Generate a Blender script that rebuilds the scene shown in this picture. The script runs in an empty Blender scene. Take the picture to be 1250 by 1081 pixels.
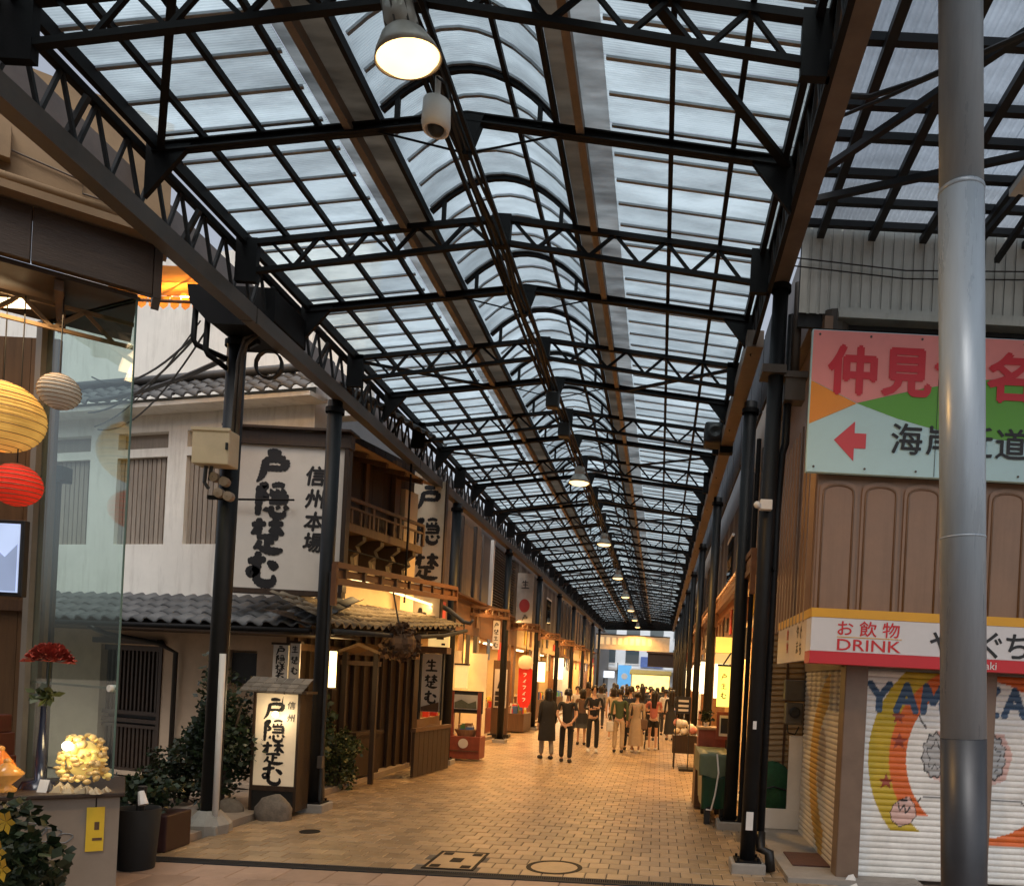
import bpy, math, random
from mathutils import Vector, Matrix
random.seed(7)
SC = bpy.context.scene
COL = SC.collection
PI = math.pi

# ------------------------------------------------------------------ camera
ROLL = 0.0513
EYE = 1.85
cam = bpy.data.cameras.new('camera')
cam.sensor_width = 36.0
cam.lens = 36.0 * 950 / 1250
cam.shift_x = -(804.7 - 625.0) / 1250
cam.shift_y = (830.6 - 540.5) / 1250
cam.clip_start = 0.05
cam.clip_end = 800
cam_ob = bpy.data.objects.new('camera', cam)
COL.objects.link(cam_ob)
_c, _s = math.cos(ROLL), math.sin(ROLL)
cam_ob.matrix_world = Matrix(((_c, -_s, 0, 0), (0, 0, -1, 0), (_s, _c, 0, EYE), (0, 0, 0, 1)))
SC.camera = cam_ob

# ------------------------------------------------------------------ sky, sun, exposure
world = bpy.data.worlds.new('World')
SC.world = world
world.use_nodes = True
_nt = world.node_tree
_bg = _nt.nodes['Background']
_sky = _nt.nodes.new('ShaderNodeTexSky')
_sky.sky_type = 'NISHITA'
_sky.sun_disc = False
_sky.sun_elevation = math.radians(60)
_sky.sun_rotation = math.radians(170)
_sky.air_density = 1.0
_sky.dust_density = 4.0
_hs = _nt.nodes.new('ShaderNodeHueSaturation')
_hs.inputs['Saturation'].default_value = 0.42
_nt.links.new(_sky.outputs[0], _hs.inputs['Color'])
_nt.links.new(_hs.outputs[0], _bg.inputs[0])
_bg.inputs[1].default_value = 0.15
sun = bpy.data.lights.new('sun', 'SUN')
sun.energy = 0.6
sun.angle = math.radians(25)
sun.color = (1.0, 0.96, 0.9)
sun_ob = bpy.data.objects.new('sun', sun)
COL.objects.link(sun_ob)
sun_ob.rotation_euler = (math.radians(30), 0, math.radians(-10))
SC.view_settings.view_transform = 'Standard'
SC.view_settings.look = 'None'
SC.view_settings.exposure = 0.3
SC.view_settings.gamma = 1.0
SC.view_settings.use_curve_mapping = False
SC.cycles.use_denoising = True
SC.cycles.max_bounces = 6
SC.cycles.transparent_max_bounces = 8
SC.cycles.sample_clamp_indirect = 4.0
SC.cycles.caustics_reflective = False
SC.cycles.caustics_refractive = False

# ------------------------------------------------------------------ materials
MATS = {}


def mat(name, col, rough=0.6, metal=0.0, var=0.15, scale=4.0, bump=0.0, bscale=40.0, emit=None, es=0.0, spec=0.5,
        stretch=None, rnd=0.0, dirt=0.0, streak=0.0, spots=0.0):
    """Principled material: base colour mottled by two noises, optional grain, relief, dirt and per-piece variation."""
    if name in MATS:
        return MATS[name]
    m = bpy.data.materials.new(name)
    m.use_nodes = True
    nt = m.node_tree
    b = nt.nodes['Principled BSDF']
    N, L = nt.nodes.new, nt.links.new
    tc = N('ShaderNodeTexCoord')
    src = tc.outputs['Object']
    if stretch:
        mp = N('ShaderNodeMapping')
        mp.inputs['Scale'].default_value = stretch
        L(src, mp.inputs[0])
        src = mp.outputs[0]
    n1 = N('ShaderNodeTexNoise')
    n1.inputs['Scale'].default_value = scale
    n1.inputs['Detail'].default_value = 6
    n1.inputs['Roughness'].default_value = 0.65
    L(src, n1.inputs['Vector'])
    mr = N('ShaderNodeMapRange')
    mr.inputs[1].default_value = 0.25
    mr.inputs[2].default_value = 0.75
    mr.inputs[3].default_value = 1 - var
    mr.inputs[4].default_value = 1 + var
    L(n1.outputs[0], mr.inputs[0])
    fac = mr.outputs[0]
    if rnd:
        oi = N('ShaderNodeObjectInfo')
        ge = N('ShaderNodeNewGeometry')
        ad = N('ShaderNodeMath'); ad.operation = 'ADD'
        L(oi.outputs['Random'], ad.inputs[0]); L(ge.outputs['Random Per Island'], ad.inputs[1])
        fr = N('ShaderNodeMath'); fr.operation = 'FRACT'
        L(ad.outputs[0], fr.inputs[0])
        m2 = N('ShaderNodeMapRange')
        m2.inputs[3].default_value = 1 - rnd
        m2.inputs[4].default_value = 1 + rnd
        L(fr.outputs[0], m2.inputs[0])
        mu = N('ShaderNodeMath'); mu.operation = 'MULTIPLY'
        L(fac, mu.inputs[0]); L(m2.outputs[0], mu.inputs[1])
        fac = mu.outputs[0]
    vm = N('ShaderNodeVectorMath'); vm.operation = 'SCALE'
    vm.inputs[0].default_value = col[:3]
    L(fac, vm.inputs['Scale'])
    colour = vm.outputs[0]
    if dirt:
        n3 = N('ShaderNodeTexNoise')
        n3.inputs['Scale'].default_value = 1.3
        n3.inputs['Detail'].default_value = 8
        n3.inputs['Roughness'].default_value = 0.7
        if streak:
            mp3 = N('ShaderNodeMapping')
            mp3.inputs['Scale'].default_value = (6, 6, streak)
            L(tc.outputs['Object'], mp3.inputs[0]); L(mp3.outputs[0], n3.inputs['Vector'])
        else:
            L(tc.outputs['Object'], n3.inputs['Vector'])
        m3 = N('ShaderNodeMapRange')
        m3.inputs[1].default_value = 0.5
        m3.inputs[2].default_value = 0.72
        m3.inputs[4].default_value = dirt
        L(n3.outputs[0], m3.inputs[0])
        mx = N('ShaderNodeMix'); mx.data_type = 'RGBA'
        L(m3.outputs[0], mx.inputs['Factor'])
        L(colour, mx.inputs['A'])
        mx.inputs['B'].default_value = (col[0] * .35 + .01, col[1] * .32 + .008, col[2] * .28 + .005, 1)
        colour = mx.outputs['Result']
    if spots:
        vo = N('ShaderNodeTexVoronoi'); vo.inputs['Scale'].default_value = spots
        gp = N('ShaderNodeNewGeometry')
        L(gp.outputs['Position'], vo.inputs['Vector'])
        ms = N('ShaderNodeMapRange'); ms.inputs[1].default_value = .1; ms.inputs[2].default_value = .07; ms.inputs[4].default_value = .55
        L(vo.outputs['Distance'], ms.inputs[0])
        n5 = N('ShaderNodeTexNoise'); n5.inputs['Scale'].default_value = .55; n5.inputs['Detail'].default_value = 7; n5.inputs['Roughness'].default_value = .7
        L(gp.outputs['Position'], n5.inputs['Vector'])
        m5 = N('ShaderNodeMapRange'); m5.inputs[1].default_value = .42; m5.inputs[2].default_value = .68; m5.inputs[4].default_value = .5
        L(n5.outputs[0], m5.inputs[0])
        mxx = N('ShaderNodeMath'); mxx.operation = 'MAXIMUM'; L(ms.outputs[0], mxx.inputs[0]); L(m5.outputs[0], mxx.inputs[1])
        x5 = N('ShaderNodeMix'); x5.data_type = 'RGBA'
        L(mxx.outputs[0], x5.inputs['Factor']); L(colour, x5.inputs['A'])
        x5.inputs['B'].default_value = (col[0] * .4, col[1] * .4, col[2] * .42, 1)
        colour = x5.outputs['Result']
    L(colour, b.inputs['Base Color'])
    b.inputs['Roughness'].default_value = rough
    b.inputs['Metallic'].default_value = metal
    b.inputs['Specular IOR Level'].default_value = spec
    rr = N('ShaderNodeMapRange')
    rr.inputs[3].default_value = max(0.02, rough - 0.12)
    rr.inputs[4].default_value = min(1.0, rough + 0.12)
    L(n1.outputs[0], rr.inputs[0]); L(rr.outputs[0], b.inputs['Roughness'])
    if bump:
        n2 = N('ShaderNodeTexNoise')
        n2.inputs['Scale'].default_value = bscale
        n2.inputs['Detail'].default_value = 4
        L(src, n2.inputs['Vector'])
        bp = N('ShaderNodeBump')
        bp.inputs['Strength'].default_value = bump
        bp.inputs['Distance'].default_value = 0.01
        L(n2.outputs[0], bp.inputs['Height']); L(bp.outputs[0], b.inputs['Normal'])
    if emit:
        b.inputs['Emission Color'].default_value = (*emit, 1)
        b.inputs['Emission Strength'].default_value = es
    MATS[name] = m
    return m


def glow(name, col, strength):
    """A thing that gives off light: a lamp glass, a lit sign box, a screen, or cloth given an added glow."""
    if name in MATS:
        return MATS[name]
    m = bpy.data.materials.new(name)
    m.use_nodes = True
    nt = m.node_tree
    b = nt.nodes['Principled BSDF']
    b.inputs['Base Color'].default_value = (*[min(.8, c) for c in col], 1)
    b.inputs['Roughness'].default_value = 0.5
    n = nt.nodes.new('ShaderNodeTexNoise'); n.inputs['Scale'].default_value = 3
    tc = nt.nodes.new('ShaderNodeTexCoord'); nt.links.new(tc.outputs['Object'], n.inputs['Vector'])
    mr = nt.nodes.new('ShaderNodeMapRange'); mr.inputs[3].default_value = strength * .7; mr.inputs[4].default_value = strength * 1.3
    nt.links.new(n.outputs[0], mr.inputs[0]); nt.links.new(mr.outputs[0], b.inputs['Emission Strength'])
    b.inputs['Emission Color'].default_value = (*col, 1)
    MATS[name] = m
    return m


def sheet_mat(name, col, trans, stain):
    """Dirty translucent roofing plastic: part diffuse transmission, part clear, stained along the fall."""
    m = bpy.data.materials.new(name)
    m.use_nodes = True
    nt = m.node_tree
    N, L = nt.nodes.new, nt.links.new
    nt.nodes.remove(nt.nodes['Principled BSDF'])
    out = nt.nodes['Material Output']
    tc = N('ShaderNodeTexCoord')
    oi = N('ShaderNodeObjectInfo')
    geo = N('ShaderNodeNewGeometry')
    mp = N('ShaderNodeMapping'); mp.inputs['Scale'].default_value = (.7, 2.4, 1)
    L(geo.outputs['Position'], mp.inputs[0])
    n = N('ShaderNodeTexNoise'); n.inputs['Scale'].default_value = 1.6; n.inputs['Detail'].default_value = 8; n.inputs['Roughness'].default_value = .62
    L(mp.outputs[0], n.inputs['Vector'])
    mr = N('ShaderNodeMapRange'); mr.inputs[1].default_value = .38; mr.inputs[2].default_value = .72
    mr.inputs[3].default_value = 1.0; mr.inputs[4].default_value = 1.0 - stain
    L(n.outputs[0], mr.inputs[0])
    wv = N('ShaderNodeTexWave'); wv.bands_direction = 'Y'; wv.inputs['Scale'].default_value = 1 / .032 / 3.183 * .318 * 10
    L(geo.outputs['Position'], wv.inputs['Vector'])
    mw = N('ShaderNodeMapRange'); mw.inputs[3].default_value = .975; mw.inputs[4].default_value = 1.0
    L(wv.outputs['Fac'], mw.inputs[0])
    mu = N('ShaderNodeMath'); mu.operation = 'MULTIPLY'; L(mr.outputs[0], mu.inputs[0]); L(mw.outputs[0], mu.inputs[1])
    mo = N('ShaderNodeMapRange'); mo.inputs[3].default_value = .78; mo.inputs[4].default_value = 1.06; L(oi.outputs['Random'], mo.inputs[0])
    mu2 = N('ShaderNodeMath'); mu2.operation = 'MULTIPLY'; L(mu.outputs[0], mu2.inputs[0]); L(mo.outputs[0], mu2.inputs[1])
    vs = N('ShaderNodeVectorMath'); vs.operation = 'SCALE'; vs.inputs[0].default_value = col; L(mu2.outputs[0], vs.inputs['Scale'])
    tl = N('ShaderNodeBsdfTranslucent'); L(vs.outputs[0], tl.inputs[0])
    tp = N('ShaderNodeBsdfTransparent'); L(vs.outputs[0], tp.inputs[0])
    mx = N('ShaderNodeMixShader'); mx.inputs[0].default_value = trans; L(tl.outputs[0], mx.inputs[1]); L(tp.outputs[0], mx.inputs[2])
    gl = N('ShaderNodeBsdfGlossy'); gl.inputs['Roughness'].default_value = .35; gl.inputs[0].default_value = (.6, .6, .6, 1)
    m2 = N('ShaderNodeMixShader'); m2.inputs[0].default_value = .05; L(mx.outputs[0], m2.inputs[1]); L(gl.outputs[0], m2.inputs[2])
    L(m2.outputs[0], out.inputs[0])
    MATS[name] = m
    return m


def glass_mat(name, tint, refl):
    m = bpy.data.materials.new(name)
    m.use_nodes = True
    nt = m.node_tree
    N, L = nt.nodes.new, nt.links.new
    nt.nodes.remove(nt.nodes['Principled BSDF'])
    tp = N('ShaderNodeBsdfTransparent'); tp.inputs[0].default_value = (*tint, 1)
    gl = N('ShaderNodeBsdfGlossy'); gl.inputs['Roughness'].default_value = .02
    fr = N('ShaderNodeLayerWeight'); fr.inputs[0].default_value = .5
    pw = N('ShaderNodeMath'); pw.operation = 'POWER'; pw.inputs[1].default_value = 4.0
    L(fr.outputs['Facing'], pw.inputs[0])
    mr = N('ShaderNodeMapRange'); mr.inputs[3].default_value = refl; mr.inputs[4].default_value = .9
    L(pw.outputs[0], mr.inputs[0])
    mx = N('ShaderNodeMixShader'); L(mr.outputs[0], mx.inputs[0]); L(tp.outputs[0], mx.inputs[1]); L(gl.outputs[0], mx.inputs[2])
    L(mx.outputs[0], nt.nodes['Material Output'].inputs[0])
    MATS[name] = m
    return m


M = lambda n: MATS[n]
mat('steel', (.007, .0072, .008), .65, 0, .3, 9, .1, 60, spec=.15)
mat('steel_grey', (.03, .033, .036), .6, 0, .25, 6, .08, 60, dirt=.3, spec=.25)
mat('steel_blue', (.011, .0125, .014), .5, .0, .3, 6, .05, 40, spec=.3)
mat('bar_grey', (.2, .22, .24), .5, .3, .25, 8)
mat('brown_steel', (.15, .118, .095), .5, .1, .25, 5, .06, 40, dirt=.5)
mat('eave_grey', (.085, .072, .06), .5, .1, .25, 5, .06, 40, dirt=.5)
mat('rust_wood', (.16, .07, .03), .6, 0, .35, 10, .25, 60, stretch=(1, .2, 1))
mat('dark_wood', (.036, .019, .0095), .55, 0, .4, 8, .3, 50, stretch=(3, 3, .3))
mat('mid_wood', (.11, .058, .028), .55, 0, .35, 8, .3, 50, stretch=(3, 3, .3))
mat('pale_wood', (.33, .21, .11), .6, 0, .25, 8, .2, 50, stretch=(3, 3, .3))
mat('plaster', (.8, .775, .71), .85, 0, .08, 2, .12, 80, dirt=.34, streak=.8)
mat('plaster_warm', (.55, .42, .3), .85, 0, .1, 3, .15, 80, dirt=.3)
mat('cream', (.68, .56, .38), .75, 0, .1, 3, .1, 60, dirt=.2)
mat('white_paint', (.75, .74, .71), .45, 0, .05, 5, dirt=.15)
mat('sign_white', (.64, .6, .54), .4, 0, .05, 3, dirt=.12)
mat('ink', (.012, .012, .014), .5, 0, .2, 8)
mat('red_paint', (.62, .02, .025), .45, 0, .08, 6)
mat('black', (.012, .011, .01), .5, 0, .3, 8)
mat('roof_tile', (.075, .078, .08), .55, 0, .3, 6, .25, 60, rnd=.3, dirt=.3)
mat('roof_tile_lamplit', (.16, .13, .09), .6, 0, .3, 6, .25, 60, rnd=.25, dirt=.3)  # entrance tiles with warm lamplight put into their colour
mat('paver', (.37, .255, .145), .34, 0, .25, 5, .2, 110, rnd=.26, dirt=.5, spec=.5, spots=3.2)
mat('grout', (.12, .1, .075), .9, 0, .3, 12, .3, 90)
mat('concrete', (.3, .28, .25), .85, 0, .2, 5, .3, 60, dirt=.4)
mat('concrete_warm', (.34, .26, .19), .8, 0, .2, 4, .3, 60, dirt=.4)
mat('leaf', (.018, .032, .011), .5, 0, .45, 5, rnd=.4)
mat('leaf_pale', (.045, .06, .016), .5, 0, .4, 5, rnd=.3)
mat('bark', (.05, .035, .022), .8, 0, .3, 12, .4, 40)
mat('skin', (.5, .3, .21), .5, 0, .08, 6)
mat('hair', (.012, .009, .008), .4, 0, .3, 20)
mat('warm_wall', (.56, .38, .2), .7, 0, .15, 3, .1, 50, dirt=.25)
sheet_mat('sheet', (.8, .945, .985), .5, .5)
sheet_mat('sheet_dirty', (.26, .24, .21), .35, .5)
sheet_mat('sheet_grey', (.66, .7, .71), .45, .6)
sheet_mat('sheet_cross', (.36, .42, .48), .3, .4)
glass_mat('glass', (.8, .9, .88), .06)
glass_mat('glass_dark', (.35, .4, .42), .12)

# ------------------------------------------------------------------ mesh helpers


class MB:
    """Collects shapes in world coordinates and links them as one mesh object."""

    def __init__(self):
        self.v, self.f, self.m = [], [], []
        self.k = 0

    def add(self, vs, fs):
        o = len(self.v)
        self.v += [tuple(p) for p in vs]
        self.f += [tuple(i + o for i in q) for q in fs]
        self.m += [self.k] * len(fs)
        return self

    def box(self, x0, x1, y0, y1, z0, z1, rz=0.0, piv=None):
        vs = [(x, y, z) for z in (z0, z1) for y in (y0, y1) for x in (x0, x1)]
        if rz:
            px, py = piv if piv else ((x0 + x1) / 2, (y0 + y1) / 2)
            c, s = math.cos(rz), math.sin(rz)
            vs = [(px + (x - px) * c - (y - py) * s, py + (x - px) * s + (y - py) * c, z) for x, y, z in vs]
        return self.add(vs, [(0, 2, 3, 1), (4, 5, 7, 6), (0, 1, 5, 4), (2, 6, 7, 3), (0, 4, 6, 2), (1, 3, 7, 5)])

    def bar(self, p, q, w, h=None, up=(0, 0, 1)):
        p, q = Vector(p), Vector(q)
        h = h or w
        d = (q - p).normalized()
        up = Vector(up)
        if abs(d.dot(up)) > .98:
            up = Vector((0, 1, 0)) if abs(d.y) < .9 else Vector((1, 0, 0))
        s = d.cross(up).normalized() * (w / 2)
        u = s.cross(d).normalized() * (h / 2)
        vs = [a + i * s + j * u for a in (p, q) for i, j in ((-1, -1), (1, -1), (1, 1), (-1, 1))]
        return self.add(vs, [(0, 3, 2, 1), (4, 5, 6, 7), (0, 1, 5, 4), (1, 2, 6, 5), (2, 3, 7, 6), (3, 0, 4, 7)])

    def tube(self, pts, r, n=8, cap=True):
        pts = [Vector(p) for p in pts]
        rs = r if isinstance(r, (list, tuple)) else [r] * len(pts)
        vs, fs = [], []
        ref = None
        for i, p in enumerate(pts):
            d = (pts[min(i + 1, len(pts) - 1)] - pts[max(i - 1, 0)]).normalized()
            if ref is None or abs(d.dot(ref)) > .95:
                ref = Vector((0, 0, 1)) if abs(d.z) < .8 else Vector((1, 0, 0))
            a = d.cross(ref).normalized()
            b = a.cross(d).normalized()
            ref = b
            for k in range(n):
                t = 2 * PI * k / n
                vs.append(p + (a * math.cos(t) + b * math.sin(t)) * rs[i])
        for i in range(len(pts) - 1):
            for k in range(n):
                k2 = (k + 1) % n
                fs.append((i * n + k, i * n + k2, (i + 1) * n + k2, (i + 1) * n + k))
        if cap:
            fs.append(tuple(range(n - 1, -1, -1)))
            fs.append(tuple((len(pts) - 1) * n + k for k in range(n)))
        return self.add(vs, fs)

    def lathe(self, prof, c, n=20, axis='z', sx=1.0, sy=1.0):
        vs, fs = [], []
        for r, h in prof:
            for k in range(n):
                t = 2 * PI * k / n
                x, y = r * math.cos(t) * sx, r * math.sin(t) * sy
                vs.append((c[0] + x, c[1] + y, c[2] + h) if axis == 'z' else
                          ((c[0] + x, c[1] + h, c[2] + y) if axis == 'y' else (c[0] + h, c[1] + x, c[2] + y)))
        for i in range(len(prof) - 1):
            for k in range(n):
                k2 = (k + 1) % n
                q = (i * n + k, i * n + k2, (i + 1) * n + k2, (i + 1) * n + k)
                fs.append(q if axis != 'y' else q[::-1])
        return self.add(vs, fs)

    def ball(self, c, r, n=14, m=9, sx=1.0, sy=1.0, sz=1.0):
        prof = [(r * math.sin(PI * i / m) + 1e-4, -r * sz * math.cos(PI * i / m)) for i in range(m + 1)]
        return self.lathe(prof, c, n, 'z', sx, sy)

    def prism(self, poly, axis, a0, a1):
        """A polygon given in the two other axes, pulled along one axis from a0 to a1."""
        n = len(poly)

        def pt(p, a):
            return {'x': (a, p[0], p[1]), 'y': (p[0], a, p[1]), 'z': (p[0], p[1], a)}[axis]
        vs = [pt(p, a0) for p in poly] + [pt(p, a1) for p in poly]
        fs = [tuple(range(n)), tuple(range(2 * n - 1, n - 1, -1))]
        fs += [(i, (i + 1) % n, n + (i + 1) % n, n + i) for i in range(n)]
        return self.add(vs, fs)

    def quad(self, a, b, c, d):
        return self.add([a, b, c, d], [(0, 1, 2, 3)])

    def mesh(self, name):
        me = bpy.data.meshes.new(name)
        me.from_pydata(self.v, [], self.f)
        me.update()
        return me

    def build(self, name, m, parent=None, smooth=False, bevel=0.0, kind=None):
        me = self.mesh(name)
        ms = m if isinstance(m, (list, tuple)) else [m]
        for a in ms:
            me.materials.append(MATS[a] if isinstance(a, str) else a)
        if len(ms) > 1:
            me.polygons.foreach_set('material_index', self.m)
        if smooth:
            me.polygons.foreach_set('use_smooth', [True] * len(me.polygons))
        o = link(name, me, parent)
        if bevel:
            b = o.modifiers.new('bevel', 'BEVEL')
            b.width = bevel
            b.segments = 2
            b.limit_method = 'ANGLE'
        if kind:
            o['kind'] = kind
        return o


def link(name, data, parent=None, loc=(0, 0, 0)):
    o = bpy.data.objects.new(name, data)
    COL.objects.link(o)
    if parent is not None:
        o.parent = parent
        if parent.type == 'EMPTY' and parent.get('root'):
            r = parent['root']
            o.location = (loc[0] - r[0], loc[1] - r[1], loc[2] - r[2])
        else:
            o.location = loc
    else:
        o.location = loc
    return o


def thing(name, label, cat, loc, group=None):
    o = bpy.data.objects.new(name, None)
    COL.objects.link(o)
    o.location = loc
    o['root'] = tuple(float(a) for a in loc)
    o.empty_display_size = .2
    return tag(o, label, cat, group)


def tag(o, label, cat, group=None):
    o['label'] = label
    o['category'] = cat
    o['kind'] = 'thing'
    if group:
        o['group'] = group
    return o


def struct(o, kind='structure'):
    o['kind'] = kind
    return o


def frame_xz(o, origin, ang):
    """Return a function that maps (along, out, up) of a wall plane to world: the wall runs at ang in plan."""
    c, s = math.cos(ang), math.sin(ang)
    return lambda a, b, z: (origin[0] + a * c - b * s, origin[1] + a * s + b * c, z)


class WB(MB):
    """Mesh builder in a wall frame: x along the wall, y outwards (towards the viewer is minus), z up."""

    def __init__(self, origin, ang):
        super().__init__()
        self.o, self.c, self.s = origin, math.cos(ang), math.sin(ang)

    def mesh(self, name):
        self.v = [(self.o[0] + x * self.c - y * self.s, self.o[1] + x * self.s + y * self.c, (self.o[2] if len(self.o) > 2 else 0) + z) for x, y, z in self.v]
        return super().mesh(name)


# ------------------------------------------------------------------ lettering
_FONT = {}


def glyph(text, size, bold, shear=0.0, vertical=False, space=1.0):
    """Flat lettering as vertices and faces in x/y, thickened by laying shifted copies a hair apart."""
    V, Fs = [], []
    if vertical:
        cells = [(ch, 0.0, -i * size * space) for i, ch in enumerate(text)]
    else:
        cells = [(text, 0.0, 0.0)]
    for body, ox, oy in cells:
        key = (body, shear)
        if key not in _FONT:
            cu = bpy.data.curves.new('lettering', 'FONT')
            cu.body = body
            cu.size = 1.0
            cu.shear = shear
            cu.resolution_u = 3
            cu.align_x = 'CENTER'
            cu.align_y = 'CENTER'
            tmp = bpy.data.objects.new('lettering', cu)
            me = bpy.data.meshes.new_from_object(tmp)
            vs = [tuple(v.co) for v in me.vertices]
            fs = [tuple(p.vertices) for p in me.polygons]
            if vs:
                mx = (min(v[0] for v in vs) + max(v[0] for v in vs)) / 2
                my = (min(v[1] for v in vs) + max(v[1] for v in vs)) / 2
                vs = [(v[0] - mx, v[1] - my) for v in vs]
            _FONT[key] = (vs, fs)
            bpy.data.objects.remove(tmp)
            bpy.data.curves.remove(cu)
            bpy.data.meshes.remove(me)
        vs, fs = _FONT[key]
        shifts = [(0, 0)]
        if bold:
            shifts += [(bold, 0), (-bold, 0), (0, bold), (0, -bold)]
        for k, (dx, dy) in enumerate(shifts):
            o = len(V)
            V += [((x + dx) * size + ox, (y + dy) * size + oy, k * .0004) for x, y in vs]
            Fs += [tuple(i + o for i in f) for f in fs]
    return V, Fs


def stroke_glyph(strokes, size, ox=0.0, oy=0.0, fat=1.0, z0=0.0):
    """Brush strokes: each is a list of (x, y, width) in a unit square."""
    V, Fs = [], []
    for k, st in enumerate(strokes):
        pts = []
        for i in range(len(st) - 1):
            for t in range(6):
                a, b = st[i], st[i + 1]
                p0 = st[max(i - 1, 0)]
                p3 = st[min(i + 2, len(st) - 1)]
                u = t / 6
                q = []
                for d in range(3):
                    c = .5 * ((2 * a[d]) + (b[d] - p0[d]) * u + (2 * p0[d] - 5 * a[d] + 4 * b[d] - p3[d]) * u * u + (3 * a[d] - p0[d] - 3 * b[d] + p3[d]) * u ** 3)
                    q.append(c)
                pts.append(q)
        pts.append(list(st[-1]))
        o = len(V)
        n = len(pts)
        for i, (x, y, w) in enumerate(pts):
            xa, ya, _ = pts[max(i - 1, 0)]
            xb, yb, _ = pts[min(i + 1, n - 1)]
            dx, dy = xb - xa, yb - ya
            l = math.hypot(dx, dy) or 1
            e = 1.0
            if i == 0 or i == n - 1:
                e = .55
            jit = 1 + .12 * math.sin(i * 2.7 + k * 1.9)
            w = max(w, .03) * fat * e * jit / 2
            V += [((x - .5 - dy / l * w) * size + ox, (y - .5 + dx / l * w) * size + oy, z0 + k * .0003),
                  ((x - .5 + dy / l * w) * size + ox, (y - .5 - dx / l * w) * size + oy, z0 + k * .0003)]
        Fs += [(o + 2 * i, o + 2 * i + 1, o + 2 * i + 3, o + 2 * i + 2) for i in range(n - 1)]
    return V, Fs


TO = [[(.3, .93, .1), (.5, .95, .14), (.72, .93, .08)],
      [(.22, .7, .1), (.5, .76, .13), (.85, .74, .15)], [(.84, .76, .13), (.84, .6, .16), (.76, .44, .1)],
      [(.25, .47, .09), (.5, .49, .11), (.78, .48, .1)], [(.27, .74, .13), (.24, .5, .14), (.16, .25, .11), (.02, .06, .03)]]
GAKU = [[(.12, .9, .11), (.3, .93, .12), (.22, .74, .1), (.33, .6, .12), (.2, .5, .06)], [(.12, .92, .12), (.12, .5, .13), (.1, .04, .1)],
        [(.48, .92, .08), (.68, .97, .1), (.86, .93, .08)], [(.5, .82, .09), (.45, .74, .05)], [(.66, .84, .08), (.64, .76, .05)], [(.84, .85, .1), (.78, .76, .05)],
        [(.42, .68, .09), (.7, .71, .1), (.93, .69, .11)], [(.9, .7, .1), (.9, .55, .11), (.86, .43, .08)], [(.48, .57, .06), (.7, .58, .07), (.9, .57, .06)],
        [(.42, .44, .08), (.65, .45, .09), (.95, .45, .07)], [(.36, .3, .05), (.33, .16, .12)], [(.5, .34, .09), (.52, .12, .12), (.7, .04, .13), (.86, .1, .1), (.88, .22, .04)],
        [(.66, .35, .07), (.72, .25, .1)], [(.88, .36, .07), (.97, .24, .11)]]
SO = [[(.03, .76, .08), (.24, .79, .12), (.46, .8, .08)], [(.25, .97, .1), (.25, .7, .13), (.23, .46, .1)], [(.24, .72, .1), (.12, .56, .1), (.02, .5, .04)],
      [(.52, .8, .08), (.74, .82, .12), (.97, .82, .08)], [(.73, .99, .1), (.73, .75, .13), (.7, .48, .1)], [(.74, .74, .1), (.87, .58, .12), (.99, .5, .06)], [(.7, .72, .08), (.56, .55, .07)],
      [(.2, .4, .08), (.5, .43, .1), (.84, .42, .12)], [(.52, .42, .11), (.52, .26, .12), (.5, .1, .1)], [(.52, .26, .08), (.72, .28, .08)],
      [(.3, .32, .09), (.26, .2, .1), (.12, .05, .05)], [(.22, .16, .07), (.45, .04, .12), (.75, .01, .14), (.99, .06, .05)]]
MU = [[(.08, .68, .1), (.34, .73, .15), (.62, .76, .09)], [(.38, .99, .1), (.37, .7, .15), (.33, .42, .14), (.18, .3, .12), (.1, .42, .09), (.22, .5, .08), (.36, .38, .12), (.36, .18, .14), (.52, .06, .16), (.74, .05, .16), (.86, .16, .12), (.84, .32, .05)],
      [(.66, .7, .06), (.82, .6, .16), (.94, .48, .12)]]
NAMA = [[(.28, .9, .1), (.22, .76, .09), (.08, .64, .04)], [(.2, .72, .08), (.5, .75, .11), (.82, .74, .08)], [(.5, .98, .1), (.5, .6, .12), (.49, .12, .1)],
        [(.22, .46, .08), (.5, .48, .1), (.78, .48, .08)], [(.06, .1, .09), (.5, .12, .12), (.95, .11, .1)]]


def brush_column(chars, size, step, fat):
    V, Fs = [], []
    for i, ch in enumerate(chars):
        a, b = stroke_glyph(ch, size, 0, -i * step, fat)
        o = len(V)
        V += a
        Fs += [tuple(k + o for k in f) for f in b]
    return V, Fs


def put_text(name, vf, m, parent, centre, ang=0.0, wide=1.0):
    """Stand flat lettering upright on a face whose outward normal is -Y turned by ang."""
    V, Fs = vf
    c, s = math.cos(ang), math.sin(ang)
    mb = MB()
    pts = []
    for x, y, z in V:
        X, Y, Z = x * wide, -z, y
        pts.append((centre[0] + X * c - Y * s, centre[1] + X * s + Y * c, centre[2] + Z))
    mb.add(pts, Fs)
    return mb.build(name, m, parent)


def lamp(name, kind, loc, energy, col, parent=None, size=.3, size_y=None, rot=None, spot=None, blend=.6):
    l = bpy.data.lights.new(name, kind)
    l.energy = energy
    l.color = col
    if kind == 'AREA':
        l.shape = 'RECTANGLE'
        l.size = size
        l.size_y = size_y or size
    elif kind in ('POINT', 'SPOT'):
        l.shadow_soft_size = size
    if spot:
        l.spot_size = spot
        l.spot_blend = blend
    o = link(name, l, parent, loc)
    if rot:
        o.rotation_euler = rot
    return o


WARM = (1.0, .62, .28)
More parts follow.
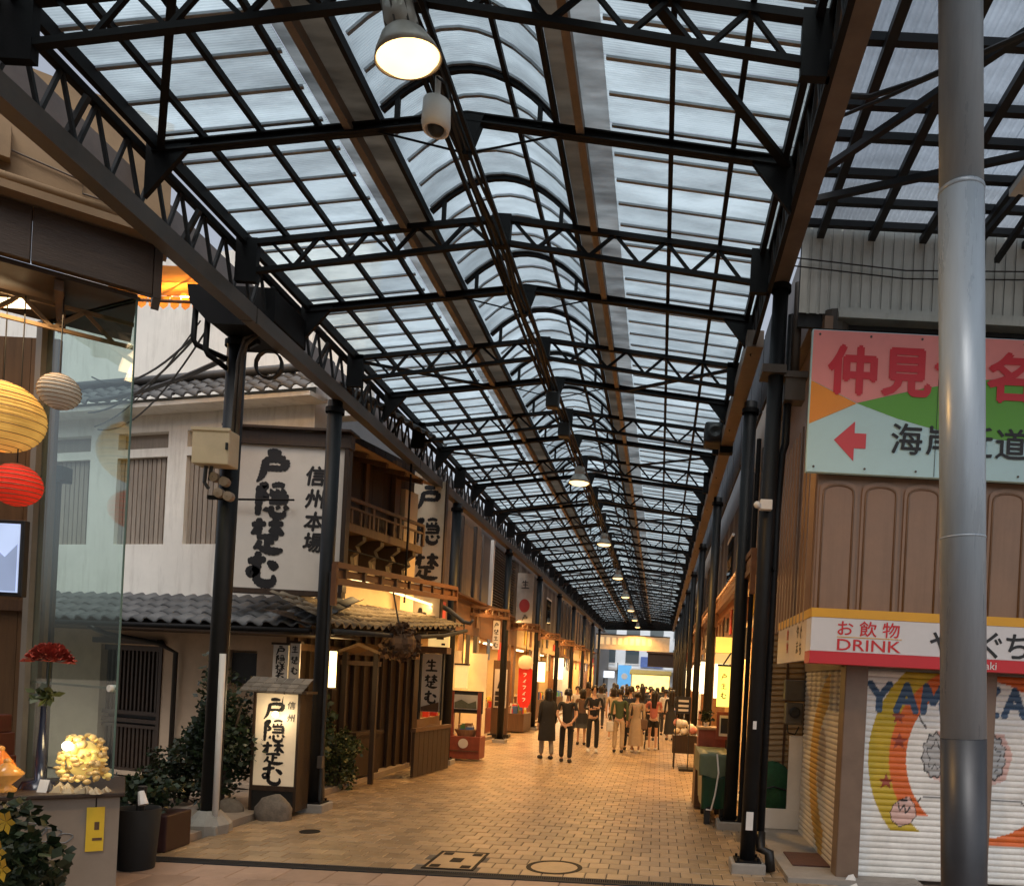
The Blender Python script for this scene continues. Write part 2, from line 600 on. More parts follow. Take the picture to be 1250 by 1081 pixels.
# ================================================================== GROUND AND PAVING
g = MB().box(-60, 60, -20, 260, -.5, -.03).build('ground', 'concrete_warm')
struct(g)
pave = MB().box(-4.62, 1.9, 7.17, 60, -.03, -.006).build('pavement', 'grout')
struct(pave)
TS = .2


def tile_mesh(w, d):
    mb = MB()
    a, b, t, e = w / 2, d / 2, .012, .005
    vs = [(-a, -b, -.008), (a, -b, -.008), (a, b, -.008), (-a, b, -.008), (-a + e, -b + e, 0), (a - e, -b + e, 0), (a - e, b - e, 0), (-a + e, b - e, 0)]
    mb.add(vs, [(4, 5, 6, 7), (0, 1, 5, 4), (1, 2, 6, 5), (2, 3, 7, 6), (3, 0, 4, 7)])
    return mb


tm = tile_mesh(TS - .008, TS - .008).mesh('paving_tile')
tm.materials.append(M('paver'))
hm = tile_mesh(TS / 2 - .008, TS - .008).mesh('paving_tile_half')
hm.materials.append(M('paver'))
rows = int((60 - 7.18) / TS)
X0, X1 = -4.6, 1.8
ncol = int(round((X1 - X0) / TS))
far = MB()
rr = random.Random(3)
nobj = 0
HOLES = [(-2.14, -1.63, 7.24, 7.98)]
for r in range(rows):
    y = 7.18 + TS * (r + .5)
    odd = r % 2
    cells = [(X0 + TS * (c + .5), TS) for c in range(ncol)] if not odd else \
        [(X0 + TS * .25, TS / 2)] + [(X0 + TS * (c + 1), TS) for c in range(ncol - 1)] + [(X1 - TS * .25, TS / 2)]
    for x, w in cells:
        if any(a < x < b and c < y < d for a, b, c, d in HOLES):
            continue
        dz = rr.uniform(-.0022, .0022)
        if nobj < 296 and -4.3 < x < 1.1:
            o = link('paving_tile', tm if w == TS else hm, pave, (x, y, dz))
            o.rotation_euler = (rr.uniform(-.006, .006), rr.uniform(-.006, .006), rr.uniform(-.008, .008))
            nobj += 1
        else:
            base = tile_mesh(w - .008, TS - .008)
            far.add([(vx + x, vy + y, vz + dz) for vx, vy, vz in base.v], base.f)
far.build('paving_field', 'paver', pave, kind='stuff')

# crossing road in front of the drain: worn reddish slabs
road = MB().box(-14, 14, -6, 7.02, -.03, -.012).build('road', 'grout')
struct(road)
mat('slab', (.36, .25, .185), .6, 0, .18, 6, .25, 90, rnd=.15, dirt=.35)
sl = MB()
for i in range(-16, 18):
    for j in range(2, 18):
        x, y = i * .4 + (j % 2) * .2, j * .4 - .0
        if y > 6.9:
            continue
        b_ = tile_mesh(.392, .392)
        dz = rr.uniform(-.003, .002) - .004
        sl.add([(vx + x, vy + y, vz + dz) for vx, vy, vz in b_.v], b_.f)
sl.build('road_slab_field', 'slab', road, kind='stuff')

# drain
dr = thing('drain_channel', 'long grey steel drain grating set across the paved street', 'drain', (-1.5, 7.1, 0))
MB().box(-5.4, 2.2, 7.02, 7.035, -.03, .002).box(-5.4, 2.2, 7.155, 7.17, -.03, .002).build('frame', 'steel_grey', dr)
gm = MB()
for i in range(380):
    x = -5.39 + i * .02
    gm.box(x, x + .008, 7.036, 7.154, -.025, .0)
gm.build('grating', 'steel_grey', dr, kind='stuff')
MB().box(-5.4, 2.2, 7.036, 7.154, -.029, -.024).build('channel_bottom', 'black', dr)

# inlaid square cover: six tiles in a dark frame with a square key plate
mh = thing('square_access_cover', 'square access cover inlaid with paving tiles beside the drain', 'cover', (-1.885, 7.61, 0))
x0, x1, y0, y1 = -2.13, -1.64, 7.25, 7.97
f = MB()
f.box(x0, x1, y0, y0 + .03, -.006, .003).box(x0, x1, y1 - .03, y1, -.006, .003)
f.box(x0, x0 + .03, y0 + .031, y1 - .031, -.006, .003).box(x1 - .03, x1, y0 + .031, y1 - .031, -.006, .003)
f.build('frame', 'steel', mh)
for cx, cy in ((x0 + .1, y0 + .11), (x1 - .1, y0 + .11), (x0 + .1, y1 - .11), (x1 - .1, y1 - .11)):
    MB().box(cx - .045, cx + .045, cy - .045, cy + .045, -.006, .0045).build('corner_plate', 'steel', mh)
MB().box(x0 + .031, x1 - .031, y0 + .031, y1 - .031, -.006, .0).build('inlay', 'paver', mh)
MB().box(-1.885 - .055, -1.885 + .055, 7.61 - .075, 7.61 + .075, .0005, .005).build('key_plate', 'steel', mh)
rm = thing('round_access_cover', 'round iron cover ring inlaid in the paving', 'cover', (-.92, 7.52, 0))
MB().lathe([(.27, .0), (.27, .005), (.225, .005), (.225, .0)], (-.92, 7.52, 0), 40).build('ring', 'steel', rm)
MB().lathe([(.224, .0), (.223, .003), (.001, .003)], (-.92, 7.52, 0), 40).build('lid', 'paver', rm)
tag(MB().lathe([(.11, -.002), (.108, .0045), (.001, .0045)], (-3.75, 8.55, 0), 24).build('valve_cover', 'steel'), 'small dark round valve cover near the lit lantern sign', 'cover')

# raised strip of slabs along the shop fronts on both sides
kl = MB()
for i in range(30):
    y = 7.4 + i * 1.6
    kl.box(-5.6 if y < 11 else -5.3, -4.66, y, y + 1.59, -.03, .06 + rr.uniform(-.004, .004))
struct(kl.build('kerb_strip', 'concrete_warm'))
kr = MB()
for i in range(31):
    y = 7.4 + i * 1.6
    kr.box(1.32, 2.6, y, y + 1.59, -.03, .045 + rr.uniform(-.004, .004))
struct(kr.build('shop_apron', 'concrete'))

# ================================================================== ARCADE ROOF
XL, XR, XM = -4.1, .78, -1.69
ZL, ZR, ZM = 5.74, 5.88, 6.10
VL, VR = -2.36, -1.02       # raised vault
BL, BR = -2.8, -.58        # outer edge of the valley strips
Y0R, YEND = -1.8, 57.0
DT = 1.3


def cz(x):
    return ZL + (ZM - ZL) * (x - XL) / (XM - XL) if x < XM else ZM + (ZR - ZM) * (x - XM) / (XR - XM)


def vz(x, base=.0):
    t = (x - (VL + VR) / 2) / ((VR - VL) / 2)
    return 6.49 + base - .35 * t * t


roof = thing('glazed_arcade', 'long translucent arcade roof on dark steel trusses over the shopping street', 'arcade roof', (XM, 30, 6.1))


def web_gusset(mb, y, odd):
    if odd:
        mb.prism([(XM - .13, ZM + .02), (XM + .13, ZM + .02), (XM + .02, ZM - .3), (XM - .02, ZM - .3)], 'y', y - .035, y + .035)
        mb.tube([(XM - .7, y, cz(XM - .7) - .03), (XM, y, ZM - .27), (XM + .7, y, cz(XM + .7) - .03)], .009, 5)
    else:
        mb.prism([(XM - .09, ZM + .03), (XM + .09, ZM + .03), (XM + .08, 5.83), (XM - .08, 5.83)], 'y', y - .04, y + .04)


def truss_odd():
    mb = MB()
    for (xa, xb) in ((XL, XM), (XM, XR)):
        za, zb = cz(xa), cz(xb)
        mb.bar((xa, 0, za + .03), (xb, 0, zb + .03), .075, .012)
        mb.bar((xa, 0, za - .03), (xb, 0, zb - .03), .075, .012)
        mb.bar((xa, 0, za), (xb, 0, zb), .016, .075)
    web_gusset(mb, 0, True)
    mb.prism([(XL - .05, ZL + .05), (XL + .3, ZL + .05), (XL - .05, ZL - .38)], 'y', -.02, .02)
    mb.prism([(XR + .05, ZR + .05), (XR - .3, ZR + .02), (XR + .05, ZR - .4)], 'y', -.02, .02)
    arch(mb)
    return mb


def arch(mb):
    mb.bar((VL + .12, 0, cz(VL + .12)), (VL + .12, 0, vz(VL + .12)), .035)
    mb.bar((VR - .12, 0, cz(VR - .12)), (VR - .12, 0, vz(VR - .12)), .035)
    pts = [(VL + (VR - VL) * i / 14, 0, vz(VL + (VR - VL) * i / 14, -.01)) for i in range(15)]
    for i in range(14):
        mb.bar(pts[i], pts[i + 1], .04, .04)


def truss_even():
    mb = MB()
    lo = lambda x: cz(x) - .27 + (.05 * (1 - abs(x - XM) / 2.4))
    for (xa, xb) in ((XL, XM), (XM, XR)):
        mb.bar((xa, 0, cz(xa)), (xb, 0, cz(xb)), .06, .05)
        xa2, xb2 = max(xa, XL + .1), min(xb, XR - .05)
        mb.bar((xa2, 0, lo(xa2)), (xb2, 0, lo(xb2)), .05, .042)
    n = 9
    for s0, s1 in ((XL + .25, XM - .1), (XM + .1, XR - .2)):
        for i in range(n):
            xa = s0 + (s1 - s0) * i / n
            xb = s0 + (s1 - s0) * (i + 1) / n
            if i % 2 == 0:
                mb.bar((xa, 0, cz(xa)), (xb, 0, lo(xb)), .028)
            else:
                mb.bar((xa, 0, lo(xa)), (xb, 0, cz(xb)), .028)
    web_gusset(mb, 0, False)
    mb.box(XL - .06, XL + .14, -.03, .03, ZL - .36, ZL + .05)
    mb.box(XR - .12, XR + .06, -.03, .03, ZR - .36, ZR + .05)
    arch(mb)
    return mb


mo_, me_ = truss_odd().mesh('truss'), truss_even().mesh('truss')
for m_ in (mo_, me_):
    m_.materials.append(M('steel'))
NT = int((YEND - Y0R) / DT) + 1
for i in range(NT):
    link('truss', mo_ if i % 2 == 0 else me_, roof, (0, Y0R + i * DT, 0))

# purlins along the street
for x, w, h, m_, dz in ((-3.72, .038, .05, 'steel', .06), (-3.28, .038, .05, 'steel', .06), (-2.84, .038, .05, 'steel', .06), (VL - .01, .035, .08, 'steel', .06),
                        (VR + .01, .035, .08, 'steel', .06), (-.12, .038, .05, 'steel', .06), (.36, .038, .05, 'steel', .06),
                        (XL + .02, .05, .1, 'steel', .04), (XR - .02, .05, .1, 'steel', .04)):
    z = cz(x) + dz
    MB().box(x - w / 2, x + w / 2, Y0R - 1, YEND, z - h / 2, z + h / 2).build('purlin', m_, roof)
for x in (-2.6, -.82):
    z = cz(x) + .03
    MB().box(x - .03, x + .03, Y0R - 1, YEND, z - .05, z + .045).build('valley_beam', 'brown_steel', roof)
for x in (-1.98, -1.4):
    z = vz(x) - .03
    MB().box(x - .018, x + .018, Y0R - 1, YEND, z - .03, z + .015).build('vault_purlin', 'steel', roof)
for x in (-1.79, -1.62):
    MB().box(x - .014, x + .014, Y0R - 1, YEND, 5.8, 5.835).build('service_rail', 'steel', roof)
cb = MB()
for k, (x, z, r) in enumerate(((-1.71, 5.845, .022), (-1.66, 5.84, .014), (-1.75, 5.84, .012))):
    pts = [(x + .02 * math.sin(i * 1.7 + k), Y0R - 1 + i * .65, z + .015 * math.sin(i * 2.1 + k)) for i in range(int((YEND - Y0R + 1) / .65))]
    cb.tube(pts, r, 5)
cb.build('service_cable', 'black', roof)

# glazing sheets, real corrugation, one object for each strip between two bars
SP = DT / 4


def corr(profile, ylen, pitch=.0203, amp=.0022):
    mb = MB()
    ny = int(ylen / pitch * 4)
    n = len(profile)
    for j in range(ny + 1):
        y = ylen * j / ny
        dz = amp * math.sin(2 * PI * y / pitch)
        mb.v += [(x, y, z + dz) for x, z in profile]
    for j in range(ny):
        for i in range(n - 1):
            a = j * n + i
            mb.f.append((a, a + 1, a + n + 1, a + n))
            mb.m.append(0)
    return mb


profs = [[(XL - .05, cz(XL) + .105), ((XL + BL) / 2, cz((XL + BL) / 2) + .105), (BL + .02, cz(BL) + .105)],
         [(VL - .03, 6.13)] + [(VL + (VR - VL) * i / 10, vz(VL + (VR - VL) * i / 10, .035)) for i in range(11)] + [(VR + .03, 6.13)],
         [(BR - .02, cz(BR) + .105), ((XR + BR) / 2, cz((XR + BR) / 2) + .105), (XR + .05, cz(XR) + .105)]]
NS = int((YEND - Y0R + 1) / SP)
NEARS = 96
for pf in profs:
    me = corr(pf, SP - .006).mesh('glazing_sheet')
    me.materials.append(M('sheet'))
    me.polygons.foreach_set('use_smooth', [True] * len(me.polygons))
    for i in range(NEARS):
        link('glazing_sheet', me, roof, (0, Y0R - 1 + i * SP, rr.uniform(-.004, .004)))
    fm = MB()
    ya, yb = Y0R - 1 + NEARS * SP, YEND
    for i in range(len(pf) - 1):
        fm.quad((pf[i][0], ya, pf[i][1]), (pf[i + 1][0], ya, pf[i + 1][1]), (pf[i + 1][0], yb, pf[i + 1][1]), (pf[i][0], yb, pf[i][1]))
    fm.build('far_glazing', 'sheet', roof, kind='stuff')
for xa, xb, sm_ in ((-2.6, VL - .03, 'sheet_dirty'), (BL + .02, -2.602, 'sheet_grey'), (VR + .03, -.82, 'sheet_dirty'), (-.818, BR - .02, 'sheet_grey')):
    vm_ = MB()
    vm_.box(xa, xb, Y0R - 1, YEND, min(cz(xa), cz(xb)) + .11, min(cz(xa), cz(xb)) + .115)
    vm_.build('valley_strip', sm_, roof)

# glazing bars under every joint
gb = MB()
for xa, xb in ((XL, BL), (BR, XR)):
    gb.bar((xa, 0, cz(xa) + .085), (xb, 0, cz(xb) + .085), .03, .018)
pts = [(VL + (VR - VL) * i / 10, 0, vz(VL + (VR - VL) * i / 10, .015)) for i in range(11)]
for i in range(10):
    gb.bar(pts[i], pts[i + 1], .028, .018)
gme = gb.mesh('glazing_bar')
gme.materials.append(M('bar_grey'))
for i in range(NS + 1):
    link('glazing_bar', gme, roof, (0, Y0R - 1 + i * SP - .003, 0))

# wind braces
for b0 in (5, 9, 12, 16, 20, 24, 30, 36):
    ya, yb = Y0R + b0 * DT, Y0R + (b0 + 1) * DT
    for xa, xb, bw in (((-3.15, -4.05, .05), (-.25, XR, .065)) if b0 == 5 else ((XL, -2.6, .05), (XR, -.7, .05))):
        MB().bar((xa, ya, cz(xa) - .02), (xb, yb, cz(xb) - .02), bw, bw * .6).build('wind_brace', 'steel', roof)

# left eave: lattice girder and boxed gutter
XE = -4.19
eave = MB()
for i in range(NT - 1):
    ya = Y0R + i * DT
    for k in range(4):
        y = ya + k * DT / 4
        eave.bar((XE, y, 5.3), (XE, y + DT / 8, 5.72), .025)
        eave.bar((XE, y + DT / 8, 5.72), (XE, y + DT / 4, 5.3), .025)
    eave.bar((XE - .1, ya + DT / 2, 5.33), (XE + .06, ya + DT / 2, 5.66), .035)
eave.build('lattice_web', 'steel_grey', roof, kind='stuff')
MB().box(XE - .03, XE + .03, Y0R - 1, YEND, 5.7, 5.76).build('lattice_chord', 'steel', roof)
MB().box(XE - .03, XE + .03, Y0R - 1, YEND, 5.27, 5.32).build('lattice_chord', 'steel', roof)
for k in range(12):
    ya = Y0R - 1 + k * 5.2
    MB().box(XE - .07, XE + .07, ya, min(ya + 5.18, YEND), 5.15, 5.265).box(XE + .07, XE + .09, ya, min(ya + 5.18, YEND), 5.13, 5.28).build('gutter_beam', 'eave_grey', roof)
MB().box(XE - .45, XE - .42, 3, YEND, 5.55, 5.9).build('eave_flashing', 'brown_steel', roof)
# right eave: brown boxed gutter near the crossing, then lattice and plain beam
MB().box(.86, 1.09, -2.8, 7.95, 5.86, 6.1).box(.83, .858, -2.8, 7.95, 5.9, 6.13).build('gutter_beam', 'brown_steel', roof, bevel=.004)
XE2 = .84
MB().box(XE2 - .08, XE2 + .1, 8.4, YEND, 5.5, 5.68).build('gutter_beam', 'brown_steel', roof)
rl = MB()
for i in range(int((YEND - 3) / .325)):
    y = 3 + i * .325
    rl.bar((XE2, y, 5.55), (XE2, y + .1625, 5.92), .025)
    rl.bar((XE2, y + .1625, 5.92), (XE2, y + .325, 5.55), .025)
rl.build('lattice_web', 'steel_grey', roof, kind='stuff')
MB().box(XE2 - .025, XE2 + .025, 3, YEND, 5.9, 5.95).build('lattice_chord', 'steel', roof)
MB().box(XE2 - .02, XE2 + .02, 3, 8.39, 5.52, 5.56).build('lattice_chord', 'steel', roof)
for k in range(33):
    MB().box(1.12, 1.15, 8.7 + k * 1.3, 9.92 + k * 1.3, 5.35, 6.3).build('side_panel', 'steel_grey', roof)
# far gable
MB().prism([(XL, ZL - .35), (XR, ZR - .35), (XR, ZR + .12), (VR, 6.2), (XM, 6.5), (VL, 6.2), (XL, ZL + .12)], 'y', YEND, YEND + .08).build('gable_panel', 'steel', roof)

# ================================================================== COLUMNS
GCOL = 'dark steel columns down both sides of the arcade'


def column(x, y, ztop, label, r=.085, lean=0.0, base='concrete', group=GCOL):
    t = thing('arcade_column', label, 'column', (x, y, 0), group)
    MB().tube([(x, y, .02), (x + lean, y, ztop)], r, 18).build('shaft', 'steel_blue', t, smooth=True)
    MB().box(x - .17, x + .17, y - .17, y + .17, -.02, .1).build('footing', base, t, bevel=.015)
    fl = MB().box(x - .13, x + .13, y - .13, y + .13, .1, .115)
    for a, b in ((-.1, -.1), (.1, -.1), (-.1, .1), (.1, .1)):
        fl.tube([(x + a, y + b, .11), (x + a, y + b, .145)], .014, 6)
    fl.build('base_plate', 'steel', t)
    MB().lathe([(r + .025, -.03), (r + .025, .03), (r, .03)], (x + lean, y, ztop - .12), 16).build('collar', 'steel', t)
    return t


c1 = column(-4.7, 8.27, 5.3, 'dark steel column carrying a cream junction box and a whitewashed conduit', .093, .04, group=None)
MB().tube([(-4.6, 8.2, .12), (-4.6, 8.19, 1.9)], .032, 10).build('conduit', 'white_paint', c1, smooth=True)
fp = MB().tube([(-4.56, 8.17, 4.1), (-4.54, 8.16, 5.0), (-4.5, 8.15, 5.15), (-4.38, 8.14, 5.25)], .02, 8).tube([(-4.6, 8.16, 4.2), (-4.58, 8.15, 4.95), (-4.52, 8.14, 5.2), (-4.3, 8.14, 5.3)], .016, 8)
fp.build('flexible_conduit', 'eave_grey', c1, smooth=True)
hd = MB().prism([(-4.98, 5.62), (-4.1, 5.62), (-4.1, 5.3), (-4.35, 5.25), (-4.75, 5.25), (-4.95, 5.45)], 'y', 7.9, 8.6)
hd.build('head_bracket', 'steel', c1, bevel=.01)
for k in range(2):
    MB().tube([(-4.95 + .13 * k, 8.0, 5.5), (-4.95 + .13 * k, 7.98, 5.1 - .1 * k), (-4.92 + .13 * k, 7.98, 5.05 - .1 * k), (-4.84 + .08 * k, 8.1, 5.03 - .1 * k), (-4.72, 8.2, 5.0 - .1 * k)], .028, 8).build('downpipe', 'steel', c1, smooth=True)
MB().lathe([(.2, -.02), (.22, .1), (.14, .2), (.1, .24)], (-4.7, 8.27, 0), 10).build('footing_collar', 'concrete', c1)
c2 = column(-4.26, 9.8, 5.15, 'dark steel column between the calligraphy board and the street', .088, .01, group=None)
MB().tube([(-4.16, 9.72, .1), (-4.16, 9.72, 3.0)], .02, 8).build('conduit', 'steel_grey', c2)
MB().box(-4.19, -4.13, 9.66, 9.72, .55, .7).build('junction_clip', 'eave_grey', c2)
c3 = column(-4.14, 15.3, 5.12, 'dark steel column next to the narrow noodle sign and wooden canopy beam', .09, group=None)
yl = [20.6, 25.9, 31.1, 36.3, 41.5, 46.7, 51.9]
for y in yl:
    column(-4.14, y, 5.12, 'dark steel arcade column along the souvenir shop side, past the noodle restaurant', .085)
r1 = column(.97, 7.8, 5.95, 'thick dark steel column with white stickers at the shuttered corner shop', .078, .05, group=None)
MB().tube([(1.1, 7.86, .3), (1.1, 7.86, 3.6), (1.12, 7.86, 4.2), (1.15, 7.86, 4.3), (1.15, 7.86, 5.6)], .04, 10).build('downpipe', 'steel_blue', r1, smooth=True)
MB().tube([(1.1, 7.86, .38), (1.1, 7.8, .22), (1.18, 7.74, .2), (1.2, 7.74, .02)], .05, 10).build('pipe_shoe', 'black', r1, smooth=True)
MB().box(.93, 1.0, 7.704, 7.711, .42, .6).build('sticker', 'white_paint', r1)
MB().box(.95, .985, 7.704, 7.711, 1.42, 1.5).build('sticker', 'white_paint', r1)
MB().box(.86, 1.1, 7.68, 7.95, 4.95, 5.03).build('ledge_plate', 'eave_grey', r1)
MB().box(1.1, 1.3, 7.72, 7.9, 4.7, 4.92).prism([(1.08, 4.92), (1.32, 4.92), (1.32, 4.98), (1.08, 4.98)], 'y', 7.7, 7.92).build('rain_hopper', 'eave_grey', r1)
MB().tube([(1.2, 7.81, 4.95), (1.2, 7.81, 5.9)], .045, 10).build('hopper_pipe', 'eave_grey', r1, smooth=True)
MB().box(1.07, 1.09, 7.7, 7.9, 3.0, 3.03).build('pipe_clamp', 'steel', r1)
r2 = column(1.0, 10.06, 5.5, 'dark steel column behind the green tarpaulin cart', .085, group=None)
MB().tube([(1.12, 9.95, .05), (1.12, 9.95, 5.0)], .03, 8).build('downpipe', 'steel', r2)
for y in (15.3, 20.5, 25.7, 30.9, 36.1, 41.3, 46.5, 51.7):
    column(.97, y, 5.5, 'dark steel arcade column on the cart side, past the yellow lit sign', .085)
MB_sec = thing('security_light', 'small white sensor light clamped on the thick column at the shuttered corner shop', 'light', (.9, 7.66, 3.55))
MB().box(.9, 1.02, 7.62, 7.7, 3.58, 3.68).build('body', 'white_paint', MB_sec, bevel=.008)
MB().ball((.87, 7.62, 3.62), .035, 10, 7).build('sensor_head', 'white_paint', MB_sec, smooth=True)

jb = thing('junction_box', 'cream steel junction box strapped to the column near the calligraphy board', 'box', (-4.72, 8.05, 3.82))
MB().box(-4.9, -4.52, 7.96, 8.16, 3.83, 4.19).build('cabinet', 'cream', jb, bevel=.01)
MB().box(-4.91, -4.51, 7.95, 7.965, 4.17, 4.2).build('lid_lip', 'cream', jb)
MB().box(-4.545, -4.525, 7.94, 7.96, 3.98, 4.05).build('latch', 'steel_grey', jb)
MB().tube([(-4.8, 8.06, 3.84), (-4.81, 8.06, 3.66), (-4.77, 8.07, 3.6)], .018, 6).tube([(-4.74, 8.06, 3.84), (-4.76, 8.06, 3.68)], .015, 6).build('cable_tail', 'black', jb)
cl = thing('cable_clamp', 'weathered round insulators clamped below the cream junction box', 'clamp', (-4.62, 8.1, 3.5))
for dx, dz in ((-.06, 3.72), (.05, 3.68), (.0, 3.56), (.1, 3.53)):
    MB().lathe([(.005, -.04), (.05, -.03), (.05, .03), (.005, .04)], (-4.66 + dx, 8.08, dz), 10, 'y').build('insulator', 'concrete_warm', cl)
for z in (3.5, 3.7):
    MB().box(-4.8, -4.56, 8.1, 8.14, z, z + .04).build('strap', 'steel', cl)
# ================================================================== ROOF TILES HELPER
def pantile(w, l):
    mb = MB()
    n = 6
    for j, y in enumerate((0, l)):
        for i in range(n + 1):
            t = i / n
            z = .03 * math.sin(2 * PI * t) * 1.0 + (.022 if j == 0 else .0)
            mb.v.append(((t - .5) * w * 1.06, y, z))
    for i in range(n):
        mb.f.append((i, i + 1, n + 2 + i, n + 1 + i))
        mb.m.append(0)
    o = len(mb.v)
    for i in range(n + 1):
        x, y, z = mb.v[i]
        mb.v.append((x, y, z - .025))
    for i in range(n):
        mb.f.append((o + i, o + i + 1, i + 1, i))
        mb.m.append(0)
    return mb


def tile_roof(parent, org, ang, a0, a1, run, z_eave, z_top, m, tw=.24, rows=3, lift=None):
    """Rows of pantiles from an eave (run in front of the wall line) up to the wall."""
    root = parent['root']
    me = pantile(tw, math.hypot(run, z_top - z_eave) / rows * 1.15).mesh('roof_tile')
    me.materials.append(M(m))
    me.polygons.foreach_set('use_smooth', [True] * len(me.polygons))
    c, s = math.cos(ang), math.sin(ang)
    n = int(round((a1 - a0) / tw))
    tr = random.Random(5)
    for r in range(rows):
        t = r / rows
        off = -run * (1 - t)
        for k in range(n):
            a = a0 + (k + .5) * (a1 - a0) / n
            up = lift(k / (n - 1)) if lift else 0.0
            z = z_eave + (z_top - z_eave) * t + up * (1 - t * .6)
            yv = Vector((-s * run, c * run, z_top - z_eave - up * .6)).normalized()
            xv = Vector((c, s, (lift((k + 1) / (n - 1)) - lift(k / (n - 1))) * n / (a1 - a0) * .8 if lift else 0)).normalized()
            zv = xv.cross(yv).normalized()
            xv = yv.cross(zv)
            o = bpy.data.objects.new('roof_tile', me)
            COL.objects.link(o)
            o.parent = parent
            p = Vector((org[0] + a * c - off * s, org[1] + a * s + off * c, z + tr.uniform(-.006, .006)))
            mw = Matrix((xv, yv, zv)).transposed().to_4x4()
            mw.translation = p - Vector(root)
            o.matrix_local = mw


def leaves(mb, c, rad, n, size, seed, flat=.6):
    r = random.Random(seed)
    for _ in range(n):
        while True:
            p = Vector((r.uniform(-1, 1), r.uniform(-1, 1), r.uniform(-1, 1)))
            if .25 < p.length < 1:
                break
        lump = .78 + .28 * math.sin(p.x * 5 + seed) * math.sin(p.y * 4 + 1.3 * seed) + .2 * math.sin(p.z * 6 + seed)
        p = Vector((p.x * rad[0] * lump, p.y * rad[1] * lump, p.z * rad[2] * lump)) + Vector(c)
        d = Vector((r.gauss(0, 1), r.gauss(0, 1), r.gauss(0, flat))).normalized()
        e = d.cross(Vector((r.gauss(0, 1), r.gauss(0, 1), r.gauss(0, 1)))).normalized()
        l = size * r.uniform(.6, 1.3)
        w = l * .38
        mb.add([p, p + d * l * .5 + e * w, p + d * l, p + d * l * .5 - e * w], [(0, 1, 2, 3)])


def bush(name, label, c, rad, n, size, seed, m='leaf'):
    t = thing(name, label, 'shrub', (c[0], c[1], 0))
    mb = MB()
    leaves(mb, c, rad, n, size, seed)
    mb.build('foliage', m, t)
    st = MB()
    r = random.Random(seed)
    for k in range(6):
        a = r.uniform(0, 2 * PI)
        st.tube([(c[0] + .05 * math.cos(a), c[1] + .05 * math.sin(a), 0), (c[0] + .2 * rad[0] * math.cos(a), c[1] + .2 * rad[1] * math.sin(a), c[2] * .6), (c[0] + .6 * rad[0] * math.cos(a), c[1] + .6 * rad[1] * math.sin(a), c[2] + rad[2] * .5)], [.025, .018, .006], 6)
    st.build('stem', 'bark', t)
    return t


# ================================================================== WHITE STOREHOUSE
WO, WA = (-5.05, 11.0), -.2963
wh = thing('white_storehouse', 'white plastered two-storey storehouse with tiled eaves and slatted windows', 'building', (-8, 11.9, 0))
mat('shutter_slat', (.3, .25, .2), .6, 0, .2, 8, .2, 50, stretch=(4, 4, .4), rnd=.12, dirt=.25)
wins = [(-5.32, -4.25), (-3.68, -2.67), (-2.3, -1.26)]
WZ0, WZ1, TZ0, TZ1 = 3.53, 4.86, 4.99, 5.24


def wall_with_holes(mb, a0, a1, z0, z1, holes, y0=0.0, y1=.3):
    """Wall slab cut round rectangular holes that share one height band."""
    hz0, hz1 = holes[0][2], holes[0][3]
    mb.box(a0, a1, y0, y1, z0, hz0)
    mb.box(a0, a1, y0, y1, hz1, z1)
    x = a0
    for h in holes:
        mb.box(x, h[0], y0, y1, hz0, hz1)
        x = h[1]
    mb.box(x, a1, y0, y1, hz0, hz1)


w = WB(WO, WA)
wall_with_holes(w, -7.5, 0, 2.6, 4.925, [(a, b, WZ0, WZ1) for a, b in wins])
wall_with_holes(w, -7.5, 0, 4.925, 5.75, [(a, b, TZ0, TZ1) for a, b in wins])
w.build('wall', 'plaster', wh)
w = WB(WO, WA)
w.box(-7.5, -.55, .5, .8, 5.6, 8.2)
w.build('upper_wall', 'plaster', wh)
w = WB(WO, WA)
w.box(-.54, .2, .75, 1.0, 5.6, 8.2)
w.build('upper_return', 'plaster', wh)
for a, b in wins:
    fr = WB(WO, WA).box(a, b, .14, .16, WZ0, WZ1).build('window', 'dark_wood', wh)
    n = 11
    for k in range(n):
        xa = a + (b - a) * k / n
        WB(WO, WA).box(xa + .008, xa + (b - a) / n - .012, .06, .138, WZ0 + .005, WZ1 - .005).build('slat', 'shutter_slat', fr)
    WB(WO, WA).box(a, b, .12, .15, TZ0, TZ1).build('transom', 'shutter_slat', wh)
tile_roof(wh, WO, WA, -7.4, .2, .4, 5.6, 5.97, 'roof_tile', .235, 3)
WB(WO, WA).box(-7.5, .2, -.34, .0, 5.5, 5.56).build('eave_board', 'plaster', wh)
WB(WO, WA).tube([(-7.5, -.05, 6.02), (.3, -.05, 6.02)], .06, 10).build('ridge_roll', 'roof_tile', wh, smooth=True)
rg = WB(WO, WA)
rg.tube([(.2, -.05, 6.06), (.35, -.3, 5.82), (.45, -.48, 5.7), (.52, -.6, 5.78)], [.07, .07, .06, .03], 8)
rg.build('hip_roll', 'roof_tile', wh, smooth=True)
tile_roof(wh, (-4.78, 10.9), 1.33, -.1, 2.2, -.0 + .55, 5.56, 5.82, 'roof_tile', .235, 2)
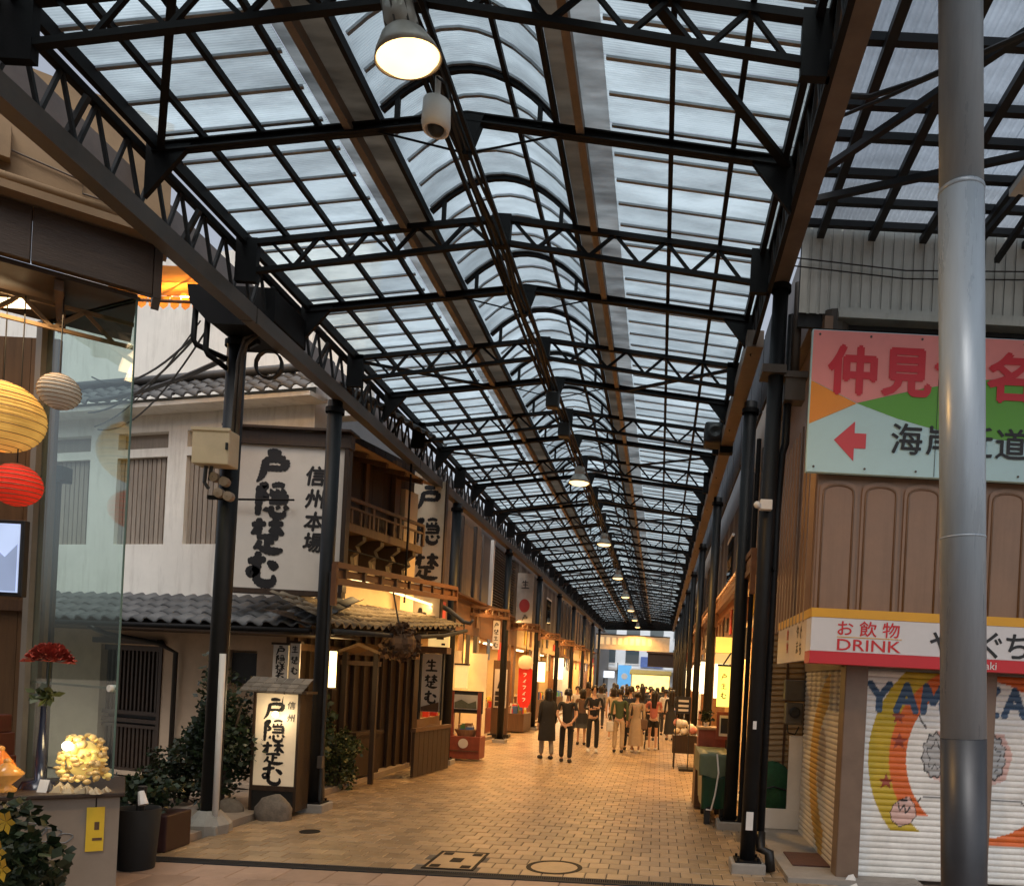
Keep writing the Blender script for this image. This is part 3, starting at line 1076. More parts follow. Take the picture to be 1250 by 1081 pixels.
# ground floor
tile_roof(wh, WO, WA, -7.4, .95, .95, 2.32, 2.76, 'roof_tile', .25, 4)
WB(WO, WA).tube([(-7.5, -1.0, 2.25), (.98, -1.0, 2.25)], .035, 8).build('gutter', 'steel', wh, smooth=True)
WB(WO, WA).box(-7.5, .95, -.9, .0, 2.2, 2.235).build('soffit', 'dark_wood', wh)
WB(WO, WA).tube([(-2.85, -.95, 2.22), (-2.75, -.75, 2.12), (-2.3, -.3, 2.02), (-2.18, -.12, 1.9), (-2.18, -.12, .1)], .035, 8).build('downpipe', 'black', wh, smooth=True)
gw = WB(WO, WA)
wall_with_holes(gw, -7.5, -.25, 0, 2.6, [(-3.75, -2.5, .06, 1.98), (-1.35, -.75, .061, 1.981)], -.05, .25)
gw.build('lower_wall', 'plaster_warm', wh)
WB(WO, WA).box(-1.35, -.75, .1, .12, .06, 1.45).box(-1.35, -.75, .13, .14, 1.4, 1.98).build('blank_panel', 'plaster_warm', wh)
WB(WO, WA).box(-1.3, -.8, .05, .09, 1.5, 1.95).build('frosted_window', 'steel_grey', wh)
lt = WB(WO, WA).box(-3.75, -2.5, .12, .15, .06, 1.98).build('lattice_gate', 'black', wh)
for k in range(15):
    xa = -3.72 + k * .082
    WB(WO, WA).box(xa, xa + .035, .04, .09, .98, 1.9).build('slat', 'dark_wood', lt)
    WB(WO, WA).box(xa, xa + .045, .04, .09, .1, .72).build('slat', 'dark_wood', lt)
for z0, z1 in ((1.9, 1.975), (.92, .98), (.8, .86), (.72, .77), (.065, .1)):
    WB(WO, WA).box(-3.74, -2.51, .0, .11, z0, z1).build('rail', 'dark_wood', lt)
WB(WO, WA).box(-2.56, -2.5, -.07, .1, .06, 1.98).build('gate_post', 'dark_wood', lt)
hd = WB(WO, WA).prism([(-3.8, 2.0), (-2.45, 2.0), (-2.52, 2.08), (-3.8, 2.08)], 'y', -.16, .05).build('gate_hood', 'dark_wood', lt)

# orange lit awning on the roof terrace behind
aw = thing('orange_awning', 'glowing orange awning with scalloped valance above the storehouse roof', 'awning', (-6.0, 9.3, 6.0))
sheet_mat('orange_cloth', (.9, .36, .05), .1, .25)
am = MB()
am.quad((-6.9, 9.2, 6.08), (-5.3, 9.1, 6.06), (-5.3, 10.0, 6.85), (-6.9, 10.1, 6.9))
am.build('canopy', 'orange_cloth', aw)
va = MB()
for k in range(12):
    xa = -6.9 + k * .129
    pts = [(xa, 9.2 - (k * .0083), 6.22 - k * .005), (xa + .129, 9.2 - k * .0083, 6.22 - k * .005)]
    va.add([(xa, 9.19, 6.08), (xa + .129, 9.18, 6.08), (xa + .115, 9.17, 5.96), (xa + .0645, 9.17, 5.92), (xa + .014, 9.18, 5.96)], [(0, 1, 2, 3, 4)])
va.build('valance', 'orange_cloth', aw)
fr = MB()
for x in (-6.8, -6.1, -5.4):
    fr.tube([(x, 9.22, 6.04), (x, 10.0, 6.8)], .018, 6)
fr.tube([(-6.9, 9.22, 6.03), (-5.35, 9.14, 6.01)], .018, 6)
fr.tube([(-6.8, 9.6, 6.38), (-5.4, 9.6, 6.36)], .018, 6)
fr.build('frame', 'rust_wood', aw)
MB().ball((-6.1, 9.62, 6.28), .05, 10, 8).build('bulb', glow('bulb_orange', (1, .6, .2), 30), aw)
lamp('awning_lamp', 'POINT', (-6.1, 9.62, 6.22), 22, (1, .6, .25), aw, .08)

# power cables
cbs = [((-8.6, 11.5, 5.9), (-4.95, 8.0, 5.15), .25, .012), ((-8.7, 11.6, 5.4), (-4.95, 8.0, 5.12), .18, .012), ((-8.6, 11.5, 5.55), (-4.4, 8.2, 5.2), .12, .028),
       ((-8.6, 11.6, 5.2), (-4.9, 8.0, 5.3), .2, .008), ((-8.4, 11.4, 5.1), (-4.85, 8.0, 5.18), .3, .01)]
for ci, (p, q, sag, r) in enumerate(cbs):
    P_, Q_ = Vector(p), Vector(q)
    pts = [P_.lerp(Q_, t / 14) - Vector((0, 0, sag * 4 * (t / 14) * (1 - t / 14))) for t in range(15)]
    tag(MB().tube(pts, r, 6).build('power_cable', 'black'), ['upper slim black cable strung from the column head across the white storehouse', 'lower slim black cable strung from the column head across the white storehouse', 'thick black cable running from the column head past the storehouse eaves', 'thinnest black wire stretched from the column head to the storehouse', 'sagging black cable drooping from the column head to the storehouse'][ci], 'cable', 'cables in front of the white storehouse')
lc = thing('cable_coil', 'loop of spare black cable hung under the eave beside the column head', 'cable', (-4.35, 8.3, 5.0))
for k in range(3):
    MB().tube([(-4.33 + .14 * math.sin(t / 14 * 2 * PI), 8.28 + .02 * k, 5.0 + .15 * math.cos(t / 14 * 2 * PI)) for t in range(15)], .011, 6).build('loop', 'black', lc)

# ================================================================== CALLIGRAPHY BOARD
bd = thing('calligraphy_board', 'big white signboard with bold black brush calligraphy between two columns', 'signboard', (-5.05, 10.3, 2.7))
MB().box(-5.82, -4.3, 10.3, 10.36, 2.8, 4.7).build('panel', 'sign_white', bd)
fr = MB()
MB().box(-5.88, -4.22, 10.26, 10.4, 4.7, 4.88).build('top_rail', 'dark_wood', bd)
MB().box(-5.88, -4.25, 10.27, 10.4, 2.73, 2.8).build('bottom_rail', 'dark_wood', bd)
MB().box(-5.88, -5.822, 10.27, 10.4, 2.8, 4.7).build('side_rail', 'dark_wood', bd)
MB().box(-4.298, -4.24, 10.27, 10.4, 2.8, 4.7).build('side_rail', 'dark_wood', bd)
for k, (ch, x, z) in enumerate(((TO, -5.24, 4.4), (GAKU, -5.24, 3.97), (SO, -5.28, 3.52), (MU, -5.33, 3.07))):
    put_text('brush_character', stroke_glyph(ch, .45, 0, 0, 1.75), 'ink', bd, (x, 10.296, z))
for ch, z in zip('信州本場', (4.32, 4.02, 3.72, 3.44)):
    put_text('character', glyph(ch, .27, .035, .12), 'ink', bd, (-4.67, 10.296, z))
MB().tube([(-5.9, 10.2, 3.93), (-4.9, 10.2, 3.97)], .014, 6).build('stay_rod', 'steel', bd)
MB().box(-5.9, -4.2, 10.2, 10.5, 4.9, 4.93).build('hood_board', 'dark_wood', bd)

# ================================================================== NOODLE RESTAURANT
NR_O, NR_A = (-4.76, 11.57), math.atan2(1.73, .43)
nr = thing('noodle_restaurant', 'timber noodle restaurant with balcony, tiled entrance roof and warm lit front', 'building', (-5.2, 12.5, 0))
W = lambda: WB(NR_O, NR_A)
# wall frame: x runs up the street, minus y is the street side
for k in range(9):
    xa = -.55 + k * .3
    W().box(xa, xa + .292, .25, .3, 3.9, 5.4).build('wall_board', 'dark_wood', nr)
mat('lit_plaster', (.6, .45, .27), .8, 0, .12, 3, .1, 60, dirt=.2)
W().box(-.6, 2.2, .3, .36, 2.5, 3.9).build('lower_plaster', 'lit_plaster', nr)
W().box(1.75, 2.15, .16, .36, 2.4, 4.9).build('plaster_pier', 'lit_plaster', nr)
W().box(1.45, 1.6, .16, .245, 3.9, 5.3).build('post', 'mid_wood', nr)
W().box(.7, .78, .2, .247, 3.9, 5.3).build('post', 'mid_wood', nr)
# balcony
W().box(-.3, 1.9, -.12, .28, 3.82, 3.94).build('balcony_floor', 'mid_wood', nr)
W().box(-.3, 1.92, -.14, -.09, 4.27, 4.32).build('handrail', 'mid_wood', nr)
W().box(-.3, 1.92, -.135, -.095, 4.15, 4.18).build('handrail', 'mid_wood', nr)
for k in range(11):
    xa = -.28 + k * .215
    W().box(xa, xa + .035, -.13, -.1, 3.94, 4.15).build('baluster', 'mid_wood', nr)
for k in range(4):
    xa = -.28 + k * .72
    W().box(xa, xa + .05, -.14, -.09, 3.95, 4.27).build('railing_post', 'mid_wood', nr)
# scroll brackets under the balcony
for k in range(5):
    xa = -.2 + k * .46
    W().prism([(.28, 3.81), (-.1, 3.81), (-.1, 3.74), (.02, 3.66), (-.02, 3.58), (.1, 3.5), (.08, 3.38), (.18, 3.3), (.16, 3.2), (.28, 3.12)], 'x', xa, xa + .09).build('scroll_bracket', 'dark_wood', nr)
W().tube([(-.6, -.2, 3.52), (1.4, -.2, 3.52)], .012, 6).build('conduit', 'steel', nr)
W().tube([(1.15, -.3, 2.9), (1.15, -.3, 5.3)], .018, 6).build('conduit', 'steel', nr)
# eave soffit above the balcony
so = W()
so.quad((-.6, .3, 5.1), (1.9, .3, 5.1), (1.9, -.3, 4.98), (-.6, -.5, 4.95))
so.quad((-.6, -.5, 4.96), (1.9, -.3, 4.99), (1.9, .3, 5.11), (-.6, .3, 5.11))
so.build('eave_soffit', 'pale_wood', nr)
for k in range(5):
    W().bar((-.5 + k * .5, .3, 5.07), (-.5 + k * .5, -.3, 4.94), .05, .07).build('rafter', 'mid_wood', nr)
# entrance roof, its far corner swept up
lift = lambda t: .32 * max(0, t) ** 1.4
tile_roof(nr, (-4.95, 9.95), 1.45, -.1, 4.4, .82, 2.34, 2.72, 'roof_tile_lamplit', .2, 5, lift)
W2 = lambda: WB((-4.95, 9.95), 1.45)
W2().tube([(-.1, -.86, 2.26), (2.2, -.86, 2.33), (3.4, -.86, 2.43), (4.4, -.86, 2.58)], .035, 8).build('gutter', 'steel_grey', nr, smooth=True)
hr = W2()
hr.tube([(4.4, -.0, 3.15), (4.42, -.5, 2.95), (4.42, -.8, 2.74), (4.42, -.92, 2.72), (4.4, -.98, 2.78)], [.045, .045, .04, .035, .02], 8)
hr.build('ridge_roll', 'roof_tile', nr, smooth=True)
sf = W2()
sf.quad((-.1, .1, 2.5), (4.4, .1, 2.75), (4.4, -.8, 2.55), (-.1, -.8, 2.26))
sf.build('entrance_soffit', 'dark_wood', nr)
for k in range(10):
    t = k / 9
    z = 2.22 + lift(t) * .9
    W2().box(k * .47, k * .47 + .05, -.8, -.1, z, z + .06).build('rafter', 'dark_wood', nr)
# dark timber front under the entrance roof
W2().box(.9, 5.2, .35, .4, 0, 2.7).build('front_wall', 'dark_wood', nr)
for k in range(13):
    W2().box(1.0 + k * .32, 1.05 + k * .32, .29, .345, 0, 2.6).build('front_stud', 'dark_wood', nr)
W2().box(.9, 5.2, .28, .345, 2.02, 2.12).build('front_rail', 'mid_wood', nr)
W2().box(2.2, 3.0, .0, .12, .1, .75).box(2.15, 3.05, -.04, .14, .75, .8).build('menu_counter', 'dark_wood', nr)
# low timber wall by the wheel
for k in range(8):
    W2().box(3.2 + k * .19, 3.38 + k * .19, -.52, -.47, .02, .78).build('fence_board', 'dark_wood', nr)
W2().box(3.18, 4.74, -.54, -.45, .78, .84).build('fence_cap', 'mid_wood', nr)

gbl = thing('gable_shelter', 'little pale wooden gable roof on posts beside the noodle entrance', 'shelter', (-4.7, 12.4, 0))
MB().add([(-5.1, 12.0, 2.02), (-4.66, 12.0, 2.2), (-4.2, 12.0, 2.04), (-5.1, 12.7, 2.02), (-4.66, 12.7, 2.2), (-4.2, 12.7, 2.04),
          (-5.1, 12.0, 1.97), (-4.66, 12.0, 2.15), (-4.2, 12.0, 1.99), (-5.1, 12.7, 1.97), (-4.66, 12.7, 2.15), (-4.2, 12.7, 1.99)],
         [(0, 1, 4, 3), (1, 2, 5, 4), (6, 9, 10, 7), (7, 10, 11, 8), (0, 6, 7, 1), (1, 7, 8, 2), (3, 4, 10, 9), (4, 5, 11, 10), (2, 8, 11, 5), (0, 3, 9, 6)]).build('gable_roof', 'pale_wood', gbl)
for x in (-4.88, -4.4):
    MB().box(x - .035, x + .035, 12.05, 12.12, .02, 2.05).build('post', 'dark_wood', gbl)
MB().box(-4.95, -4.33, 12.06, 12.11, 1.85, 1.92).build('tie_beam', 'mid_wood', gbl)
sb = thing('cedar_ball', 'big brown ball of cedar twigs hanging at the noodle restaurant', 'cedar ball', (-3.85, 11.5, 2.2))
m_ = MB()
leaves(m_, (-3.85, 11.5, 2.2), (.28, .28, .28), 2600, .09, 4, 1)
mat('dry_twig', (.09, .05, .025), .8, 0, .4, 9, rnd=.4)
m_.build('twig_shell', 'dry_twig', sb)
MB().ball((-3.85, 11.5, 2.2), .235, 16, 10).build('core', 'dry_twig', sb)
MB().tube([(-3.85, 11.5, 2.42), (-3.9, 11.5, 2.56), (-3.99, 11.5, 2.95)], .012, 6).build('cord', 'black', sb)
# lit lamp box
wl = thing('entrance_lamp', 'tall glowing paper lamp box at the noodle restaurant entrance', 'lamp', (-4.68, 11, 1.5))
MB().box(-4.73, -4.6, 10.95, 11.08, 1.52, 2.03).build('paper_box', glow('paper_lamp', (1.0, .74, .3), 4.0), wl)
MB().box(-4.745, -4.585, 10.935, 11.095, 2.03, 2.06).build('cap', 'dark_wood', wl)
MB().box(-4.745, -4.585, 10.935, 11.095, 1.49, 1.52).build('foot', 'dark_wood', wl)
lamp('entrance_lamp_light', 'POINT', (-4.5, 10.8, 1.8), 10, WARM, wl, .1)
# two hanging name boards
for x, w_, z0, z1, txt in ((-5.06, .2, 1.57, 2.07, 1), (-4.87, .13, 1.57, 2.1, 2)):
    nb = thing('hanging_name_board', 'wider white name board with brush writing above the lantern sign' if txt == 1 else 'slim white name board with brush writing above the lantern sign', 'board', (x, 10.4, z0))
    MB().box(x - w_ / 2, x + w_ / 2, 10.38, 10.41, z0, z1).build('panel', 'sign_white', nb)
    V_, F_ = brush_column([TO, GAKU, SO, MU] if txt == 1 else [NAMA, SO, MU], .13 if txt == 1 else .1, .12 if txt == 1 else .14, 1.2)
    put_text('writing', (V_, F_), 'ink', nb, (x, 10.377, z1 - .08))
    MB().box(x - w_ / 2 - .02, x + w_ / 2 + .02, 10.36, 10.44, z1, z1 + .03).build('cap', 'dark_wood', nb)
    MB().box(x - .02, x + .02, 10.42, 10.46, .06, z1).build('post', 'dark_wood', nb)

# lantern sign with shingled hood
ls = thing('lantern_sign', 'white box sign with brush calligraphy under a shingled hood beside the column', 'sign', (-4.55, 9.35, 0))
mat('lantern_face', (.78, .68, .52), .5, 0, .08, 4, emit=(1, .7, .4), es=.12)
MB().box(-4.8, -4.3, 9.32, 9.6, .36, 1.46).build('face_box', 'lantern_face', ls)
for x in (-4.83, -4.3):
    MB().box(x, x + .03, 9.3, 9.63, .06, 1.5).build('frame_post', 'dark_wood', ls)
MB().box(-4.8, -4.3, 9.3, 9.62, .3, .355).build('frame_rail', 'dark_wood', ls)
MB().box(-4.8, -4.3, 9.31, 9.62, .05, .3).build('plinth', 'black', ls)
for r_ in range(3):
    for k in range(7):
        xa = -4.92 + k * .106
        MB().add([(xa, 9.14 + r_ * .08, 1.5 + r_ * .045), (xa + .1, 9.14 + r_ * .08, 1.5 + r_ * .045), (xa + .1, 9.28 + r_ * .08, 1.565 + r_ * .045), (xa, 9.28 + r_ * .08, 1.565 + r_ * .045),
                  (xa, 9.14 + r_ * .08, 1.48 + r_ * .045), (xa + .1, 9.14 + r_ * .08, 1.48 + r_ * .045)], [(0, 1, 2, 3), (4, 5, 1, 0)]).build('shingle', mat('shingle', (.2, .17, .13), .8, 0, .3, 12, .3, 60, rnd=.3), ls)
MB().box(-4.9, -4.2, 9.3, 9.6, 1.47, 1.5).build('hood_board', 'dark_wood', ls)
put_text('brush_writing', brush_column([TO, GAKU, SO, MU], .27, .255, 1.15), 'ink', ls, (-4.575, 9.316, 1.27))
put_text('small_writing', glyph('信州', .1, .01, .1, True, 1.5), 'ink', ls, (-4.38, 9.316, 1.33))
MB().ball((-4.52, 9.22, 1.22), .035, 12, 8).build('bulb', glow('reflected_spot', (1, .8, .45), 14), ls)  # bright spot reflected on the sign, put in as a glowing ball
MB().tube([(-4.52, 9.25, 1.24), (-4.5, 9.32, 1.3), (-4.48, 9.33, 1.48)], .008, 6).build('spot_arm', 'black', ls)
lamp('reflected_spot_light', 'POINT', (-4.52, 9.15, 1.2), 3.5, (1, .75, .45), ls, .04)  # light added for the reflected spot on the sign
st = MB().ball((-4.44, 9.12, .06), .22, 18, 10, 1, .6, 1.05)
for i, v in enumerate(st.v):
    st.v[i] = (v[0] + .012 * math.sin(v[2] * 30 + v[0] * 20), v[1] + .012 * math.sin(v[0] * 31), v[2] + .01 * math.sin(v[0] * 27 + 1))
tag(st.build('garden_stone', mat('stone', (.16, .13, .1), .9, 0, .35, 14, .6, 30), smooth=True), 'rounded brown garden stone in front of the lantern sign', 'stone')
st2 = MB().ball((-5.0, 9.2, .05), .16, 12, 8, 1.1, .7, 1.0)
tag(st2.build('garden_stone', 'stone', smooth=True), 'smaller dark garden stone under the tall evergreen shrub', 'stone')
bush('evergreen_shrub', 'tall dark evergreen shrub behind the column with the junction box', (-5.25, 9.35, .85), (.52, .45, .9), 5200, .07, 2)
bush('evergreen_shrub', 'low evergreen shrub at the foot of the lattice gate', (-6.0, 9.9, .35), (.6, .4, .4), 2400, .06, 3)
bush('evergreen_shrub', 'rounded shrub in the noodle restaurant entrance garden', (-4.75, 11.6, .5), (.4, .55, .5), 4200, .055, 6, 'leaf_pale')
bush('bamboo_sprig', 'wispy bamboo sprig beside the lantern sign column', (-4.55, 10.6, 1.0), (.14, .2, .5), 380, .1, 8, 'leaf_pale')

# brewing sign 生そば
ns = thing('narrow_noodle_sign', 'narrow white noodle sign under a small hood by the street column', 'sign', (-4.26, 14.6, 1.0))
MB().box(-4.45, -4.1, 14.6, 14.66, 1.05, 2.14).build('panel', 'sign_white', ns)
MB().box(-4.56, -3.98, 14.5, 14.8, 2.15, 2.27).build('hood', 'mid_wood', ns)
for x in (-4.5, -4.08):
    MB().box(x, x + .03, 14.58, 14.68, .9, 2.15).build('post', 'steel_grey', ns)
for ch, z in ((NAMA, 1.92), (SO, 1.63), (MU, 1.33)):
    put_text('brush_character', stroke_glyph(ch, .25, 0, 0, 1.25), 'ink', ns, (-4.275, 14.596, z))
MB().prism([(-4.44, 1.06), (-4.11, 1.06), (-4.11, 1.24), (-4.44, 1.14)], 'y', 14.585, 14.597).build('corner_patch', 'mid_wood', ns)
# cartwheel
cw = thing('cartwheel', 'old wooden cartwheel leaning at the noodle restaurant fence', 'wheel', (-4.06, 14.05, .1))
rim = MB()
N_ = 28
ring = [(-4.06 + .12 * math.cos(t * 2 * PI / N_), 14.05 + .3 * math.cos(t * 2 * PI / N_), .47 + .36 * math.sin(t * 2 * PI / N_)) for t in range(N_ + 1)]
rim.tube(ring, .035, 6, False)
rim.build('rim', 'mid_wood', cw)
for k in range(8):
    a = k * PI / 4
    MB().tube([(-4.06, 14.05, .47), (-4.06 + .12 * math.cos(a), 14.05 + .3 * math.cos(a), .47 + .35 * math.sin(a))], .018, 6).build('spoke', 'mid_wood', cw)
MB().ball((-4.06, 14.05, .47), .07, 10, 8).build('hub', 'dark_wood', cw)

# tall vertical noodle sign
vs_ = thing('vertical_shop_sign', 'tall pale vertical noodle sign with brush characters on the upper front', 'sign', (-4.3, 14.1, 2.4))
MB().box(-4.61, -4.04, 14.1, 14.18, 2.47, 5.25).build('panel', mat('sign_cream', (.66, .57, .43), .5, 0, .08, 3, dirt=.15), vs_)
MB().box(-4.64, -4.612, 14.08, 14.2, 2.43, 5.28).build('edge_strip', 'dark_wood', vs_)
MB().box(-4.038, -4.01, 14.08, 14.2, 2.43, 5.28).build('edge_strip', 'dark_wood', vs_)
for ch, z in ((TO, 4.92), (GAKU, 4.34), (SO, 3.72), (MU, 2.72)):
    put_text('brush_character', stroke_glyph(ch, .47, 0, 0, 1.3), 'ink', vs_, (-4.33, 14.096, z))
yb = thing('yellow_price_board', 'small yellow lit board under the tall vertical noodle sign', 'sign', (-4.3, 15.1, 2.2))
MB().box(-4.5, -4.1, 15.05, 15.12, 2.24, 2.6).build('panel', mat('lit_cream', (.75, .6, .3), .5, 0, .1, 4, emit=(1, .68, .25), es=.5), yb)
MB().box(-4.34, -4.2, 15.04, 15.049, 2.43, 2.47).build('mark', 'ink', yb)
MB().box(-4.24, -4.17, 15.04, 15.049, 2.32, 2.36).build('mark', 'ink', yb)

# ================================================================== STREET-SIDE CANOPIES, LEFT
def canopy(p, q, z, h, label, grp='rust-coloured wooden canopy beams along the shop fronts', rise=0.0):
    t = thing('canopy_beam', label, 'canopy', (p[0], p[1], z), grp)
    zq = z + rise
    MB().bar((p[0], p[1], z + h), (q[0], q[1], zq + h), .07, .07).build('upper_rail', 'rust_wood', t)
    MB().bar((p[0], p[1], z), (q[0], q[1], zq), .07, .08).build('lower_rail', 'rust_wood', t)
    n = 9
    for k in range(n):
        f_ = (k + .5) / n
        x, y, zz_ = p[0] + (q[0] - p[0]) * f_, p[1] + (q[1] - p[1]) * f_, z + rise * f_
        MB().bar((x, y, zz_ + .04), (x, y, zz_ + h - .035), .04).build('strut', 'mid_wood', t)
    MB().bar((p[0] - .02, p[1] + .02, z + h * .5), (q[0] - .02, q[1] + .02, zq + h * .5), .012, h * .45).build('backing_slat', 'rust_wood', t)
    for e, ze in ((p, z), (q, zq)):
        MB().bar((e[0], e[1], ze - .3), (e[0], e[1], ze + h), .06).build('end_post', 'rust_wood', t)
    return t


canopy((-4.0, 9.45), (-3.98, 14.95), 2.86, .2, 'rust-red canopy beam of the noodle restaurant below its tall vertical sign', rise=.36)
MB().box(-4.22, -4.18, 10.4, 14.6, 3.0, 3.03).build('strip_light', glow('tube_amber', (1, .66, .28), 4.0), nr)
lamp('strip_wash', 'AREA', (-4.2, 12.4, 2.98), 24, (1, .6, .22), nr, .1, 4.0, rot=(0, math.radians(55), 0))
# ================================================================== FOREGROUND POLE
fpole = thing('steel_pole', 'thick grey painted steel pole leaning slightly in front of the shuttered corner shop', 'pole', (1.784, 4.3, 0))
mat('pole_grey', (.27, .325, .38), .3, .05, .14, 3, .06, 40, stretch=(3, 3, .4), dirt=.2, streak=.5)
mat('pole_base', (.035, .038, .045), .4, .2, .2, 4, .05, 40)
px_ = lambda z: 1.784 - .0552 * z
MB().tube([(px_(1.62), 4.3, 1.62), (px_(4.62), 4.3, 4.62)], .121, 40).build('shaft', 'pole_grey', fpole, smooth=True)
MB().tube([(px_(0), 4.3, 0), (px_(1.618), 4.3, 1.618)], .1214, 40).build('dark_foot', 'pole_base', fpole, smooth=True)  # lowest length of the pole in a darker tone
MB().tube([(px_(4.622), 4.3, 4.622), (px_(8.0), 4.3, 8.0)], .117, 40).build('upper_shaft', 'pole_grey', fpole, smooth=True)
for z_, h_ in ((4.63, .014), (2.72, .006)):
    MB().tube([(px_(z_ - h_), 4.3, z_ - h_), (px_(z_ - h_ * .6), 4.3, z_ - h_ * .6), (px_(z_ + h_ * .6), 4.3, z_ + h_ * .6), (px_(z_ + h_), 4.3, z_ + h_)], [.121, .1235, .1235, .1175], 40).build('weld_ring', 'pole_grey', fpole, smooth=True)
MB().lathe([(.12, 0), (.2, 0), (.2, .02), (.12, .03)], (1.784, 4.3, 0), 24).build('base_flange', 'pole_base', fpole)

# ================================================================== SHUTTERED CORNER SHOP
cs = thing('corner_shop', 'closed corner shop with brown metal cladding and painted roller shutters', 'building', (3, 8.5, 0))
mat('clad', (.27, .165, .105), .38, .15, .12, 4, .04, 30, dirt=.25, streak=.4)
mat('clad_edge', (.2, .125, .08), .4, .15, .15, 4)
YF = 7.45
MB().box(1.42, 4.7, YF, YF + .06, 2.5, 3.9).build('wall_backing', 'clad', cs)
pw = .405
for k in range(8):
    x0 = 1.445 + k * pw
    x1 = x0 + pw - .055
    arc = [(x0 + (x1 - x0) * (.5 - .5 * math.cos(PI * i / 10)), 3.74 + .1 * math.sin(PI * i / 10) ** .6) for i in range(11)]
    MB().prism([(x0, 2.52)] + arc + [(x1, 2.52)], 'y', YF - .022, YF - .001).build('panel', 'clad', cs, bevel=.006)
    e = MB()
    ring = [(x0 + .03, YF - .024, 2.52)] + [(x0 + .03 + (x1 - x0 - .06) * (.5 - .5 * math.cos(PI * i / 10)), YF - .024, 3.7 + .1 * math.sin(PI * i / 10) ** .6) for i in range(11)] + [(x1 - .03, YF - .024, 2.52)]
    e.tube(ring, .011, 6)
    e.build('moulding', 'clad_edge', cs, smooth=True)
# side wall with vertical ribs, lit from the street
MB().box(1.42, 1.5, YF + .061, 9.7, 2.5, 5.45).build('side_wall', 'clad', cs)
for k in range(11):
    y = YF + .12 + k * .2
    MB().prism([(y, 1.42), (y + .03, 1.375), (y + .09, 1.375), (y + .12, 1.42)], 'z', 2.55, 4.55).v
    mb = MB()
    mb.add([(1.42, y, 2.5), (1.375, y + .03, 2.5), (1.375, y + .09, 2.5), (1.42, y + .12, 2.5), (1.42, y, 4.6), (1.375, y + .03, 4.6), (1.375, y + .09, 4.6), (1.42, y + .12, 4.6)],
           [(0, 1, 5, 4), (1, 2, 6, 5), (2, 3, 7, 6), (4, 5, 6, 7), (0, 3, 2, 1)])
    mb.build('rib', 'clad', cs)
MB().box(1.5, 9, 7.75, 9.8, 3.9, 6.9).build('upper_block', 'brown_steel', cs)
MB().box(1.32, 1.49, 7.72, 10.6, 5.46, 6.6).build('parapet', 'brown_steel', cs)
MB().box(4.7, 9, YF, 7.6, 0, 5.4).build('next_bay', 'clad', cs)
# pillars
mat('pillar_brown', (.2, .14, .1), .45, .1, .15, 4, .05, 40, dirt=.35)
for x0, x1 in ((1.8, 2.02), (3.16, 3.27), (4.6, 4.75)):
    MB().box(x0, x1, 7.53, 7.75, 0.02, 2.3).build('pillar', 'pillar_brown', cs, bevel=.01)
MB().box(1.8, 4.7, 7.6, 7.75, 2.08, 2.5).build('shutter_box', 'pillar_brown', cs)
MB().box(1.84, 1.9, 7.76, 9.9, 2.06, 2.5).build('side_shutter_box', 'pillar_brown', cs)

# --- roller shutters: every slat is a piece; the mural is paint, sampled across each slat
mu = bpy.data.materials.new('mural_paint')
mu.use_nodes = True
_b = mu.node_tree.nodes['Principled BSDF']
_a = mu.node_tree.nodes.new('ShaderNodeVertexColor'); _a.layer_name = 'paint'
_tc = mu.node_tree.nodes.new('ShaderNodeTexCoord')
_n = mu.node_tree.nodes.new('ShaderNodeTexNoise'); _n.inputs['Scale'].default_value = 5; _n.inputs['Detail'].default_value = 8; _n.inputs['Roughness'].default_value = .7
mu.node_tree.links.new(_tc.outputs['Object'], _n.inputs['Vector'])
_r = mu.node_tree.nodes.new('ShaderNodeMapRange'); _r.inputs[1].default_value = .35; _r.inputs[2].default_value = .7; _r.inputs[3].default_value = 1.04; _r.inputs[4].default_value = .82
mu.node_tree.links.new(_n.outputs[0], _r.inputs[0])
_s2 = mu.node_tree.nodes.new('ShaderNodeVectorMath'); _s2.operation = 'SCALE'
mu.node_tree.links.new(_a.outputs[0], _s2.inputs[0]); mu.node_tree.links.new(_r.outputs[0], _s2.inputs['Scale'])
mu.node_tree.links.new(_s2.outputs[0], _b.inputs['Base Color'])
_b.inputs['Roughness'].default_value = .5

CW, CY, CO, CB, CR, CK, CP, CG = (.84, .84, .8), (.58, .42, .03), (.75, .16, .03), (.05, .11, .2), (.33, .06, .03), (.03, .03, .03), (.72, .48, .42), (.46, .47, .47)


def in_poly(x, z, poly):
    r = False
    j = len(poly) - 1
    for i in range(len(poly)):
        xi, zi = poly[i]
        xj, zj = poly[j]
        if (zi > z) != (zj > z) and x < (xj - xi) * (z - zi) / (zj - zi) + xi:
            r = not r
        j = i
    return r


def seg(x, z, pts, w):
    for (xa, za), (xb, zb) in zip(pts, pts[1:]):
        dx, dz = xb - xa, zb - za
        t = max(0, min(1, ((x - xa) * dx + (z - za) * dz) / (dx * dx + dz * dz)))
        if math.hypot(x - xa - t * dx, z - za - t * dz) < w:
            return True
    return False


LET = {'Y': [[(0, 1), (.5, .5), (1, 1)], [(.5, .5), (.5, 0)]], 'A': [[(0, 0), (.5, 1), (1, 0)], [(.2, .35), (.8, .35)]],
       'M': [[(0, 0), (.1, 1), (.5, .35), (.9, 1), (1, 0)]], 'Z': [[(0, 1), (1, 1), (0, 0), (1, 0)]], 'K': [[(0, 0), (0, 1)], [(1, 1), (.1, .5), (1, 0)]], 'I': [[(.5, 0), (.5, 1)]]}


def star(cx, cz_, r):
    return [(cx + (r if k % 2 == 0 else r * .42) * math.sin(k * PI / 5), cz_ + (r if k % 2 == 0 else r * .42) * math.cos(k * PI / 5)) for k in range(10)]


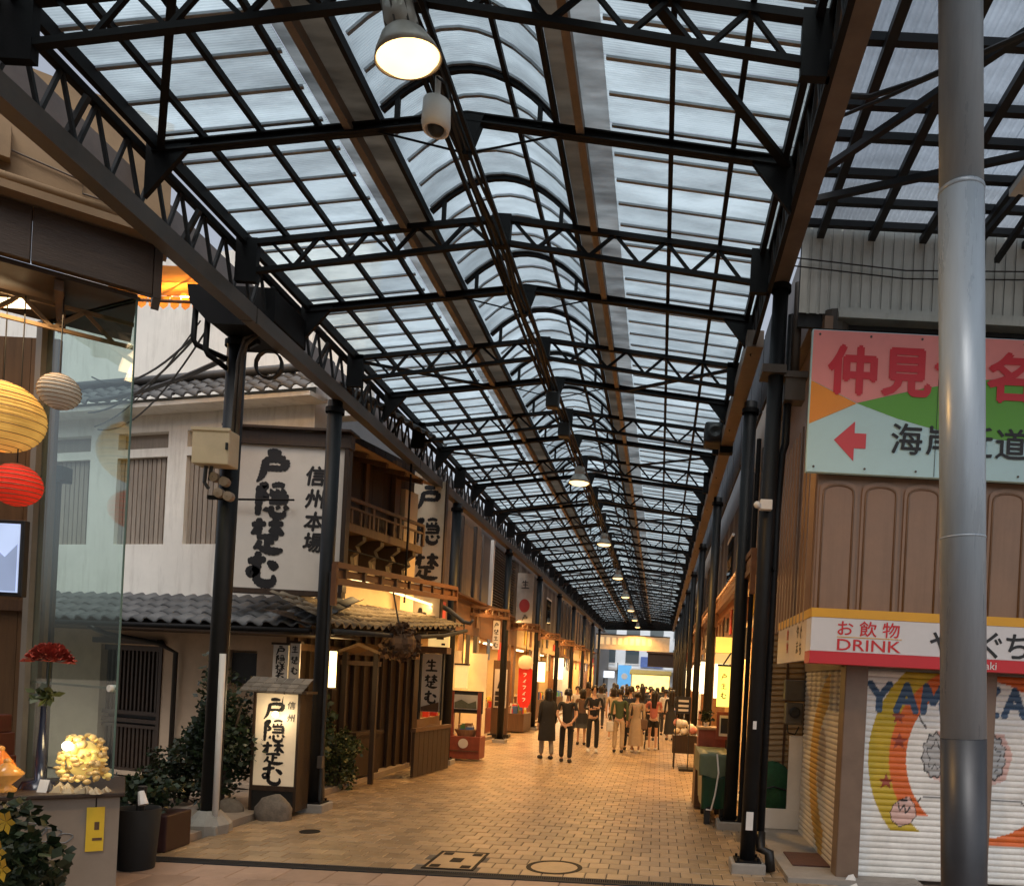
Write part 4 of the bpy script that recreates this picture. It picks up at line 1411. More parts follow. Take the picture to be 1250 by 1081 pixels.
STARS = [star(2.36, 1.62, .075), star(2.38, 1.38, .09), star(2.27, .98, .085), star(3.99, 1.5, .09), star(4.12, 1.2, .085), star(3.95, .9, .08), star(3.95, 1.35, .06)]
HAND = [(2.33, .68), (2.35, .6), (2.42, .55), (2.52, .58), (2.58, .66), (2.56, .76), (2.5, .84), (2.42, .8), (2.36, .76)]


def mural(x, z):
    """Colour of the painted picture at a point of the front shutters: rainbow band, stars, lettering, figure outline."""
    cx, cz_ = 3.2, 1.24
    for i, ch in enumerate('YAMAZAKI'):
        lx, lw = 2.07 + i * .265, .19
        q = [[(lx + a * lw, 1.68 + b * .25) for a, b in st] for st in LET[ch]]
        if any(seg(x, z, st, .033) for st in q):
            return CB
    for st in STARS:
        if in_poly(x, z, st):
            return CR
    if in_poly(x, z, HAND):
        if seg(x, z, [(2.4, .78), (2.42, .7), (2.46, .76), (2.48, .68), (2.52, .74)], .007):
            return CK
        return CP
    if seg(x, z, HAND + HAND[:1], .008):
        return CK
    d = math.hypot((x - cx) * 1.02, (z - cz_) * .98)
    if z > .38 + max(0, (2.42 - x)) * -.4 and x < 3.2 and z > .5 - (x - 2.15) * .0:
        if .93 < d < 1.14 and z > .46:
            return CY
        if .76 < d <= .93 and z > .66:
            return CO
    if x >= 3.2 and z > .4:
        if .93 < d < 1.14:
            return CY
        if .76 < d <= .93:
            return CO
    for hx in (2.74, 3.3):
        th = math.atan2(z - 1.26, (x - hx) * 1.8)
        e = math.hypot((x - hx) / .13, (z - 1.26) / .22) * (1 + .07 * math.sin(th * 11))
        if e < 1:
            if e > .92 or abs(e - .55 - .12 * math.sin(th * 5)) < .035:
                return CK
            return CG
    if seg(x, z, [(2.56, .74), (2.62, .84), (2.75, .85), (3.6, .85), (3.75, .7)], .008) or seg(x, z, [(2.53, 1.74), (2.58, 1.6), (2.64, 1.52)], .008):
        return CK
    if in_poly(x, z, [(2.68, 1.05), (2.66, 1.3), (2.74, 1.5), (3.4, 1.5), (3.5, 1.3), (3.44, 1.05), (3.1, .9)]):
        return CP
    return CW


def slat_mesh(p, q, z0, h, n, fn):
    """One curved shutter slat from p to q (plan points); fn gives paint at a distance along and a height."""
    prof = [(0, .0), (.007, .18), (.011, .45), (.007, .75), (0, .92), (-.004, 1.0)]
    dx, dy = q[0] - p[0], q[1] - p[1]
    L_ = math.hypot(dx, dy)
    nx, ny = dy / L_, -dx / L_
    vs, cols = [], []
    for k, (o, t) in enumerate(prof):
        for i in range(n + 1):
            s_ = i / n
            z = z0 + t * h
            vs.append((p[0] + dx * s_ + nx * o, p[1] + dy * s_ + ny * o, z))
            cols.append(fn(s_ * L_, z, k))
    fs = []
    for k in range(len(prof) - 1):
        for i in range(n):
            a = k * (n + 1) + i
            fs.append((a, a + 1, a + n + 2, a + n + 1))
    me = bpy.data.meshes.new('slat')
    me.from_pydata(vs, [], fs)
    ca = me.color_attributes.new('paint', 'FLOAT_COLOR', 'POINT')
    flat = []
    for c_ in cols:
        flat += [c_[0], c_[1], c_[2], 1.0]
    ca.data.foreach_set('color', flat)
    me.polygons.foreach_set('use_smooth', [True] * len(fs))
    me.materials.append(mu)
    return me


SH = .06
for name_x0, name_x1, n in ((2.02, 3.16, 150), (3.27, 4.6, 110)):
    sh = MB().box(name_x0, name_x1, 7.68, 7.7, .02, 2.08).build('roller_shutter', 'white_paint', cs)
    for k in range(34):
        z0 = .025 + k * SH
        link('slat', slat_mesh((name_x0 + .002, 7.64), (name_x1 - .002, 7.64), z0, SH * .985, n, lambda s_, z, j, x0=name_x0: mural(x0 + s_, z)), sh)
    MB().box(name_x0 + .4, name_x0 + .47, 7.622, 7.63, .3 + .5, .315 + .5).build('letter_slot', 'black', sh)


def side_mural(s_, z, j):
    if .5 < s_ < 1.4 and abs(math.hypot((s_ - 1.9) * .8, z - 1.0) - .95) < .16:
        return (.5, .27, .04)
    if math.hypot(s_ - 1.15, (z - 1.05) * .6) < .22:
        return (.4, .3, .22)
    if z > 1.62 and .3 < s_ < 1.9 and math.sin(s_ * 22) > .1:
        return (.32, .27, .22)
    return (.58, .52, .43)


ss = MB().box(1.9, 1.92, 7.78, 9.85, .02, 2.06).build('side_shutter', 'white_paint', cs)
for k in range(34):
    link('slat', slat_mesh((1.86, 9.84), (1.86, 7.78), .02 + k * SH, SH * .985, 70, side_mural), ss)
MB().add([(1.62, 7.5, .05), (1.72, 7.44, .05), (1.86, 7.5, .05), (1.8, 7.6, .05), (1.7, 7.56, .16), (1.76, 7.52, .15)], [(0, 1, 4), (1, 2, 5), (1, 5, 4), (2, 3, 5), (3, 0, 4), (3, 4, 5)]).v
tag(MB().add([(1.84, 7.42, .0), (1.98, 7.38, .0), (2.02, 7.5, .0), (1.88, 7.52, .0), (1.9, 7.44, .09), (1.95, 7.45, .1)], [(0, 1, 5, 4), (1, 2, 5), (2, 3, 4, 5), (3, 0, 4)]).build('crumpled_bag', 'white_paint'), 'crumpled white bag at the foot of the shop pillar', 'bag')
tag(MB().box(1.45, 1.83, 7.9, 8.5, .045, .062).build('door_mat', mat('mat_brown', (.1, .045, .035), .9, 0, .3, 20, .5, 120)), 'dark reddish door mat beside the side shutter', 'mat')

# --- drink fascia sign
dk = thing('drink_sign', 'white and red drink shop fascia sign with yellow top band over the shutters', 'sign', (3, 7.2, 2.09))
mat('sign_grey', (.72, .72, .73), .35, 0, .04, 3, dirt=.1)
mat('sign_yellow', (.78, .4, .02), .4, 0, .06, 3)
mat('sign_red', (.6, .02, .03), .4, 0, .06, 3)
MB().box(1.38, 4.8, 7.2, 7.44, 2.205, 2.515).build('panel', 'sign_grey', dk)
MB().box(1.375, 4.8, 7.195, 7.445, 2.517, 2.6).build('yellow_band', 'sign_yellow', dk)
MB().box(1.375, 4.8, 7.195, 7.445, 2.09, 2.203).build('red_band', 'sign_red', dk)
mat('return_face', (.62, .5, .4), .35, 0, .08, 3, dirt=.2)
MB().box(1.38, 1.43, 7.446, 9.2, 2.12, 2.515).build('return_panel', 'return_face', dk)
MB().box(1.376, 1.43, 7.446, 9.2, 2.517, 2.6).build('return_band', 'sign_yellow', dk)
put_text('red_lettering', glyph('お 飲 物', .15, .012), 'red_paint', dk, (1.91, 7.197, 2.425), 0, 1.12)
put_text('red_lettering', glyph('DRINK', .15, .008), 'red_paint', dk, (1.92, 7.197, 2.272), 0, 1.32)
MB().box(1.62, 2.22, 7.194, 7.199, 2.34, 2.346).build('rule', 'sign_yellow', dk)
for ch, x in zip('やまぐち', (2.6, 2.83, 3.06, 3.29)):
    put_text('black_lettering', glyph(ch, .27, .016), 'ink', dk, (x, 7.197, 2.335))
put_text('white_lettering', glyph('Yamazaki', .1, .006), 'white_paint', dk, (2.92, 7.192, 2.145))


def side_text(name, txt, size, m, parent, c, bold):
    V_, F_ = glyph(txt, size, bold, 0, True, 1.05)
    mb = MB()
    mb.add([(c[0] - z, c[1] - x, c[2] + y) for x, y, z in V_], F_)
    return mb.build(name, m, parent)


side_text('side_lettering', 'やま', .15, 'ink', dk, (1.378, 7.9, 2.42), .012)
side_text('side_lettering', 'ぐち', .15, 'ink', dk, (1.378, 7.72, 2.4), .012)
side_text('side_lettering', '飲物', .13, 'red_paint', dk, (1.378, 8.5, 2.42), .012)

# --- pink street sign
pk = thing('market_direction_sign', 'big pink, green and pale blue market street sign with red arrow', 'sign', (3, 7.3, 3.88))
mat('sign_pink', (.85, .3, .28), .35, 0, .07, 2, dirt=.15)
mat('sign_mint', (.52, .8, .86), .35, 0, .05, 2, dirt=.15)
mat('sign_green', (.11, .4, .02), .35, 0, .06, 2)
mat('sign_orange', (.85, .3, .01), .35, 0, .06, 2)
mat('sign_crimson', (.62, .008, .02), .35, 0, .05, 2)
mat('sign_arrow', (.65, .05, .06), .35, 0, .05, 2)
MB().box(1.27, 4.9, 7.3, 7.36, 3.88, 5.22).build('board', 'sign_mint', pk, bevel=.008)
up = [(1.28, 4.74), (1.72, 4.545)] + [(1.72 + i * .2, 4.545 + .31 * math.sin(min(1.0, i * .2 / 1.7) * PI / 2)) for i in range(1, 9)] + [(4.89, 4.86), (4.89, 5.21), (1.28, 5.21)]
MB().prism(up, 'y', 7.296, 7.2995).build('pink_field', 'sign_pink', pk)
leafp = [(1.72 + i * .2, 4.543 + .31 * math.sin(min(1.0, i * .2 / 1.7) * PI / 2)) for i in range(0, 9)] + [(4.89, 4.858), (4.89, 4.3), (3.2, 4.26), (2.94, 4.28), (2.6, 4.31), (2.35, 4.36), (2.1, 4.42)]
MB().prism(leafp, 'y', 7.2965, 7.2995).build('green_leaf', 'sign_green', pk)
MB().prism([(1.28, 4.735), (1.715, 4.54), (1.28, 4.33)], 'y', 7.2965, 7.2995).build('orange_wedge', 'sign_orange', pk)
for ch, x in zip('仲見世名店街', (1.66, 2.17, 2.66, 3.13, 3.62, 4.1)):
    put_text('red_lettering', glyph(ch, .48, .036), 'sign_crimson', pk, (x, 7.29, 4.85))
MB().prism([(1.52, 4.19), (1.71, 4.37), (1.71, 4.26), (1.82, 4.26), (1.82, 4.12), (1.71, 4.12), (1.71, 4.0)], 'y', 7.294, 7.2985).build('arrow', 'sign_arrow', pk)
for xs_ in (2.47, 3.68):
    MB().box(xs_, xs_ + .004, 7.2935, 7.2955, 3.89, 5.21).build('panel_seam', 'steel_grey', pk)
for i in range(8):
    for z_ in (3.93, 5.17):
        MB().lathe([(.001, -.004), (.011, -.004), (.011, .0)], (1.34 + i * .48, 7.2945, z_), 8, 'y').build('screw_head', 'eave_grey', pk)
for ch, x in zip('海岸近道', (2.2, 2.53, 2.86, 3.18)):
    put_text('black_lettering', glyph(ch, .31, .014), 'ink', pk, (x, 7.29, 4.23))

# --- corrugated fascia wall above
cf = thing('corrugated_fascia', 'grey-green corrugated metal fascia above the pink street sign', 'fascia', (4, 7.6, 5.5))
mat('fascia_metal', (.56, .58, .54), .5, .15, .12, 3, .05, 30, dirt=.3, streak=.5)
for k in range(38):
    x = 1.18 + k * .1
    z0 = 5.52 if x < 1.55 else 5.56
    mb = MB()
    mb.add([(x, 7.62, z0), (x + .072, 7.62, z0), (x + .076, 7.632, z0), (x + .1, 7.632, z0), (x, 7.62, 6.36), (x + .072, 7.62, 6.36), (x + .076, 7.632, 6.36), (x + .1, 7.632, 6.36)],
           [(0, 1, 5, 4), (1, 2, 6, 5), (2, 3, 7, 6)])
    mb.build('corrugated_strip', 'fascia_metal', cf)
MB().box(1.55, 5, 7.5, 7.68, 5.44, 5.5).box(1.55, 5, 7.55, 7.6, 5.5, 5.56).build('bottom_trim', 'fascia_metal', cf)
MB().box(1.18, 5, 7.66, 7.7, 5.4, 6.36).build('backing', 'steel_grey', cf)
for z in (5.98, 5.9):
    MB().tube([(1.1, 7.58, z + .05), (2.2, 7.58, z - .02), (3.4, 7.58, z + .03), (5, 7.58, z)], .007, 5).build('wire', 'black', cf)
tag(MB().box(1.3, 5, 7.5, 7.56, 5.26, 5.32).build('sign_hanger_beam', 'steel'), 'dark steel beam that the pink street sign hangs from', 'beam')
for x in (1.45,):
    tag(MB().lathe([(.14, 0), (.14, .4)], (1.55, 7.7, 5.15), 16).box(1.4, 1.7, 7.58, 7.62, 5.2, 5.22).build('stub_post', 'eave_grey'), 'short grey post behind the top edge of the pink street sign', 'post')

# ================================================================== CROSS ROOF AT RIGHT
cr = thing('side_street_canopy', 'flat bluish corrugated roof over the side street beside the arcade', 'canopy', (4, 5.5, 6.5))
zc = 6.3
for k in range(9):
    x = 1.15 + k * .75
    me = corr([(0, 0), (.0, 0)], 1).mesh('tmp') if False else None
    mb = MB()
    n = 60
    for j in range(n + 1):
        xx = x + .76 * j / n
        dz = .012 * math.sin(2 * PI * xx / .076)
        mb.v += [(xx, 3.0, zc + .08 + dz + .006 * (k % 2)), (xx, 7.62, zc + .08 + dz + .006 * (k % 2))]
    for j in range(n):
        mb.f.append((2 * j, 2 * j + 2, 2 * j + 3, 2 * j + 1)); mb.m.append(0)
    mb.build('corrugated_sheet', 'sheet_cross', cr, smooth=True)
for y in (4.0, 4.75, 5.35, 5.95, 6.3, 6.75, 7.15, 7.5):
    MB().box(1.1, 8, y - .03, y + .03, zc, zc + .06).build('purlin', 'steel_blue', cr)
for k in range(12):
    x = 1.35 + k * .5
    MB().box(x - .035, x + .035, 3.0, 7.6, zc - .06, zc - .001).build('rafter', 'steel_blue', cr)
for p, q in (((1.12, 6.4, 6.1), (2.4, 4.9, 6.27)), ((1.12, 6.7, 6.05), (3.4, 6.0, 6.25)), ((2.7, 7.4, 6.0), (3.0, 5.6, 6.27)), ((3.0, 7.4, 6.0), (3.05, 5.6, 6.27)), ((2.4, 5.0, 6.25), (3.6, 6.2, 6.25))):
    MB().bar(p, q, .05, .05).build('brace', 'steel_blue', cr)
MB().tube([(1.1, 5.7, 6.2), (1.3, 5.6, 6.12), (1.6, 5.4, 6.1), (2.4, 5.0, 6.25)], .02, 6).tube([(1.1, 5.8, 6.1), (1.4, 5.5, 6.05), (2.2, 5.1, 6.22)], .013, 6).build('cable_run', 'black', cr)
tag(MB().box(2.75, 5, 6.0, 6.6, 6.1, 6.16).bar((2.75, 6.0, 6.07), (5, 6.2, 6.02), .08).build('roof_duct', 'fascia_metal'), 'pale sheet metal duct under the side street roof', 'duct')

# ================================================================== RIGHT-HAND FRONTAGE BEHIND THE CORNER SHOP
mt = thing('meter_cabinet', 'weathered grey electricity meter boxes on the wall past the side shutter', 'meter', (1.72, 9.95, 1.4))
mat('meter_grey', (.1, .095, .085), .5, .1, .2, 6, dirt=.3)
MB().box(1.6, 1.88, 9.86, 10.0, 1.68, 1.95).build('upper_box', 'meter_grey', mt, bevel=.015)
MB().box(1.62, 1.84, 9.84, 10.0, 1.38, 1.66).build('meter_box', 'meter_grey', mt, bevel=.02)
MB().lathe([(.07, 0), (.07, -.03), (.05, -.05), (.001, -.05)], (1.73, 9.84, 1.54), 18, 'y').build('dial_glass', 'steel_grey', mt)
MB().tube([(1.65, 9.88, 1.39), (1.66, 9.85, 1.28), (1.75, 9.85, 1.26), (1.8, 9.87, 1.36)], .01, 6).build('cable_loop', 'black', mt)
wf = thing('white_frame_panel', 'white painted door frame panel leaning by the meter boxes', 'panel', (1.75, 10.0, .05))
MB().box(1.7, 1.94, 9.9, 9.95, .3, 1.24).build('stile', 'white_paint', wf)
MB().box(1.4, 1.94, 9.9, 9.95, .05, .299).build('bottom_rail', 'white_paint', wf)
gs = thing('grille_shutter', 'closed beige lattice shutter behind the street column', 'shutter', (1.7, 10.6, 0))
mat('beige_slat', (.5, .38, .24), .5, 0, .12, 5, dirt=.3)
MB().box(1.25, 2.1, 10.62, 10.66, .05, 2.6).build('backing', 'warm_wall', gs)
for k in range(34):
    MB().bar((1.27, 10.6, .1 + k * .075), (2.1, 10.6, .14 + k * .075), .02, .045).build('slat', 'beige_slat', gs)
for x in (1.45, 1.72, 1.98):
    MB().box(x, x + .025, 10.56, 10.59, .05, 2.6).build('guide_bar', 'mid_wood', gs)
nt_ = thing('green_net', 'dark green netting bundled behind the white frame panel', 'net', (1.55, 10.3, .05))
mat('net_green', (.012, .07, .025), .8, 0, .4, 14, .6, 60)
nb_ = MB().ball((1.55, 10.3, .45), .42, 18, 12, .75, .5, 1.0)
for i, v in enumerate(nb_.v):
    k = 1 + .1 * math.sin(v[0] * 18 + v[2] * 9) + .06 * math.sin(v[2] * 31)
    nb_.v[i] = (1.55 + (v[0] - 1.55) * k, 10.3 + (v[1] - 10.3) * k, v[2])
nb_.build('bundle', 'net_green', nt_, smooth=True)
MB().tube([(1.3, 10.05, .5), (1.55, 10.07, .56), (1.8, 10.1, .5)], .012, 5).build('tie_cord', 'black', nt_)

# green tarpaulin cart
ct = thing('covered_cart', 'street cart covered with green tarpaulin and tied with white cord', 'cart', (.8, 10.7, 0))
mat('tarp_green', (.004, .05, .022), .35, 0, .25, 5, .5, 12)
mat('tarp_pale', (.1, .13, .075), .5, 0, .2, 6, .5, 14)


def tarp(x0, x1, y0, y1, z0, z1, seed, flare):
    mb = MB()
    n, m = 28, 8
    r = random.Random(seed)
    ph = [r.uniform(0, 6) for _ in range(4)]
    for j in range(m + 1):
        t = j / m
        for i in range(n):
            a = i / n * 4
            s_ = a % 1
            k = int(a)
            cx = [(x0 + (x1 - x0) * s_, y0), (x1, y0 + (y1 - y0) * s_), (x1 - (x1 - x0) * s_, y1), (x0, y1 - (y1 - y0) * s_)][k]
            ox, oy = cx[0] - (x0 + x1) / 2, cx[1] - (y0 + y1) / 2
            f = 1 + flare * (1 - t) + .035 * math.sin(i * 1.9 + ph[0] + t * 2) * (1 - t) + .02 * math.sin(i * 3.7 + ph[1])
            mb.v.append(((x0 + x1) / 2 + ox * f, (y0 + y1) / 2 + oy * f, z0 + (z1 - z0) * t + .02 * math.sin(i * 1.3 + ph[2]) * (1 - t)))
    for j in range(m):
        for i in range(n):
            i2 = (i + 1) % n
            mb.f.append((j * n + i, j * n + i2, (j + 1) * n + i2, (j + 1) * n + i)); mb.m.append(0)
    mb.f.append(tuple(m * n + i for i in range(n))); mb.m.append(0)
    return mb


tarp(.62, .98, 10.15, 11.3, .22, .66, 1, -.12).build('tarpaulin', 'tarp_green', ct, smooth=True)
tarp(.58, 1.0, 10.12, 11.33, .64, .93, 2, .0).build('top_sheet', 'tarp_pale', ct, smooth=True)
MB().tube([(.8, 10.1, .94), (.83, 10.08, .7), (.8, 10.13, .4), (.76, 10.16, .2), (.7, 10.2, .2)], .012, 6).build('cord', 'white_paint', ct)
for x, y in ((.72, 10.3), (.92, 10.3), (.72, 11.1), (.92, 11.1)):
    MB().box(x - .04, x + .04, y - .04, y + .04, 0.0, .3).build('leg', 'black', ct)
bx_ = thing('red_wood_crate', 'reddish wooden crate with a small framed notice behind the covered cart', 'crate', (.85, 11.7, .9))
mat('red_wood', (.22, .05, .025), .5, 0, .25, 8, .2, 50)
MB().box(.6, 1.02, 11.45, 12.2, .02, .9).build('plinth', 'mid_wood', bx_)
MB().box(.62, 1.04, 11.45, 11.9, .9, 1.17).build('crate_body', 'red_wood', bx_)
MB().box(.6, 1.06, 11.43, 11.92, 1.17, 1.2).build('crate_top', 'pale_wood', bx_)
nf = thing('framed_notice', 'dark framed notice board with white sheet behind the street column', 'notice', (1.05, 11.3, 1.0))
MB().box(.86, 1.2, 11.25, 11.28, 1.05, 1.45).build('frame', 'red_wood', nf)
MB().box(.9, 1.14, 11.24, 11.249, 1.1, 1.4).build('sheet', 'sign_white', nf)
MB().box(.92, 1.1, 11.235, 11.239, 1.14, 1.36).build('picture', 'black', nf)
MB().box(1.0, 1.03, 11.26, 11.29, 0, 1.05).build('post', 'dark_wood', nf)
pp = thing('potted_plant', 'small potted plant on the red crate', 'plant', (.72, 11.75, 1.2))
MB().lathe([(.03, 0), (.045, .07), (.04, .07)], (.74, 11.7, 1.2), 12).build('pot', 'white_paint', pp)
pm = MB(); leaves(pm, (.74, 11.7, 1.36), (.1, .1, .1), 120, .07, 5); pm.build('foliage', 'leaf', pp)
ys = thing('yellow_lit_sign', 'glowing yellow vertical box sign hung beside the street column', 'sign', (.92, 11.0, 1.53))
MB().box(.83, 1.0, 11.0, 11.1, 1.53, 2.1).build('light_box', glow('yellow_box', (1.0, .72, .12), 1.5), ys)
MB().box(.82, 1.01, 10.99, 11.11, 2.1, 2.13).build('cap', 'dark_wood', ys)
put_text('writing', brush_column([TO, NAMA, MU], .09, .13, 1.0), mat('sign_ochre', (.35, .22, .02), .5), ys, (.915, 10.996, 1.95))
MB().bar((.9, 11.05, 2.13), (1.0, 11.05, 2.3), .02).build('hanger', 'black', ys)
lb = thing('yellow_lantern_board', 'yellow lit board above the glowing box sign', 'sign', (.95, 11.6, 2.3))
MB().box(.82, 1.1, 11.6, 11.7, 2.32, 2.55).build('panel', glow('yellow_board', (1.0, .62, .1), 1.0), lb)
MB().box(.82, 1.1, 11.62, 11.68, 2.15, 2.31).build('lower_panel', 'lit_cream', lb)
sp = thing('speaker_box', 'grey loudspeaker box on the eave beam of the cart side', 'speaker', (.65, 12, 5.5))
MB().box(.5, .8, 11.85, 12.25, 5.52, 5.84).build('cabinet', 'steel_grey', sp, bevel=.04)
MB().lathe([(.1, 0), (.12, -.02), (.08, -.03), (.001, -.01)], (.66, 11.85, 5.68), 18, 'y').build('cone', 'black', sp)
MB().box(.75, .95, 11.95, 12.1, 5.4, 5.55).build('bracket', 'steel', sp)
# ================================================================== NEAR CORNER SOUVENIR SHOP
so_ = thing('souvenir_shop', 'corner souvenir shop with dark wood fascia, glass screen and paper lanterns', 'building', (-6, 6, 0))
FO, FA = (-4.42, 6.54), math.atan2(.55, .74)   # fascia runs back to the left towards the viewer: x minus
S = lambda: WB(FO, FA)
mat('fascia_wood', (.05, .03, .018), .5, 0, .35, 6, .2, 40, stretch=(.4, .4, 3))
for k in range(5):
    a1 = -k * .8
    S().box(a1 - .795, a1, -.02, .06, 4.86, 5.28).build('fascia_board', 'fascia_wood', so_, bevel=.006)
S().box(.002, .06, -.03, .25, 4.84, 5.3).build('fascia_end', 'fascia_wood', so_)
mat('soffit_cream', (.3, .2, .11), .8, 0, .12, 3, .1, 50, dirt=.45)
S().box(-4.2, .1, .1, .3, 5.3, 6.4).build('upper_wall', 'soffit_cream', so_)
S().box(-4.2, .02, -.15, .1, 5.3, 5.36).build('ledge', 'soffit_cream', so_)
S().tube([(-4.2, -.0, 5.46), (.1, .04, 5.46)], .04, 10).build('pipe', 'soffit_cream', so_, smooth=True)
S().tube([(-1.4, .08, 6.1), (-1.4, .08, 5.75), (-.5, .08, 5.65), (-.5, .08, 5.55), (-.1, .08, 5.55)], .008, 5).build('wire', 'brown_steel', so_)
S().box(-1.5, -.95, .0, .1, 5.6, 5.85).build('vent_box', 'soffit_cream', so_)
# ceiling and inner lattice
S().box(-4, -.1, .06, 1.2, 4.82, 4.86).build('ceiling', 'fascia_wood', so_)
for k in range(6):
    S().box(-3.75 + k * .62, -3.69 + k * .62, .1, 1.15, 4.73, 4.815).build('ceiling_joist', 'mid_wood', so_)
zz = MB()
tb = S()
for k in range(8):
    xa = -3.6 + k * .42
    tb.bar((xa, .5, 4.55), (xa + .21, .5, 4.75), .03)
    tb.bar((xa + .21, .5, 4.75), (xa + .42, .5, 4.55), .03)
tb.bar((-3.6, .5, 4.55), (-.1, .5, 4.55), .03)
tb.bar((-3.6, .5, 4.75), (-.1, .5, 4.75), .03)
tb.build('lattice_beam', 'soffit_cream', so_)
# back wall of brown boards
mat('brown_board', (.14, .075, .032), .5, 0, .3, 5, .2, 40, stretch=(3, 3, .3), rnd=.15)
for k in range(9):
    MB().box(-8.2 + k * .26, -7.945 + k * .26, 7.4, 7.45, 0, 4.8).build('wall_board', 'brown_board', so_)
MB().box(-8.2, -5.88, 7.35, 7.4, 2.2, 2.3).build('shelf_rail', 'mid_wood', so_)
# glass screen
GA, GB = (-4.55, 6.54), (-5.71, 7.08)
ga = math.atan2(GB[1] - GA[1], GB[0] - GA[0])
GL = math.hypot(GB[0] - GA[0], GB[1] - GA[1])
gs_ = thing('glass_screen', 'tall clear glass screen panel at the end of the souvenir shop', 'glass panel', (-4.7, 6.25, 0))
Gw = lambda: WB(GA, ga)
Gw().box(0, GL, -.005, .005, .05, 4.82).build('pane', 'glass', gs_)
mat('glass_edge', (.12, .2, .18), .15, 0, .1, 4)
Gw().box(-.008, -.001, -.007, .007, .05, 4.82).build('polished_edge', 'glass_edge', gs_)
mat('alu', (.25, .21, .16), .4, .4, .15, 5)
Gw().box(GL, GL + .09, -.05, .05, 0, 4.82).build('end_post', 'alu', gs_)
Gw().box(0, GL, -.03, .03, 4.82, 4.85).build('head_rail', 'alu', gs_)
Gw().lathe([(.001, -.03), (.03, -.03), (.03, .03), (.001, .03)], (.06, 0, 1.55), 12, 'y').build('knob', 'white_paint', gs_)
Gw().box(.02, GL, -.014, -.006, 1.54, 1.56).build('rail', 'alu', gs_)
# lattice added behind the glass to stand in for a reflection in it
sc_ = thing('reflection_lattice', 'dark wooden lattice added behind the glass panel in place of a reflection', 'screen', (-6.7, 8.2, 0))
for k in range(5):
    MB().box(-6.9 + k * .09, -6.855 + k * .09, 8.2, 8.24, 2.95, 3.62).build('slat', 'dark_wood', sc_)
for k in range(6):
    MB().box(-6.91, -6.49, 8.175, 8.199, 2.96 + k * .12, 3.01 + k * .12).build('rail', 'dark_wood', sc_)
MB().box(-6.94, -6.36, 8.15, 8.3, 3.62, 3.78).build('head', 'steel_grey', sc_)
for x in (-6.47, -6.95):
    MB().box(x, x + .04, 8.2, 8.25, 0, 3.62).build('post', 'dark_wood', sc_)

# paper lanterns: ribbed globes


def paper_lantern(name, label, c, r, m, squash=.95, ztop=4.75):
    t = thing(name, label, 'lantern', (c[0], c[1], c[2] - r))
    mb = MB()
    n = 26
    prof = []
    for i in range(n * 2 + 1):
        a = PI * (.04 + .92 * i / (n * 2))
        rr_ = r * math.sin(a) * (1.0 if i % 2 else .975)
        prof.append((rr_, -r * squash * math.cos(a)))
    mb.lathe(prof, c, 28)
    mb.build('paper_globe', m, t, smooth=False)
    rb_l = MB()
    for i in range(1, 13):
        a = PI * i / 13
        zc_, rc_ = c[2] - r * squash * math.cos(a), r * math.sin(a) * 1.002
        rb_l.tube([(c[0] + rc_ * math.cos(j * PI / 14), c[1] + rc_ * math.sin(j * PI / 14), zc_) for j in range(29)], .0035, 4, False)
    rb_l.build('bamboo_rib', 'pale_wood', t)
    MB().lathe([(r * .13, r * squash * .97), (r * .16, r * squash * 1.0), (r * .13, r * squash * 1.03)], c, 14).build('top_ring', 'black', t)
    MB().tube([(c[0], c[1], c[2] + r * squash), (c[0], c[1], ztop)], .005, 5).build('cord', 'black', t)
    return t


def lantern_paper(name, col, es):
    m = bpy.data.materials.new(name)
    m.use_nodes = True
    nt = m.node_tree
    b = nt.nodes['Principled BSDF']
    b.inputs['Base Color'].default_value = (*col, 1)
    b.inputs['Roughness'].default_value = .8
    b.inputs['Emission Color'].default_value = (*col, 1)
    n = nt.nodes.new('ShaderNodeTexNoise'); n.inputs['Scale'].default_value = 6
    tc = nt.nodes.new('ShaderNodeTexCoord'); nt.links.new(tc.outputs['Object'], n.inputs['Vector'])
    lw = nt.nodes.new('ShaderNodeMapRange'); lw.inputs[1].default_value = .3; lw.inputs[2].default_value = .7; lw.inputs[3].default_value = es * .75; lw.inputs[4].default_value = es * 1.2
    nt.links.new(n.outputs[0], lw.inputs[0]); nt.links.new(lw.outputs[0], b.inputs['Emission Strength'])
    MATS[name] = m
    return m


lantern_paper('paper_yellow', (.8, .45, .1), .38)
lantern_paper('paper_red', (.7, .03, .012), .42)
lantern_paper('paper_white', (.55, .48, .38), .1)  # unlit paper, given a faint glow of its own
paper_lantern('paper_lantern', 'large glowing yellow paper globe lantern hanging in the souvenir shop', (-5.51, 6.4, 3.74), .3, 'paper_yellow')
paper_lantern('paper_lantern', 'glowing red paper lantern hanging below the yellow globe', (-5.38, 6.42, 3.19), .182, 'paper_red')
paper_lantern('paper_lantern', 'small unlit white paper lantern with added faint glow hanging behind the glass panel', (-5.05, 6.4, 3.97), .15, 'paper_white')
tv = thing('wall_screen', 'flat screen showing a pale blue mountain picture beside the lanterns', 'screen', (-4.8, 5.35, 2.2))
MB().box(-5.65, -4.78, 5.8, 5.85, 2.23, 2.8).build('bezel', 'black', tv, bevel=.006)
MB().box(-5.62, -4.81, 5.792, 5.799, 2.26, 2.77).build('display', glow('screen_blue', (.42, .52, .75), .7), tv)
MB().prism([(-5.2, 2.27), (-4.98, 2.58), (-4.91, 2.52), (-4.82, 2.62), (-4.82, 2.27)], 'y', 5.789, 5.7915).build('mountain_picture', glow('screen_peak', (.26, .33, .5), .5), tv)
MB().tube([(-5.2, 5.83, 2.8), (-5.2, 5.83, 4.75)], .015, 6).build('hanger', 'black', tv)

